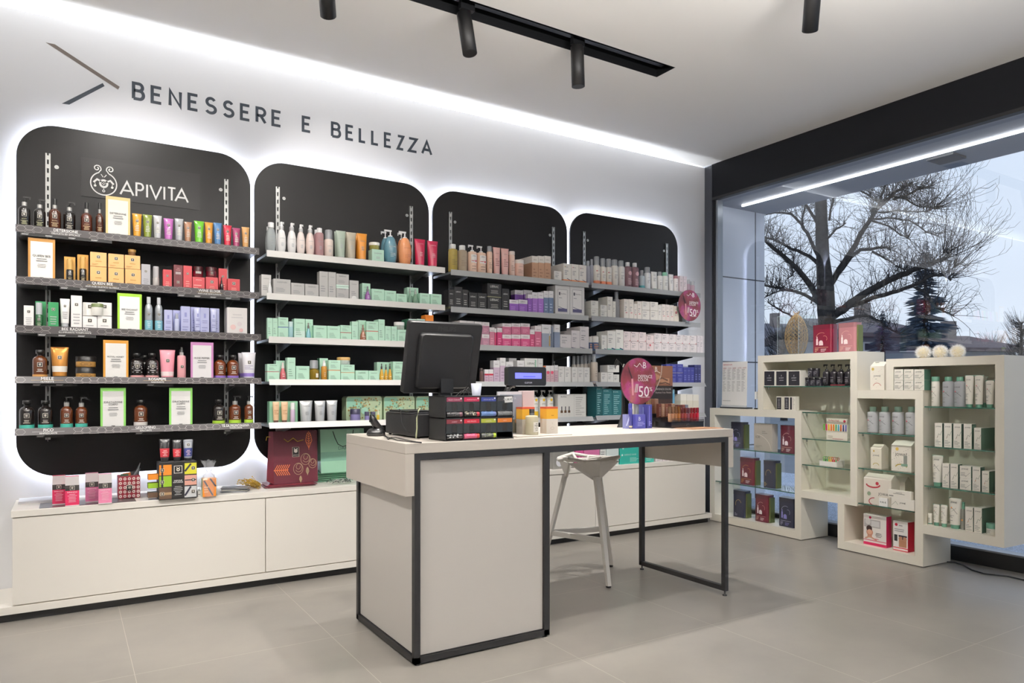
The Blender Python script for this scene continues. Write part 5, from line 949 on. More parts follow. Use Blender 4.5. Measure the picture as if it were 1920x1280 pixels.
s('tb', 1223.8, 1235.3, 508.6, 'white tube with green cap', col='ecebe8', capc='6aa884', cf=.12, crimp='dad9d6', ops=side([])); s('bt', 1236.2, 1245, 509, 'white bottle with pale teal clear cap', col='e6e6e4', shape='slim', bh=.80, cap='clear', cr=.7, ops=side([])); s('bt', 1245.9, 1255.8, 510, 'white bottle with mint green cap', col='e6e7e4', shape='slim', bh=.82, cap='flat', cr=.75, capc='8fcbb0', ops=side([]))
s('tb', 1256.4, 1265.3, 513.7, 'white tube with wide flat top', col='eceaea', capc='efefef', crimp='c9c6c9', ops=side([])); s('bt', 1266.2, 1274, 516.5, 'white bottle with rose cap', col='ebe6e6', shape='slim', bh=.84, cap='flat', cr=.85, capc='b8848e', ops=side([])); s('bx', 1274.8, 1281.2, 517.5, 'pinkish carton, nearer the rose-capped bottle', col='e2d5da', ops=WL); s('bx', 1281.5, 1288, 518.2, 'pinkish carton, nearer the tiny bottles', col='e2d5da', ops=WL)
s('bt', 1289.9, 1296.3, 523.8, 'tiny rose clear bottle, first', col='c2a4b4', shape='slim', bh=.7, cap='clear', cr=.85, k='tint'); s('bt', 1297.6, 1305, 526.7, 'tiny rose clear bottle, second', col='c8a6b6', shape='slim', bh=.7, cap='clear', cr=.85, k='tint')
s = wsh(3, 1)
s('bx', 1108.4, 1121.8, 578.6, 'white flat carton, lower of a stack', col='e8e6df', ops=side([]), th=.1); s('bx', 1108.4, 1121.8, 563.8, 'white flat carton, upper of a stack', yb=578, col='e8e6df', ops=side([]), th=.1); s('bx', 1126, 1138.2, 583.4, 'small white carton, lower of two', col='e9e7e0', ops=side([])); s('bx', 1126, 1138.2, 572, 'small white carton, upper of two', yb=582.8, col='e9e7e0', ops=side([]))
s('bx', 1138.9, 1148.6, 556.3, 'tall cream carton beside the clear spray', col='ebe8df', ops=side([]), th=.12); s('bx', 1149, 1154.4, 565, 'narrow cream carton', col='eae7dd', ops=side([])); s('bt', 1154.8, 1164.6, 546.6, 'tall clear spray bottle under the top shelf', d=.03, col='b4b4ba', shape='slim', bh=.74, cap='clear', cr=.6, k='tint')
RD = side([('n', .1, .9, .30, .40, 1, 'd06a78', 1)])
for i, (x0, x1, yt) in enumerate(((1169.9, 1179, 560.8), (1179.3, 1188.3, 561.2), (1188.6, 1194.6, 569.3), (1195, 1203.4, 564.8))): s('bx', x0, x1, yt, 'cream carton with red figures, %s of four' % ORD[i + 1], col='ebe4dc', ops=RD, th=.1)
for i, (x0, x1) in enumerate(((1203.8, 1218.2), (1219, 1233.8))): s('bx', x0, x1, 581.6 + i, 'ivory flat carton, lower of the %s stack' % ORD[i + 1], col='e9e5de', ops=side([]), th=.1); s('bx', x0, x1, 565.2 + i, 'ivory flat carton, upper of the %s stack' % ORD[i + 1], yb=581 + i, col='e9e5de', ops=side([]), th=.1)
s('bx', 1234.2, 1240.8, 572, 'narrow ivory carton after the stacks', col='e8e4de', ops=side([]))
for i in range(3): s('bx', 1241.2 + 7.5 * i, 1248.4 + 7.5 * i, 570.5 + i * .8, 'slim blush carton, %s of three' % ORD[i + 1], col='eae2dc', ops=RD)
s('bx', 1264, 1273, 574, 'blush carton with red drop mark', col='eee6da', ops=side([('c', .4, .62, .2, 'd05058')])); s('bx', 1279, 1287, 580, 'cream carton behind the oval promotion disc', d=.05, col='e9e4de')
s = wsh(3, 2)
for x0, x1, dd, d in ((1106.3, 1113.4, .03, 'farther'), (1114, 1125.4, 0, 'nearer')): s('jr', x0, x1, 630.6, 'blue label pill jar with white lid, %s one' % d, d=dd, col='3f567a', lid='eceae6', lf=.42, ops=[('n', .05, .95, .1, .9, 3, 'd08a4a')])
TE = lambda: side([('s', [(.5, .15), (.95, .10)], .10, '26406a')])
for x0, x1, yt, d in ((1127.8, 1138, 628.2, 'lowest'), (1138.9, 1154.4, 620.6, 'wide'), (1154.8, 1168.8, 618.4, 'tallest')): s('bx', x0, x1, yt, '%s white carton with turquoise base' % d, col='eae9e4', base='58c4ac', bf=.12, ops=TE(), th=.14)
PK = lambda: side([('c', .9, .06, .06, 'c86a78'), ('c', .08, .92, .05, '8a6a78')]); cols = (1169.4, 1182.6, 1197.6, 1211.6)
for i in range(3): s('bx', cols[i], cols[i + 1] - .3, 639.6 + i * .6, 'blush carton in the lower tier, %s' % ORD[i + 1], col='e8dcdc', ops=PK(), th=.14); s('bx', cols[i], cols[i + 1] - .3, 621.4 + i * .8, 'blush carton in the upper tier, %s' % ORD[i + 1], yb=639 + i * .6, col='e8dcdc', ops=PK(), th=.14)
s('bx', 1211.9, 1226, 643.5, 'blush carton in the lower tier, fourth, with red seal', col='e9dada', ops=PK() + [('c', .5, .8, .1, 'c84a58')]); s('bx', 1211.9, 1226, 628.4, 'low blush carton in the upper tier, fourth', yb=643, col='e9dada', ops=PK())
cols = (1226.6, 1240.6, 1254.4, 1267.6, 1281, 1294, 1306.4)
for i in range(6): s('bx', cols[i], cols[i + 1] - .3, 643 + i * .55, 'whitish carton in the lower tier, %s of six' % ORD[i + 1], col='e6dfe0', ops=PK(), th=.14); s('bx', cols[i], cols[i + 1] - .3, 625 + i * .9, 'whitish carton in the upper tier, %s of six' % ORD[i + 1], yb=642.5 + i * .55, col='e6dfe0', ops=PK(), th=.14)
s('bx', 1307, 1312.5, 629, 'narrow pale carton at the shelf end, first', col='e2dade', ops=PK()); s('bx', 1312.8, 1318.4, 630, 'narrow pale carton at the shelf end, last', col='e2dade', ops=PK())
s = wsh(3, 3)
s('bx', 1127, 1138.8, 698, 'white carton with blue foot, nearer the upright', col='eae9e6', base='b4c8e0', bf=.16, ops=WB); s('bx', 1139.2, 1150, 698.5, 'white carton with blue foot, nearer the oval disc', col='eae9e6', base='b4c8e0', bf=.16, ops=WB); s('bx', 1150.4, 1161, 702, 'low white carton beside the blue-footed ones', col='e8e7e4', ops=side([])); s('bx', 1139.2, 1161, 684.5, 'wide white box lying on the blue-footed cartons', yb=697.6, th=.1, col='eae9e6', ops=side([]))
NV = [('t', 'BioNike', .5, .8, .6, '9aa0d4'), ('n', .2, .8, .2, .55, 3, '7f86c4', 1)]
for i, (x0, x1) in enumerate(((1249, 1258.4), (1258.8, 1268.5), (1268.9, 1280.8))): s('bx', x0, x1, 699.8, 'royal blue carton in the lower tier, %s' % ORD[i + 1], col='3d4390', ops=NV); s('bx', x0, x1, 682.6, 'royal blue carton in the upper tier, %s' % ORD[i + 1], yb=699.2, col='414796', base='9a94a0', bf=.06, ops=NV)
for i in range(3): s('bx', 1281.4 + 6.9 * i, 1288 + 6.9 * i, 688.4, 'slim royal blue carton, %s of three' % ORD[i + 1], col='3d4390', ops=NV)
for i in range(2): s('bx', 1302.4 + 6.1 * i, 1308.2 + 6.1 * i, 684, 'tall navy carton at the shelf end, %s' % ORD[i + 1], col='32386e', ops=NV, th=.08)
s = wsh(3, 4); TEAL = [('c', .15, .93, .04, 'd8e8e8'), ('t', 'BioNike', .45, .93, .36, 'd8e8e8'), ('n', .15, .8, .1, .82, 10, '9cc4c8')]
for i, (x0, x1, yt) in enumerate(((1118, 1129.6, 725), (1130, 1147.4, 729), (1148, 1165.4, 731))): s('bx', x0, x1, yt, 'dark teal box with white print, %s of three' % ORD[i + 1], col=('1f5a60', '2b6c74', '2b6c74')[i], ops=TEAL, th=.12)
s('bt', 1261.8, 1266.6, 730, 'slender light blue bottle beside the poster', col='5f9cc0', shape='slim', bh=.85, cap='flat', cr=.9, capc='7fb0cc')
for i in range(3): s('bx', 1276 + 11.6 * i, 1287.2 + 11.6 * i, 739 + i * .5, 'ivory carton behind the lip glosses, %s of three' % ORD[i + 1], col='e6e2d4', top='f0eee6', tf=.3, th=.1)
# ================================================================ things on the low cabinets
CT_ = Shelf(WALLP, .579, CY, 'on the low cabinets')
mt_ = MB(); q = [on_z(x, y, .5795) for x, y in ((73, 956), (257, 943.5))]
tag(MB().box(on_z(73, 955, .579).x, on_z(258, 944, .579).x, CY + .012, CY + .205, .5792, .5812, M('3a383a', .5, 'coat')).build('counter_mat'), 'dark grey rectangular mat on the low cabinet top', 'mat')
lf = empty('leaflet_stack', on_z(57, 944, .579) + Vector((.03, .06, 0))); tag(lf, 'loose white leaflets lying at the cabinet end', 'leaflets')
for i in range(6):
    a = .04 * (i % 3) - .05; r_ = MB().box(-.085, .085, -.055, .10, .0005 + i * .0022, .0021 + i * .0022, M(('eeeeee', 'dfe2e8')[i % 2], .4)); o = r_.build('leaflet', lf, (.0, 0, 0), a)
HP = lambda c: [('r', 0, 1, .66, 1, 'd8d2d2'), ('r', 0, 1, .52, .70, '35302f'), ('e', .5, .61, .34), ('t', 'intensive', .5, .47, .7, 'f6e6ec'), ('n', .15, .85, .12, .42, 6, 'f0c0d0', 1)]
CT2 = Shelf(WALLP, .5813, CY, 'on the dark mat')
for x0, x1, yt, yb, c, d in ((97.8, 123, 891.8, 945.8, 'cf2f5c', 'hot pink boxed serum standing behind'), (122, 148.9, 892.8, 948.4, 'd8305f', 'hot pink boxed serum standing in front'), (160, 184.5, 887, 941.2, 'd477a0', 'pale pink boxed serum standing behind'), (184.5, 210, 888.6, 944.2, 'e889ad', 'pale pink boxed serum standing in front')):
    dd = on_z((x0 + x1) / 2, yb, .5813).y - CY; CT2('bx', x0, x1, yt, d, d=dd, col=c, base='ece6e6', bf=.03, th=.035, ops=HP(c))
# patterned cube with leaflets
dd = on_z(242, 933.4, .5813).y - CY; pat = [('r', 0, 1, 0, 1, '8f1f30')]
for i in range(5):
    for j in range(5):
        cx, cz = .1 + .2 * i, .1 + .2 * j
        for a in (0, 45, 90, 135): dx, dz = .075 * math.cos(math.radians(a + 22)), .075 * math.sin(math.radians(a + 22)); pat.append(('s', [(cx - dx, cz - dz), (cx - dx * .35, cz - dz * .35)], .035, 'efe6e0')); pat.append(('s', [(cx + dx, cz + dz), (cx + dx * .35, cz + dz * .35)], .035, 'efe6e0'))
pc = CT2('bx', 221.5, 263, 893, 'red and white patterned paper cube holding leaflets', d=dd, th=.115, col='8f1f30', name='leaflet_holder', cat='holder', ops=pat + [('e', .5, .5, .27)])
hh = pc.dimensions.z
ib = MB()
for i, (x, a, c) in enumerate(((-.03, .3, '2f4a38'), (-.005, -.2, 'b0602c'), (.01, .15, '2a2a2c'), (.03, .5, '55585c'))): ib.add([(x - .02, -.03 + i * .02, hh - .02), (x + .02, -.03 + i * .02, hh - .02), (x + .02 + a * .03, -.03 + i * .02, hh + .012 + .008 * i), (x - .02 + a * .03, -.03 + i * .02, hh + .014)], [(0, 1, 2, 3)], M(c, .5))
ib.tube([(.02, .0, hh - .02), (.045, 0, hh + .025), (.06, 0, hh + .07)], [.010, .008, .002], M('77797d', .4, 'satin'), 5); ib.build('leaflets', pc, fix=False)
# soap counter display
q0, q1 = on_z(297.7, 938, .579), on_z(369.3, 934, .579); dY = q0.y - CY
sd = CT_('bx', 297.7, 369.3, 866, 'black counter display box reading SAPONE NATURALE with coloured soap windows', d=dY, th=.12, col='191819', name='soap_display', cat='display', ops=[('e', .5, .80, .22), ('t', 'SAPONE', .5, .50, .22, 'f0f0f0', 1), ('t', 'NATURALE', .5, .455, .26, 'f0f0f0', 1), ('n', .38, .62, .10, .36, 6, 'b8b8b8', 1),
    ('r', .01, .33, .66, .94, 'e08a2c'), ('r', .06, .11, .66, .94, '2a2a3a'), ('e', .085, .80, .10), ('r', .01, .33, .35, .64, '8fb82c'), ('r', .06, .11, .35, .64, '2a2a3a'), ('e', .085, .48, .10), ('r', .01, .33, .02, .33, '5c4636'), ('r', .01, .33, .13, .20, 'a88a66'), ('e', .085, .165, .10),
    ('r', .67, .99, .66, .96, 'd9d43a'), ('s', [(.68, .74), (.84, .94)], .05, '2a2a3a'), ('e', .90, .82, .10), ('r', .67, .99, .36, .63, 'd9a090'), ('s', [(.68, .50), (.98, .50)], .03, '2a2a3a'), ('e', .90, .50, .10), ('r', .67, .99, .03, .33, 'c9cbcc'), ('s', [(.68, .08), (.84, .32)], .05, '2a2a3a'), ('e', .90, .18, .10)])
W2 = sd.dimensions.x / 2
for i, (z, c) in enumerate(((.80, 'e08a2c'), (.50, '8fb82c'), (.17, '5c4636'))):
    o = MB().box(-W2 - .052, -W2 - .001, -.045 + .01 * i, .01 + .01 * i, z * .165 - .0145, z * .165 + .0145, M(c, .45)).box(-W2 - .0524, -W2 - .052, -.02 + .01 * i, -.008 + .01 * i, z * .165 - .0145, z * .165 + .0145, M('2a2a3a', .5)).build('protruding_soap_box', sd)
zt_ = .579 + [c for c in [sd.dimensions.z]][0]
ST_ = Shelf(WALLP, .579 + max(v.co.z for v in sd.data.vertices) + .001, CY, 'on the black soap display')
for x0, x1, yt, c, b_, d in ((298.8, 320.2, 823, '2a2a2c', 'c9404a', 'checked black tube with red band, first'), (323.2, 342, 824.5, '2a2a2c', 'c9404a', 'checked black tube with red band, second'), (343.6, 363.2, 823.5, '8f949c', '3a4480', 'grey tube with navy band')):
    ST_('tb', x0, x1, yt, d, d=dY + .03, col=c, capc='1c1c1e', crimp='1c1c1e', bands=[(.08, .52, b_)], ops=([('s', [(.05, .6 + .06 * k), (.95, .6 + .06 * k)], .03, 'b0b0b0') for k in range(5)] + [('s', [(.1 + .12 * k, .58), (.1 + .12 * k, .9)], .02, '2a2a2c') for k in range(7)] if c == '2a2a2c' else [('r', .1, .9, .56, .9, 'b4b8be'), ('e', .5, .74, .36)]) + [('n', .2, .8, .1, .45, 4, 'f0d0d0', 1)])
CT_('bx', 370.5, 380, 920.5, 'small white soap box beside the display', d=on_z(375, 931, .579).y - CY, th=.05, col='dedcd8', ops=[('n', .1, .9, .3, .6, 1, '3a3a3a')])
# orange soap in tied clear film
p0 = on_z(392.5, 930.5, .579); D_ = p0.y - CY; o = CT_('bx', 380, 405.4, 897, 'orange soap gift in a tied clear film bag', d=D_, th=.05, col='e58a2a', side='b0b84c', name='wrapped_soap', cat='soap', ops=[('s', [(.1, .9), (.75, .05)], .12, '2a2a3a'), ('s', [(.55, 1.0), (.97, .55)], .12, '2a2a3a'), ('n', .1, .6, .2, .6, 3, 'f4c890')])
h_ = max(v.co.z for v in o.data.vertices); fm_ = MB(); rf = random.Random(2); rings = []
for z, r0 in ((0, .040), (h_ * .95, .043), (h_ * 1.15, .030), (h_ * 1.35, .008), (h_ * 1.55, .022), (h_ * 1.95, .038)): rings.append([(r0 * (1 + .25 * math.sin(j * 3 + z * 90)) * math.cos(j * .393), r0 * .85 * (1 + .2 * math.cos(j * 2.4)) * math.sin(j * .393), z + (.012 * math.sin(j * 2.1) if z > h_ * 1.5 else .0006)) for j in range(16)])
fm_.loft(rings, M('e4e8ee', .12, 'film'), False, False); fm_.build('film_wrap', o, fix=False)
# booklets
bl = empty('booklet_pile', on_z(441, 921, .579)); tag(bl, 'fanned pile of grey booklets beside the dried twigs', 'booklets'); rb = random.Random(4)
for i in range(11):
    a = rb.uniform(-.25, .2) - .25; c = rb.choice(('8b8f98', 'b4b2ac', '9a968c', 'c8c8ca', '6d6f76')); MB().box(-.075, .075, -.05, .05, .0004 + i * .0026, .0026 + i * .0026, M(c, .35)).build('booklet', bl, (rb.uniform(-.006, .006), rb.uniform(-.006, .006), 0), a)
MB().box(-.045, .045, -.03, .03, .0295, .0308, M('7d8086', .3)).build('small_card', bl, (-.02, .02, 0), .5)
# dried twigs
dt = MB(); rd = random.Random(9); c0 = on_z(487, 915, .579)
for i in range(60):
    a = rd.uniform(1.9, 4.4); L = rd.uniform(.05, .16); z = .004; p = [Vector((0, rd.uniform(-.03, .05), z + rd.uniform(0, .03)))]
    for k in range(4): p.append(p[-1] + Vector((math.cos(a) * L / 4, math.sin(a) * L / 8, rd.uniform(-.006, .018)))); a += rd.uniform(-.5, .5)
    for v in p: v.z = max(.003, v.z)
    dt.tube(p, .0016, M('b08f3a', .7), 4, False); e_ = p[-1]; dt.lathe([(.001, e_.z - .003), (.005, e_.z), (.001, e_.z + .004)], M('c9a23a', .7), e_.x, e_.y, n=5)
tw = dt.build('dried_twigs', None, c0, fix=False); tag(tw, 'tangle of yellow dried twigs beside the maroon bag', 'twigs', None, 'stuff')
# paper bags
def pbag(x0, xf, x1, ytop, ybot, w_th, col, side_col, nm, label, z0, deco, handle, gs=.035):
    A = on_z(xf, ybot, z0); y = A.y; xa, xb = on_y(x0, ybot, y + w_th).x, on_y(x1, 800, y).x; zt = 1.0 if ytop is None else on_y((xf + x1) / 2, ytop, y).z
    zt = min(zt, .935)
    e = empty(nm, (A.x, y, z0)); tag(e, label, 'bag'); w = xb - A.x; h = zt - z0
    f = MB().add([(0, 0, 0), (w, 0, 0), (w, .02, h), (-.0, .02, h)], [(0, 1, 2, 3)], M(col, .35, 'coat')).add([(0, w_th, 0), (w, w_th, 0), (w, w_th * .8, h), (0, w_th * .8, h)], [(0, 1, 2, 3)], M(col, .35)).add([(w, 0, 0), (w, w_th, 0), (w, w_th * .8, h), (w, .02, h)], [(0, 1, 2, 3)], M(side_col, .4)).add([(0, 0, 0), (w, 0, 0), (w, w_th, 0), (0, w_th, 0)], [(0, 1, 2, 3)], M(col, .4))
    f.add([(0, 0, 0), (-gs, w_th * .5, .02), (-gs * .6, w_th * .5, h), (0, .02, h)], [(0, 1, 2, 3)], M(side_col, .4, 'coat')).add([(-gs, w_th * .5, .02), (0, w_th, 0), (0, w_th * .8, h), (-gs * .6, w_th * .5, h)], [(0, 1, 2, 3)], M(side_col, .4, 'coat'))
    f.build('paper_body', e, fix=False); a = MB(); art(a, deco, 0, w, 0, h, lambda x, z: .02 * z / h); a.build('printed_pattern', e, fix=False)
    handle(e, w, h); return e, w, h
def leafp(cx, cz, s_, c, rot=0):
    o = [('s', [(cx, cz - s_), (cx - s_ * .45, cz - s_ * .1), (cx - s_ * .3, cz + s_ * .6), (cx, cz + s_), (cx + s_ * .3, cz + s_ * .6), (cx + s_ * .45, cz - s_ * .1), (cx, cz - s_)], .012, c), ('s', [(cx, cz - s_ * 1.2), (cx, cz + s_ * .8)], .01, c)]
    for k in range(5): z = cz - s_ * .5 + s_ * .28 * k; o += [('s', [(cx - s_ * .28, z + s_ * .22), (cx, z), (cx + s_ * .28, z + s_ * .22)], .010, c)]
    return o
GD = 'e08050'; OL = 'a89878'
deco = [('r', .42, .58, .50, .69, 'b8b0a0'), ('r', .43, .57, .505, .685, '1c1a1a'), ('c', .5, .615, .042, 'e8e4dc'), ('c', .47, .655, .014, 'e8e4dc'), ('c', .53, .655, .014, 'e8e4dc'), ('t', 'APIVITA', .5, .535, .12, 'e8e4dc')]
for k in range(7): deco += [('s', [(.02 + .045 * k, .26), (.09 + .045 * k, .36)], .014, GD), ('s', [(.02 + .045 * k, .26), (.09 + .045 * k, .16)], .014, GD)]
deco += [('s', [(.0, .26), (.33, .26)], .014, GD)] + leafp(.80, .82, .16, GD)
for cx, cz, r_ in ((.55, .27, .11), (.72, .45, .11), (.88, .36, .09)):
    deco += [('s', arc(cx, cz, r_, r_ * 1.0, 0, 360, 16), .009, OL), ('s', arc(cx + .01, cz + .02, r_ * .72, r_ * .72, -150, 120, 12), .009, OL), ('s', arc(cx + .0, cz + .04, r_ * .42, r_ * .42, 120, 380, 10), .009, OL)]
deco += leafp(.76, .22, .07, OL) + leafp(.60, .07, .06, OL)
def hd1(e, w, h):
    MB().tube([(w * .22, -.004, h * .86), (w * .3, -.010, h * .80), (w * .42, -.012, h * .87), (w * .52, -.008, h * .80), (w * .66, -.004, h * .83)], .0028, M('b08f2a', .6), 6).tube([(-.02, .01, h * .90), (-.045, -.006, h * .91), (-.05, -.008, h * .84)], .0028, M('b08f2a', .6), 6).build('cord_handle', e)
zb_ = .579 + .020
pbag(488, 513.5, 596, None, 908, .09, '5c2431', '6c2836', 'gift_bag', 'large maroon paper bag with leaf print and dark seal', zb_, deco, hd1)
for i in range(6):
    v = on_z(500 + i, 914, .579); tag(MB().box(-.0, .30, -.07, .13, 0, .003, M(('6b2433', '8a2a3c')[i % 2], .3, 'coat')).build('flat_bag', None, (v.x - .012 * (i % 3), v.y + .02, .5795 + i * .0032), -.03 * (i % 3)), 'flat maroon paper bag lying beneath the standing one, %s from below' % ORD[i + 1], 'bag', 'flat maroon bags')
def hd2(e, w, h):
    MB().tube([(w * .26, -.002, h * .96), (w * .30, -.014, h * .80), (w * .36, -.02, h * .66), (w * .46, -.022, h * .60), (w * .6, -.02, h * .64), (w * .7, -.01, h * .82), (w * .73, -.002, h * .98)], .003, M('2c3430', .6), 6).build('cord_handle', e)
v0 = on_z(603, 886, .579 + .07)
pbag(601, 602, 684, None, 887, .09, '9ecfb2', '86b89c', 'gift_bag', 'large mint green paper bag with dark cord handle', .579 + .068, [('t', 'DARPHIN', .62, .56, .44, '55756a'), ('r', 0, 1, .27, .48, '7fae98'), ('r', .6, .9, .8, .98, 'b8dcc8')], hd2, .004)
for i in range(14):
    v = on_z(597, 905, .579); tag(MB().box(0, .30, 0, .17, 0, .0036, M(('8ec6a8', '5f9a80', 'a9dcc0')[i % 3], .4)).build('flat_bag', None, (v.x + .004 * (i % 4), v.y + .028 + .003 * (i % 3), .5795 + i * .0046), .012 * (i % 3)), 'flat mint bag in the pile under the mint bag, %s from below' % ORD[i + 1], 'bag', 'flat mint bags')
rbn = MB(); rr = random.Random(3); c1 = on_z(632, 908, .579)
for i in range(46):
    a = rr.uniform(0, 6.28); L = rr.uniform(.02, .055); c = Vector((rr.uniform(-.05, .10), rr.uniform(-.012, .02), rr.uniform(.004, .022)))
    rbn.tube([c, c + Vector((math.cos(a) * L * .5, math.sin(a) * L * .25, .014)), c + Vector((math.cos(a) * L, math.sin(a) * L * .3, -.0))], .0022, M(('b8bcb6', '4c5450', '8d958f')[i % 3], .6), 4, False)
tag(rbn.build('ribbon_tangle', None, c1 + Vector((0, 0, .004)), fix=False), 'tangle of grey and white cord before the mint bags', 'cord', None, 'stuff')
# goods seen under the counter
for x0, x1, yt, yb, c, d, ops in ((1037, 1076, 838, 882, '8f8d88', 'grey boxed set with pictured white bottle behind the stool', [('c', .3, .30, .16, 'e8e8ee'), ('r', .2, .5, .14, .34, 'e4e4ec'), ('r', .7, .95, .7, .95, '5a5c54')]),
    (1079, 1093.5, 838, 876, 'd5589a', 'magenta pink carton behind the stool', [('r', .2, .4, .2, .7, 'a02a6a'), ('r', .6, .8, .2, .7, 'a02a6a')]), (1095, 1124, 838, 877, 'd878aa', 'wide pale pink carton behind the stool', [('r', .3, .7, .1, .3, 'a02a4a')]),
    (1125.5, 1136, 838, 874, 'e0e4e2', 'narrow white carton behind the stool', [('n', .1, .9, .3, .8, 4, '9a9ea0')]), (1137, 1160, 838, 874, 'dce8e8', 'pale carton with navy wave behind the stool', [('r', .05, .6, .32, .42, '2a3a60')]),
    (1162, 1199.5, 835, 874.6, '2fa99c', 'large turquoise box beside the counter leg', [('t', 'DEFENCE XAGE', .52, .5, .6, 'd8f4f0'), ('c', .12, .5, .04, 'e8fcfa'), ('n', .5, .95, .1, .35, 4, 'b8e8e0'), ('c', .16, .88, .05, 'b8e8e0')]), (1208, 1226, 838, 871.5, '3fb3a4', 'small turquoise box seen through the counter frame', [('n', .2, .9, .1, .6, 5, 'b8e8e0')])):
    CT_('bx', x0, x1, yt, d, d=.035, th=.09, col=c, ops=ops)
for i in range(4): x = 1229 + i * 14; CT_('bx', x, x + 13, 856, 'white low carton seen through the counter frame, %s' % ORD[i + 1], d=.035, th=.07, col='e8e2e4', ops=[('c', .2, .8, .08, 'd07a94'), ('n', .2, .9, .1, .6, 3, 'b0a8ac')])
# ================================================================ goods in the display units
def ush(z, d, ph): return Shelf(UNITP, z, d, ph)
TL = dict(th=.075)
def tin(sh, x0, x1, yt, desc, c, ops, d=.05, **k):
    return sh('tn', x0, x1, yt, desc, d=d, th=.085, col=c, ops=ops, **k)
def tart(c1='f0e4e6', c2='d8b0a0', blue=False):
    return [('r', .14, .26, .36, .62, c1), ('r', .17, .23, .62, .72, c1), ('c', .46, .45, .14, c1), ('r', .33, .60, .34, .45, c1), ('s', arc(.5, .62, .38, .26, 160, 60, 8), .018, c2), ('s', arc(.7, .62, .16, .12, 120, -40, 6), .018, c2), ('r', .06, .94, .245, .258, c2), ('n', .06, .3, .06, .22, 3, c2), ('n', .45, .9, .06, .20, 3, c1)]
def foil(o): # shiny gift sleeve visible on the side of a tin
    w = max(v.co.x for v in o.data.vertices); h = max(v.co.z for v in o.data.vertices); MB().prism([(w * .9, -.03), (w * 1.12, -.02), (w * 1.12, .035), (w * .9, .04)], 'z', .0, h * .98, M('6b7346', .2, 'satin')).build('foil_wrap', o)
s = ush(.679, 0, 'in the low corner unit')
foil(tin(s, 1369, 1392, 791, 'navy gift tin on the upper glass shelf', '1f2030', tart('8a86c8', 'b8b8d0'))); o = s('bx', 1413.7, 1447.7, 794.4, 'silver beige gift box on the upper glass shelf', d=.05, th=.07, col='b4aea4', ops=[('s', arc(.0, .0, .95, .62, 80, 5, 8), .02, 'ddd8cf'), ('t', 'IOR', .22, .5, .26, '6a665e'), ('n', .45, .8, .62, .75, 2, '8a867c'), ('n', .1, .5, .1, .2, 2, '8a867c')]); foil(tin(s, 1461.5, 1489.5, 797.4, 'maroon gift tin on the upper glass shelf', '5a1226', tart()))
s = ush(.371, 0, 'in the low corner unit')
foil(tin(s, 1386, 1413, 857.6, 'maroon gift tin on the middle glass shelf', '5e1428', tart(c2='c89050'))); foil(tin(s, 1430, 1452, 863, 'navy gift tin with gold side on the middle glass', '20243a', [('s', arc(.5, .6, .3, .2, 200, 20, 8), .03, 'c8b070'), ('n', .05, .4, .06, .25, 3, 'c8b070')]))
s = ush(.072, 0, 'in the low corner unit')
foil(tin(s, 1373.5, 1396, 919.3, 'navy gift tin with golden script at the bottom', '20243a', [('s', arc(.5, .6, .3, .2, 200, 20, 8), .03, 'c8b070'), ('n', .1, .4, .06, .2, 3, 'b0b0c8')])); foil(tin(s, 1414.5, 1439.5, 926.8, 'maroon gift tin at the bottom', '5e1428', tart())); foil(tin(s, 1459, 1487.5, 933.3, 'navy gift tin with lilac jar print at the bottom', '20243a', tart('8a86c8', 'b8b8d0')))
s = ush(1.228, 0, 'in the black-jar unit')
for i, (x0, x1) in enumerate(((1432.6, 1453.3), (1455, 1476.4), (1478, 1500.7))): s('bx', x0, x1, 694.4, 'white box with black square label, %s of three' % ORD[i + 1], d=.004, th=.09, col='e9e6de', ops=[('r', .03, .94, .04, .95, '24232a'), ('t', 'KORFF', .48, .52, .4, 'c8c6c8'), ('s', [(.48, .62), (.48, .72)], .04, 'c8c6c8'), ('n', .2, .78, .32, .42, 1, 'b0aeb0', 1)])
JB = dict(col='26242e', lid='16151a', lf=.25, ops=[('n', .08, .92, .1, .9, 5, '9a98a0')])
for i, (x0, x1) in enumerate(((1506.8, 1516.4), (1517, 1527.6), (1528.2, 1538.6))): s('jr', x0, x1, 707.4, 'small black jar in the lower row, %s of three' % ORD[i + 1], d=.03, **JB)
for i, (x0, x1) in enumerate(((1511.9, 1522), (1522.6, 1532.8))): s('jr', x0, x1, 690.2, 'small black jar in the upper row, %s of two' % ORD[i + 1], d=.03, yb=706.8, **JB)
for i, (x0, x1) in enumerate(((1539.4, 1551.8), (1553.2, 1565.6), (1566.4, 1579), (1580, 1593.8))): s('bt', x0, x1, 682.4, 'black pump bottle, %s of four' % ORD[i + 1], d=.03, col='1d1a1f', shape='round', bh=.72, cap='pumpl', cr=.42, capc='0f0e10', bands=[(.03, .10, '7a2430')] if i in (1, 2) else (), ops=[('t', 'KORFF', .5, .6, .5, 'b8b4b8'), ('n', .2, .8, .2, .5, 3, '8a868c', 1)])
s = ush(1.0305, 0, 'in the black-jar unit')
for i, (x0, x1, sw) in enumerate(((1455.6, 1465.8, 1), (1470.2, 1480, 1), (1481.2, 1491.6, 0))): s('bx', x0, x1, 743.3, 'small white box with black front, %s of three' % ORD[i + 1], d=.03, th=.045, col='e4e1d6', ops=[('r', .08, .92, .06, .94, '24232a'), ('n', .25, .75, .15, .85, 7, 'a8a6aa', 1)] if sw else [('r', .0, .36, .06, .94, '24232a'), ('n', .5, .9, .1, .9, 8, 'b0aea6')])
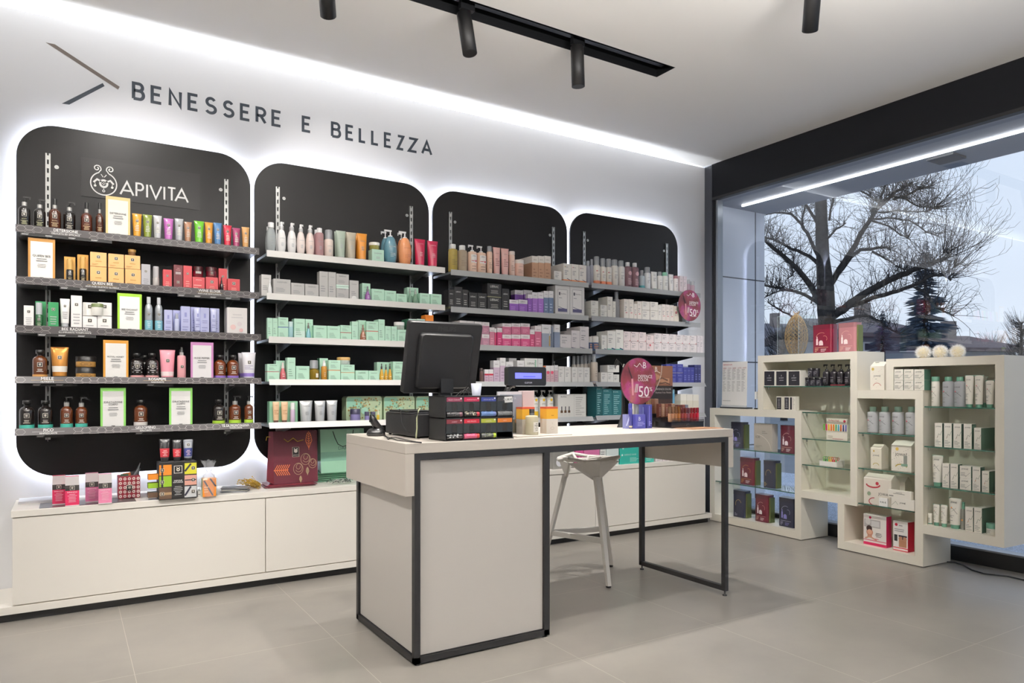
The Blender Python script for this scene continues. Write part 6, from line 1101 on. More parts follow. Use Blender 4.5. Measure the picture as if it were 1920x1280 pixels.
# nail file display
s = ush(.815, .06, 'in the black-jar unit'); PEN = ('7ac050', 'c02a5c', 'e0c020', 'e07a20', 'e09020', '4ca060', '50a8c0', 'c05a20', '3a4a80', '6a6ab0')
o = s('cd', 1549.7, 1588.7, 784.3, 'cream counter card with rows of coloured tweezers', name='counter_display', cat='display', col='ebe5d6', ops=[('t', 'Perfect Nail', .36, .90, .5, 'a83a4a'), ('c', .88, .88, .06, 'b8304a'), ('n', .08, .5, .08, .2, 2, 'a89a88'), ('n', .3, .95, .03, .08, 1, 'b04a50')])
w = max(v.co.x for v in o.data.vertices)
h = max(v.co.z for v in o.data.vertices)
for i, c in enumerate(PEN): x = -w * 1.25 + i * w * .235; MB().bbox(x, x + .0085, -.012, -.0035, h * .42, h * .72, M(c, .35)).build('tweezer', o)
s = ush(.609, .05, 'in the black-jar unit')
p = UNITP.pt(*[UNITP.hit(1552, 870, .05)[0], .10, .609]); e = empty('counter_tray', p, UANG); tag(e, 'white cardboard tray of coloured scissors in the black-jar unit', 'tray')
MB().box(-.075, .075, -.045, .045, 0, .004, M('e9e6e0', .5)).box(-.075, .075, -.048, -.044, 0, .036, M('ece9e3', .5)).box(-.075, .075, .042, .045, 0, .05, M('ece9e3', .5)).box(-.077, -.074, -.046, .045, 0, .045, M('e4e1db', .5)).box(.074, .077, -.046, .045, 0, .045, M('e4e1db', .5)).build('tray_body', e)
for i in range(9):
    x = -.062 + i * .0152; c = ('5cb04a', '2f6a3a', '4cb05c', 'e0b828', 'e8c830', 'd84a4a', 'c83a3a', '58a050', 'c8404c')[i]; r_ = []
    for k in range(11): a = k * .628; r_.append((x + .009 * math.cos(a), -.01 + .004 * i % .01, .058 + .011 * math.sin(a)))
    MB().tube(r_, .0022, M(c, .4), 5).box(x - .004, x + .004, -.014, -.009, .005, .048, M(c, .4)).build('scissors', e)
# document holder on the low unit
s = ush(1.03, .05, 'on the low corner unit')
c0 = UNITP.hit(1380, 762, .055)[0]; e = empty('document_holder', UNITP.pt(c0, .075, 1.0305), UANG); tag(e, 'clear document holder with a printed price sheet on the low corner unit', 'document holder')
MB().bbox(-.165, .135, -.050, .04, 0, .012, M('1c1c1f', .3)).build('base', e)
sh_ = MB(); wv = .145; lean = math.radians(1.5)
sh_.add([(-wv, -.045, .014), (wv, -.045, .014), (wv, -.045 + .40 * math.sin(lean), .014 + .40 * math.cos(lean)), (-wv, -.045 + .40 * math.sin(lean), .014 + .40 * math.cos(lean))], [(0, 1, 2, 3)], M('e6e5e3', .4))
A_ = MB(); art(A_, [('t', 'DEFENCE SUN', .22, .94, .36, 'b03a4a', 1)] + [('t', t_, .1 + .2 * k, .86, .14, 'a05058', 1) for k, t_ in enumerate(('VISO', 'CORPO', 'BABY', 'LATTE', 'DOPO'))] + [q for k in range(5) for q in (('n', .03 + .19 * k, .18 + .19 * k, .60, .84, 8, 'a0a0a0'), ('n', .03 + .19 * k, .18 + .19 * k, .34, .58, 8, 'a8a8a8'))] + [('n', .05, .6, .12, .15, 1, 'a0a0a0')], -wv, wv, .014, .014 + .40 * math.cos(lean), lambda x, z: -.045 + (z - .014) * math.tan(lean), off=.0012)
sh_.build('price_sheet', e, fix=False); A_.build('printing', e, fix=False)
MB().box(-wv - .004, wv + .004, -.050, -.047, .012, .030, M('dfe3e6', .1, 'thin')).build('clear_lip', e)
e = empty('phone_stand', UNITP.pt(.522, .055, 1.0305), UANG); tag(e, 'small black stand with a white tag between sheet holder and raised unit', 'stand')
MB().bbox(-.026, .026, -.03, .03, 0, .01, BLACK).box(-.012, .022, .0, .018, .01, .16, M('222124', .4)).lathe([(.012, .16), (.018, .175), (.012, .19)], M('2a2a2e', .4), .008, .008).build('body', e); MB().box(-.040, .004, -.006, -.002, .085, .150, WHITE).build('white_tag', e)
# top of the raised unit: vase with twigs, two tins
s = ush(1.486, 0, 'on top of the black-jar unit')
a, b_ = UNITP.hit(1457.5, 660, .09)[0], UNITP.hit(1497, 660, .09)[0]; hv = UNITP.hit(1477, 591, .09)[1] - 1.486; w = (b_ - a) / 2
e = empty('glass_vase', UNITP.pt((a + b_) / 2, .09 + w, 1.4862), UANG); tag(e, 'square clear glass vase on the raised white unit', 'vase')
g = MB()
for q in ((-w, w, -w, -w + .004), (-w, w, w - .004, w), (-w, -w + .004, -w + .004, w - .004), (w - .004, w, -w + .004, w - .004)): g.box(q[0], q[1], q[2], q[3], 0, hv, CLEARGL)
g.box(-w, w, -w, w, 0, .008, CLEARGL); g.build('glass_walls', e)
RIMG = M('b9c8cc', .15); r_ = MB()
for q in ((-w, w, -w - .0008, -w + .0012), (-w, w, w - .0012, w + .0008)): r_.box(q[0], q[1], q[2], q[3], hv - .0015, hv + .0004, RIMG)
for sx in (-w, w):
    r_.box(sx - .001, sx + .001, -w, w, hv - .0015, hv + .0004, RIMG)
    for sy in (-w, w): r_.box(sx - .0009, sx + .0009, sy - .0009, sy + .0009, 0, hv, RIMG)
r_.build('polished_edges', e)
tm = MB(); rv_ = random.Random(8); TN = M('b99a6c', .7)
for i in range(34):
    a0 = i * 2 * math.pi / 34; ph = rv_.uniform(0, 1); d = 1 if i % 2 else -1; p = []
    for k in range(22):
        t = k / 21; R_ = w * .86 * (math.sin(math.pi * min(1, .12 + t * .9)) ** .55) * (1 if i % 3 else .75); an = a0 + d * .16 * (1 if (k // 1) % 2 else -1) + d * t * .3
        p.append((R_ * math.cos(an), R_ * math.sin(an), .012 + t * hv * 1.02 + rv_.uniform(-.003, .003)))
    tm.tube(p, .0026, TN, 5)
for i in range(10): a0 = rv_.uniform(0, 6.28); tm.tube([(0, 0, hv * .9), (.012 * math.cos(a0), .012 * math.sin(a0), hv * 1.02), (.022 * math.cos(a0), .022 * math.sin(a0), hv * 1.08 + rv_.uniform(0, .02))], .0018, TN, 4)
o = tm.build('woven_twigs', None, e.location, UANG, fix=False); tag(o, 'bundle of wavy dried willow twigs inside the glass vase', 'twigs')
(tin(s, 1522.5, 1559, 608.6, 'deep red gift tin with product drawing', '7a1230', tart('f0dadc', 'e0b890'), d=.10)); foil(tin(s, 1570, 1604, 604.9, 'dusty rose gift tin with product drawing', 'b47a80', tart('f4e4e4', 'dcb0a0'), d=.10))
# narrow unit
JO = 'e6e2d8'; GC = '5c8a76'
def jart(dot='c8384c', t='JOWA\u00c9'): return [('t', t, .45, .88, .62, '3a3c3a', 1), ('c', .28, .66, .07, dot), ('s', [(.18, .60), (.42, .63), (.66, .52), (.85, .42)], .03, '3c4040'), ('s', [(.25, .5), (.5, .56), (.72, .66)], .02, '6a7a70'), ('n', .1, .6, .24, .36, 3, '7a7c78'), ('n', .12, .88, .1, .15, 1, '5a5c58')]
s = ush(1.199, .03, 'on top of the narrow unit')
o = s('bg', 1631.5, 1658, 677.8, 'tall floral gift box with dark green folded top', d=.02, th=.09, col='e9e4d8', ops=[('t', 'JOWA\u00c9', .5, .60, .5, '3a3c3a', 1), ('n', .35, .65, .45, .5, 1, '9a9a90'), ('s', arc(.5, .12, .3, .18, 20, 160, 6), .04, 'c88a84'), ('c', .2, .9, .1, 'c8b060')] + [('c', .1 + .8 * ((i * 37) % 17) / 17, .08 + .85 * ((i * 53) % 19) / 19, .012, 'b06a68') for i in range(16)])
h = max(v.co.z for v in o.data.vertices); MB().add([(-.03, -.03, h * .98), (.06, .04, h * 1.0), (.05, .06, h * .94), (-.04, .05, h * .95)], [(0, 1, 2, 3)], M('2c4a3c', .5)).build('ribbon', o, fix=False)
FB = lambda: dict(col=JO, side='4f7566', th=.075, ops=[('t', 'JOWA\u00c9', .45, .76, .6, '3a3c3a', 1), ('s', [(.5, .1), (.75, .35), (.95, .5)], .02, '5a6058'), ('n', .08, .6, .15, .5, 3, '8a8c86')])
s = ush(1.199, .003, 'on the narrow unit top')
for i, (x0, x1) in enumerate(((1676.5, 1693.6), (1694.6, 1713), (1713.8, 1733))):
    s('bx', x0, x1, 712.6, 'white cream carton in the lower row, %s of three' % ORD[i + 1], d=.0, **FB()); s('bx', x0, x1, 692.3, 'white cream carton in the upper row, %s of three' % ORD[i + 1], yb=712, d=.0, **FB())
s = ush(.888, .03, 'in the narrow unit')
for i, (x0, x1) in enumerate(((1621.5, 1640.3), (1643.5, 1663), (1667.5, 1688.4), (1692.8, 1714))): s('bt', x0, x1, 762.3, 'clear micellar bottle with green cap, %s of four' % ORD[i + 1], d=.03, col='d4d6da', k='tint', shape='square', bh=.82, cap='flat', cr=.6, capc='8fae9e', ops=jart())
s = ush(.629, .03, 'in the narrow unit'); FL = [('t', 'JOWA\u00c9', .5, .66, .6, '3a3c3a', 1), ('s', arc(.5, .12, .3, .16, 20, 160, 6), .05, 'b8a040'), ('c', .3, .88, .08, 'c8a850')] + [('c', .06 + .88 * ((i * 37) % 17) / 17, .08 + .85 * ((i * 53) % 19) / 19, .012, '7a6a58') for i in range(20)]
o = s('bg', 1632.5, 1652.7, 832.8, 'small cream floral gift box', d=.03, th=.085, col='e6e0d0', ops=FL); o = s('bg', 1671, 1709, 826, 'large cream floral gift box with green ribbon top', d=.03, th=.11, col='e8e2d6', ops=FL + [('r', .5, .82, .2, .3, '7a9a86'), ('r', .62, .8, .3, .62, '8a8c84')])
s = ush(.371, .03, 'in the narrow unit')
s('bg', 1619.5, 1671, 889, 'wide floral carrier box on the lowest glass', d=.0, th=.10, col='dfd8cc', ops=[('t', 'JOWA\u00c9', .75, .45, .42, '3a3c3a', 1), ('s', arc(.35, .8, .25, .12, 180, 360, 8), .05, 'b03a44'), ('c', .5, .85, .06, 'a83040'), ('c', .2, .42, .07, '8a9a80'), ('s', arc(.4, .12, .2, .15, 90, 300, 8), .03, 'a83a48')]); s('bg', 1676, 1697, 894, 'floral box standing behind the lying cartons', d=.105, th=.08, col='dcd6ca', ops=[('c', .5, .6, .12, 'b03a44')])
s('bx', 1670.8, 1714.4, 935.5, 'lying cream carton, lower', d=-.03, th=.028, col=JO, ops=[('t', 'JOWA\u00c9', .5, .6, .26, '3a3c3a', 1), ('s', [(.02, .3), (.2, .7), (.3, .4)], .01, '5a6a50')]); s('bx', 1665, 1709, 920, 'lying cream carton, upper', d=-.03, th=.028, yb=934.5, col=JO, ops=[('n', .2, .75, .5, .8, 2, '5a5c58', 1), ('n', .04, .3, .1, .4, 1, '5a5c58')])
s('bx', 1648, 1664, 934, 'white tag reading 9,90 before the carrier box', name='price_tag', cat='tag', d=-.02, th=.012, col='f0efec', ops=[('t', '9,90 \u20ac', .5, .5, .7, '3a3a3a', 1)])
s = ush(.0665, .03, 'on the narrow unit floor')
s('bx', 1619, 1662, 965.5, 'white and magenta mask box picturing a face', d=.03, th=.06, col='e6e1dc', side='b81850', ops=[('r', 0, 1, 0, .09, 'c01a55'), ('r', 0, 1, .15, .17, 'c01a55'), ('c', .3, .90, .055, 'b81850'), ('r', .03, .75, .58, .84, 'b0acaa'), ('c', .2, .76, .12, 'cfccc8'), ('r', .35, .7, .62, .8, 'cfcdcc'), ('c', .28, .42, .15, 'c08a74'), ('r', .18, .38, .24, .36, 'c08a74'), ('c', .26, .54, .13, '3a2420'), ('c', .28, .43, .105, 'd8a88e'), ('s', [(.08, .2), (.28, .28), (.6, .18)], .06, 'c8977f'), ('n', .45, .9, .28, .44, 3, '5a5a5c', 1), ('n', .5, .85, .2, .25, 1, 'c01a55')])
s('bx', 1674.5, 1702.3, 977.5, 'white patch box with red rim picturing a torso', d=.03, th=.075, col='e8e5e2', side='b81838', ops=[('r', 0, 1, .0, .03, 'c0203c'), ('r', 0, 1, .09, .12, 'c0203c'), ('c', .22, .88, .10, 'b01838'), ('n', .4, .8, .82, .9, 1, '8a8a90'), ('n', .1, .8, .64, .76, 2, '7a7a80'), ('r', .08, .3, .32, .54, '222426'), ('r', .40, .92, .14, .42, 'a8785c'), ('c', .53, .42, .15, 'b08064'), ('c', .79, .42, .15, 'b08064'), ('r', .38, .94, .48, .54, '2c2630'), ('s', [(.66, .52), (.66, .40)], .06, '2c2630')])
# largest unit
s = ush(1.091, .02, 'in the largest unit')
s('bt', 1743, 1757.5, 706, 'white bottle with green cap on the top glass', d=.02, col=JO, shape='slim', bh=.85, cap='flat', cr=.97, capc=GC, ops=jart())
for i, (x0, x1) in enumerate(((1762.4, 1783.3), (1784, 1805.6))): s('bt', x0, x1, 706, 'clear square bottle with green cap on the top glass, ' + ORD[i + 1], d=.02, col='c2c5ca', k='tint', shape='square', bh=.86, cap='flat', cr=.62, capc=GC, ops=jart())
for i, (x0, x1) in enumerate(((1806.4, 1823.2), (1824.4, 1841.6))): s('tb', x0, x1, 703, 'tall white tube with green ends on the top glass, ' + ORD[i + 1], d=.02, col=JO, capc=GC, cf=.09, crimp='8fb09e', ops=jart())
s('tb', 1845, 1862, 712.8, 'shorter white tube with green ends on the top glass', d=.02, col=JO, capc=GC, cf=.12, crimp=GC, ops=jart()); s('tb', 1836, 1850, 706, 'white tube standing in the second row', d=.09, col='b8b6ae', capc=GC, crimp='7f9f8e')
s = ush(.823, .02, 'in the largest unit'); TB = lambda d='8a8c86': dict(col=JO, side='4f6a5c', th=.05, ops=[('t', 'JOWA\u00c9', .5, .86, .68, '3a3c3a', 1), ('s', [(.3, .35), (.55, .55), (.75, .5), (.98, .68)], .035, '5a6a58'), ('c', .4, .42, .05, d), ('n', .12, .9, .12, .3, 3, '8a8c86'), ('n', .12, .88, .06, .09, 1, '4a4c48')])
for i, (x0, x1, yt) in enumerate(((1752.4, 1766.7, 793.3), (1769.8, 1784.6, 793.6), (1787.4, 1802.6, 794.4), (1806.8, 1822, 795))): s('bx', x0, x1, yt, 'tall white carton on the second glass, %s of four' % ORD[i + 1], d=.02, **TB('9a6a60'))
s('bx', 1826, 1839.5, 802.3, 'shorter white carton with green deep side', d=.02, **{**TB('9a6a60'), 'th': .16})
s = ush(.557, .02, 'in the largest unit')
s('tb', 1744, 1765, 853.4, 'big white tube with green cap on the third glass', d=.02, col=JO, capc=GC, cf=.12, crimp='8fb09e', ops=jart('8a8c86')); s('bx', 1766.6, 1780, 869, 'white carton on the third glass, first', d=.02, **TB('a0a860')); s('bx', 1781.6, 1796.2, 869.8, 'white carton on the third glass, second', d=.02, **TB())
s('bx', 1799.5, 1820.8, 897, 'low white carton, lower of two on the third glass', d=.02, **FB()); s('bx', 1799.5, 1820.8, 873.8, 'low white carton, upper of two on the third glass', d=.02, yb=896.4, **FB())
s('bx', 1823, 1838.2, 875.2, 'white carton with orange dot on the third glass', d=.02, **TB('e08030')); s('bx', 1841, 1854.6, 883.3, 'shorter white carton with orange dot, deep green side', d=.02, **{**TB('d87030'), 'th': .18})
s = ush(.2905, .02, 'in the largest unit')
s('bt', 1738, 1746, 962.4, 'mini white roll-on at the bottom', d=.02, col=JO, shape='slim', bh=.82, cap='flat', cr=.97, capc=JO, bands=[(0, .2, GC)], ops=[('n', .1, .9, .3, .9, 4, '4a4c48')])
for i, (x0, x1, yt) in enumerate(((1747, 1759.8, 945.2), (1761.2, 1774.4, 946.5))): s('tb', x0, x1, yt, 'small white tube with green cap at the bottom, ' + ORD[i + 1], d=.02, col=JO, capc=GC, cf=.16, crimp='8fb09e', ops=jart('b05a50'))
s('tb', 1775.2, 1798.8, 934, 'large white tube with orange flower at the bottom', d=.02, col=JO, capc=GC, cf=.13, crimp='7f9f8e', ops=jart('e08a2c')); s('bt', 1799.4, 1808.6, 941.3, 'slim clear bottle with green cap at the bottom', d=.04, col='a0a09a', k='tint', shape='slim', bh=.75, cap='flat', cr=.6, capc=GC, ops=[('c', .5, .5, .2, 'e08a2c')])
s('bx', 1809.6, 1824.6, 951, 'white carton with orange flower at the bottom', d=.02, **TB('e08a2c')); s('bx', 1826, 1841, 952.2, 'white carton with green deep side at the bottom', d=.02, **{**TB(), 'th': .18}); s('jr', 1845, 1865.4, 981.4, 'squat white jar with green lid at the bottom', d=.015, col=JO, lid=GC, lf=.45, ops=[('n', .1, .9, .2, .8, 3, '6a6c68')])
s = ush(1.4185, .0, 'on top')
ht = random.Random(4)
for i, (x0, x1, yt) in enumerate(((1714, 1742, 652), (1745.5, 1774, 647), (1778, 1807, 649))):
    a, b_ = UNITP.hit(x0, 660, .10)[0], UNITP.hit(x1, 660, .10)[0]; r_ = (b_ - a) / 2 * .93; m = MB(); F_ = M('f2e6c4', .9); F2_ = M('ffffff', .95)
    m.lathe([(r_ * .80 * math.cos(t), r_ * .80 * math.sin(t)) for t in [-1.5 + k * .3 for k in range(11)]], F_, n=16)
    o = m.build('fluffy_ball', None, UNITP.pt((a + b_) / 2, .12, 1.419 + r_ * .80), UANG); tag(o, 'white fluffy fur ball on the largest unit, ' + ('nearest the narrow unit', 'middle one of three', 'nearest the street end')[i], 'ornament', 'white fluffy balls')
    hf = MB()
    for k in range(3200):
        th, z = ht.uniform(0, 6.283), ht.uniform(-.75, 1); q = math.sqrt(1 - z * z); n_ = Vector((q * math.cos(th), q * math.sin(th), z)); p = n_ * r_ * .78; t = Vector([ht.uniform(-1, 1) for _ in range(3)]) * .0007; e_ = n_ * r_ * ht.uniform(.95, 1.2) + Vector([ht.uniform(-.006, .006) for _ in range(3)])
        e_.z = max(e_.z, -r_ * .79)
        hf.add([p - t, p + t, e_], [(0, 1, 2)], F2_)
    hf.build('fur', o, fix=False)['kind'] = 'stuff'
cb_ = MB(); pts = [on_z(x, y, .006) for x, y in ((1775, 1053), (1790, 1054), (1806, 1059), (1822, 1068), (1845, 1075), (1870, 1078), (1890, 1080), (1920, 1087), (1970, 1100))]; cb_.tube(pts, .0045, BLACK, 6); tag(cb_.build('power_cable'), 'thin black cable lying on the floor under the largest unit', 'cable')
# ================================================================ things on the counter
Z = DZ + .0002
# scanner
c = on_z(705, 817, DZ); e = empty('barcode_scanner', (c.x, c.y, Z), -.3); tag(e, 'black handheld barcode scanner resting in its cradle on the counter corner', 'scanner')
BK_ = M('1a1a1b', .28, 'coat')
MB().lathe([(.040, 0), (.047, .006), (.046, .020), (.036, .034), (.015, .040)], BK_, ky=.85, n=22).build('cradle', e)
b = MB(); rings = []
for k, (x, z, rx, rz) in enumerate(((.035, .028, .012, .012), (.015, .040, .020, .016), (-.005, .062, .024, .020), (-.018, .085, .026, .020), (-.024, .100, .022, .012))): rings.append([(x + rz * math.cos(t) * .5, rx * math.sin(t), z + rz * math.cos(t)) for t in [j * math.pi / 7 for j in range(14)]])
b.loft(rings, BK_); b.build('scanner_head', e); MB().prism([(-.034, .070), (-.030, .105), (-.024, .108), (-.022, .068)], 'y', -.018, .018, M('0c0c0d', .1)).build('scan_window', e)
# receipt printer / cash box with pad
e = empty('cash_drawer', (1.483, 3.305, Z)); tag(e, 'matt black cash box with a dark pad on its lid behind the drawers', 'cash box')
MB().bbox(-.077, .077, -.185, .185, .008, .115, M('1e1e20', .5), .003).build('body', e)
for x in (-.06, .06):
    for y in (-.165, .165): MB().lathe([(.008, 0), (.008, .009)], BLACK, x, y, n=8).build('foot', e)
MB().bbox(-.085, .07, -.14, .15, .1155, .121, M('26262a', .3)).bbox(-.080, .06, -.12, .13, .1212, .130, M('131315', .25)).build('signature_pad', e)
# monitor
e = empty('monitor', (1.66, 3.30, Z)); tag(e, 'black touch monitor seen from behind on the counter', 'monitor')
tilt = math.atan2(.088, .353); mh = .364; MW = .206
hd = empty('screen_unit', (-.04, 0, 1.191 - Z), 0); hd.parent = e; hd.rotation_euler = (tilt, 0, 0)
PL = M('19191b', .38); b = MB(); P0 = rrect(-MW, MW, 0, mh, .012, 4); P1 = rrect(-MW + .004, MW - .004, .004, mh - .004, .012, 4); P2 = rrect(-MW + .045, MW - .045, .045, mh - .05, .02, 4)
b.loft([[(x, .022, z) for x, z in P0], [(x, -.004, z) for x, z in P0], [(x, -.012, z) for x, z in P1]], PL, True, True); b.build('casing', hd)
c_ = MB(); Q0 = rrect(-.148, .148, .03, mh - .052, .022, 5); Q1 = rrect(-.140, .140, .038, mh - .060, .02, 5); c_.loft([[(x, -.010, z) for x, z in Q0], [(x, -.030, z) for x, z in Q0], [(x, -.036, z) for x, z in Q1]], PL, True, True); c_.build('back_shell', hd)
MB().box(-.115, .115, -.041, -.034, mh - .066, mh - .060, M('3a3a3a', .2, 'coat')).build('vent_ridge', hd)
MB().box(-MW + .012, MW - .012, .022, .024, .014, mh - .014, M('0a0c10', .08, 'coat')).build('screen_glass', hd)
a_ = MB(); art(a_, [('t', 'PHILIPS', .5, .5, 1.0, '333335', 1)], -.05, .05, mh - .04, mh - .02, lambda x, z: -.0125); a_.build('maker_lettering', hd, fix=False)
MB().box(-.035, .035, -.055, .01, .0, .075, M('131314', .3)).box(-.028, .028, -.035, -.01, -.19, .03, PL).build('neck', e, (-.02, 0, 1.191 - Z))
MB().bbox(-.095, .10, -.09, .08, 0, .014, PL, .006).build('stand_base', e)
wr = MB()
for i in range(3): wr.tube([(.02 + .02 * i, -.07, .20), (.045 + .02 * i, -.085, .225 + .01 * i), (.085 + .012 * i, -.088, .215), (.10 + .01 * i, -.08, .17)], .0022, M('303032', .4), 5)
wr.build('plug_cables', e)
# drawer organiser
OX0, OX1, OY0, OY1, OH = 1.446, 1.812, 2.884, 3.055, .204
e = empty('drawer_organizer', ((OX0 + OX1) / 2, OY0, Z)); tag(e, 'black tester dispenser with eight labelled compartments at the counter front', 'dispenser'); hw = (OX1 - OX0) / 2
OB = M('19191b', .42); b = MB().box(-hw, -hw + .004, 0, .17, .002, OH, OB).box(hw - .004, hw, .008, .17, .002, OH, OB).box(-hw, hw, .005, .17, OH - .004, OH, OB).box(-hw, hw, 0, .17, 0, .004, OB).box(-hw, hw, .0, .17, OH * .5 - .002, OH * .5 + .003, OB).box(-hw, hw, .166, .17, 0, OH, OB)
xs = [-hw + .004 + i * (2 * hw - .008) / 4 for i in range(5)]
for x in xs[1:-1]: b.box(x - .002, x + .002, .003, .168, .004, OH - .004, OB)
b.build('carcass', e)
NM = [('BLACK CURRANT', '7a3048'), ('POMEGRANATE', 'a82248'), ('COCOA BUTTER', '2c3a80'), ('MINT', '242428'), ('CHERRY', '6e2a34'), ('RED FRUITS', 'b82238'), ('CARAMEL', 'a8b040'), ('NOCI', 'd07830')]
TC = ['5a585a', 'd8d0b8', '6a8ac0', '77797a', 'e6e6e6', 'd85878', '8a9078', None]
for i in range(8):
    col, row = i % 4, i // 4; x0, x1 = xs[col] + .003, xs[col + 1] - .003; zb = (OH * .5 + .004 if row == 0 else .005); zt2 = (OH - .005 if row == 0 else OH * .5 - .003); h = zt2 - zb; xc = (x0 + x1) / 2
    d = MB().box(x0, x1, .002, .005, zb + h * .30, zt2, M('26292a', .12, 'coat')); ar = [(xc + .013 * math.cos(t), zb + h * .60 + .013 * math.sin(t)) for t in [k * math.pi / 8 for k in range(9)]] + [(xc - .013, zb + h * .34), (xc + .013, zb + h * .34)]
    d.add([(x, .0016, z) for x, z in ar], [tuple(range(len(ar)))], M('070708', .6)); d = d.build('flap', e, fix=False)
    a_ = MB(); art(a_, [('r', .02, .98, .78, .99, NM[i][1]), ('t', NM[i][0], .5, .87, .055 * len(NM[i][0]), 'd8ccd0')] + ([('c', .90, .93, .05, 'e8e8e8')] if i < 3 or i in (4, 6) else []), x0, x1, zb, zt2, lambda x, z: .002); a_.build('label_strip', e, fix=False)
    if TC[i]:
        m = MB(); y_ = -.002 if True else 0; r_ = .0125; L0, L1 = x0 + .003, x1 - .002; prf = lambda a, b, rr, mm: m.loft([[(a, y_ + .012 + rr * math.cos(t), zb + .0135 + rr * math.sin(t)) for t in [j * math.pi / 7 for j in range(14)]], [(b, y_ + .012 + rr * math.cos(t), zb + .0135 + rr * math.sin(t)) for t in [j * math.pi / 7 for j in range(14)]]], mm, True, True)
        prf(L0, L1 - .014, r_, M(('2a2a2c', '2a2626', '6a88b8', '6e7072', '1c1c1e', 'd86a8c', '4a4c4a')[i], .3, 'coat')); prf(L1 - .014, L1, r_ * .98, M(('6a4450', 'b83040', '6a78b0', '5a5c5e', '3a2a2c', 'c83a30', 'a8c030')[i], .3, 'coat'))
        rr_ = random.Random(i)
        for k in range(16): x = rr_.uniform(L0 + .004, L1 - .018); t = rr_.uniform(-.2, 1.2); yy, zz = y_ + .012 - (r_ + .0006) * math.cos(t), zb + .0135 + (r_ + .0006) * math.sin(t); q = rr_.uniform(.0016, .0032); m.box(x - q, x + q, yy - .0006, yy + .0006, zz - q, zz + q, M(TC[i], .4))
        o = m.build('scented_cream_roll', None, (e.location.x, e.location.y, Z), fix=False); tag(o, 'patterned travel cream lying in the %s compartment of the black dispenser' % NM[i][0].lower(), 'cream', 'creams in the dispenser')
pt = MB().box(-.022, .022, -.0015, 0, -.014, .014, WHITE); art(pt, [('t', '1,90 \u20ac', .5, .5, .8, '2a2a2a', 1)], -.022, .022, -.014, .014, lambda x, z: -.0015); tag(pt.build('price_tag', None, (OX0 + .336, OY0 - .0005, Z + .186), (0, -.06, 0), fix=False), 'small white price tag 1,90 \u20ac stuck on the black dispenser', 'tag')
cu = MB().lathe([(.020, 0), (.026, .058), (.0245, .058), (.019, .003)], M('dfe3f4', .4), n=20); p = on_y(896, 741, 2.97); tag(cu.build('cup', None, (p.x, 2.985, Z + OH + .0005)), 'upturned pale lilac plastic cup on the black dispenser', 'cup')
# customer display
e = empty('customer_display', (1.985, 3.235, Z)); tag(e, 'black customer display with lit blue screen on a bent pole', 'customer display')
MB().lathe([(.045, 0), (.045, .008), (.02, .012)], PL).build('base', e); MB().tube([(0, 0, .01), (0, 0, .19), (.002, 0, .222), (.014, -.002, .246), (.035, -.004, .258), (.05, -.004, .255)], .0155, M('151517', .2, 'coat'), 12).build('pole', e)
hx0, hx1 = on_y(952, 700, 3.2).x - 1.985, on_y(1023.5, 700, 3.2).x - 1.985; z0, z1 = on_y(988, 723, 3.2).z - Z, on_y(988, 687.5, 3.2).z - Z
MB().prism(rrect(hx0, hx1, z0, z1, .012, 4), 'y', -.038, .0, M('18181a', .3)).build('head', e); u0, u1 = hx0 + (hx1 - hx0) * .18, hx0 + (hx1 - hx0) * .87; v0, v1 = z0 + (z1 - z0) * .38, z0 + (z1 - z0) * .68
sc_ = MB().box(u0, u1, -.0395, -.038, v0, v1, M('5a5ed8', .3, 'emit', 1.3)); art(sc_, [('n', .3, .9, .2, .5, 1, '3a3e90')], u0, u1, v0, v1, lambda x, z: -.0395); sc_.build('lit_screen', e, fix=False)
a_ = MB(); art(a_, [('t', 'CUSTOM', .52, .16, .19, 'e8e8f8', 1)], hx0, hx1, z0, z1, lambda x, z: -.0382); a_.build('maker_lettering', e, fix=False)
# perfume corner
DS = Shelf(WALLP, Z + .006, 3.0, 'on the counter tray')
tag(MB().bbox(1.862, 2.20, 2.935, 3.12, Z, Z + .0056, M('d6cfc6', .45)).build('counter_tray'), 'thin pale tray under the yellow perfume boxes', 'tray')
YB = lambda: [('r', 0, 1, .55, .93, 'd9a32e'), ('r', 0, 1, .93, 1, 'b84a30'), ('t', '3', .5, .32, .2, 'a09888'), ('n', .4, .6, .64, .72, 1, 'a87a20', 1)]
def ybox(x0, x1, y, lab):
    w, h = x1 - x0, .137; m = MB().box(-w / 2, w / 2, 0, .058, 0, h * .55, M('cfc8be', .5)).box(-w / 2, w / 2, 0, .058, h * .55, h * .93, M('d9a32e', .5)).box(-w / 2, w / 2, 0, .058, h * .93, h, M('b84a30', .5)); o = m.build('carton', None, ((x0 + x1) / 2, y, Z + .006)); a_ = MB(); art(a_, [('s', arc(.5, .2, .16, .05, 0, 360, 8), .02, 'a89e90'), ('n', .4, .65, .64, .72, 1, 'a87a20', 1), ('s', [(.45, .42), (.55, .36)], .02, 'a89e90')], -w / 2, w / 2, 0, h, lambda x, z: 0); a_.build('printed_label', o, fix=False); tag(o, lab, 'box', 'yellow and white perfume boxes')
ybox(1.955, 2.030, 3.03, 'yellow and white perfume box behind the glass bottle'); ybox(2.086, 2.158, 3.005, 'yellow and white perfume box nearer the make-up stand')
e = DS('bt', 993.5, 1014.5, 766.9, 'square clear perfume bottle with dark neck', d=-.045, name='perfume_bottle', col='e2dcc0', k='tint', shape='square', bh=.76, cap='flat', cr=.40, capc='222224', collar='77787a', ops=[('r', .3, .95, .08, .74, 'e2ded4'), ('n', .4, .85, .15, .68, 5, '77756e', 1)])
e = empty('display_picture', (1.925, 3.10, Z + .006)); tag(e, 'grey framed floral advert panel behind the dispenser', 'picture'); h_ = .216
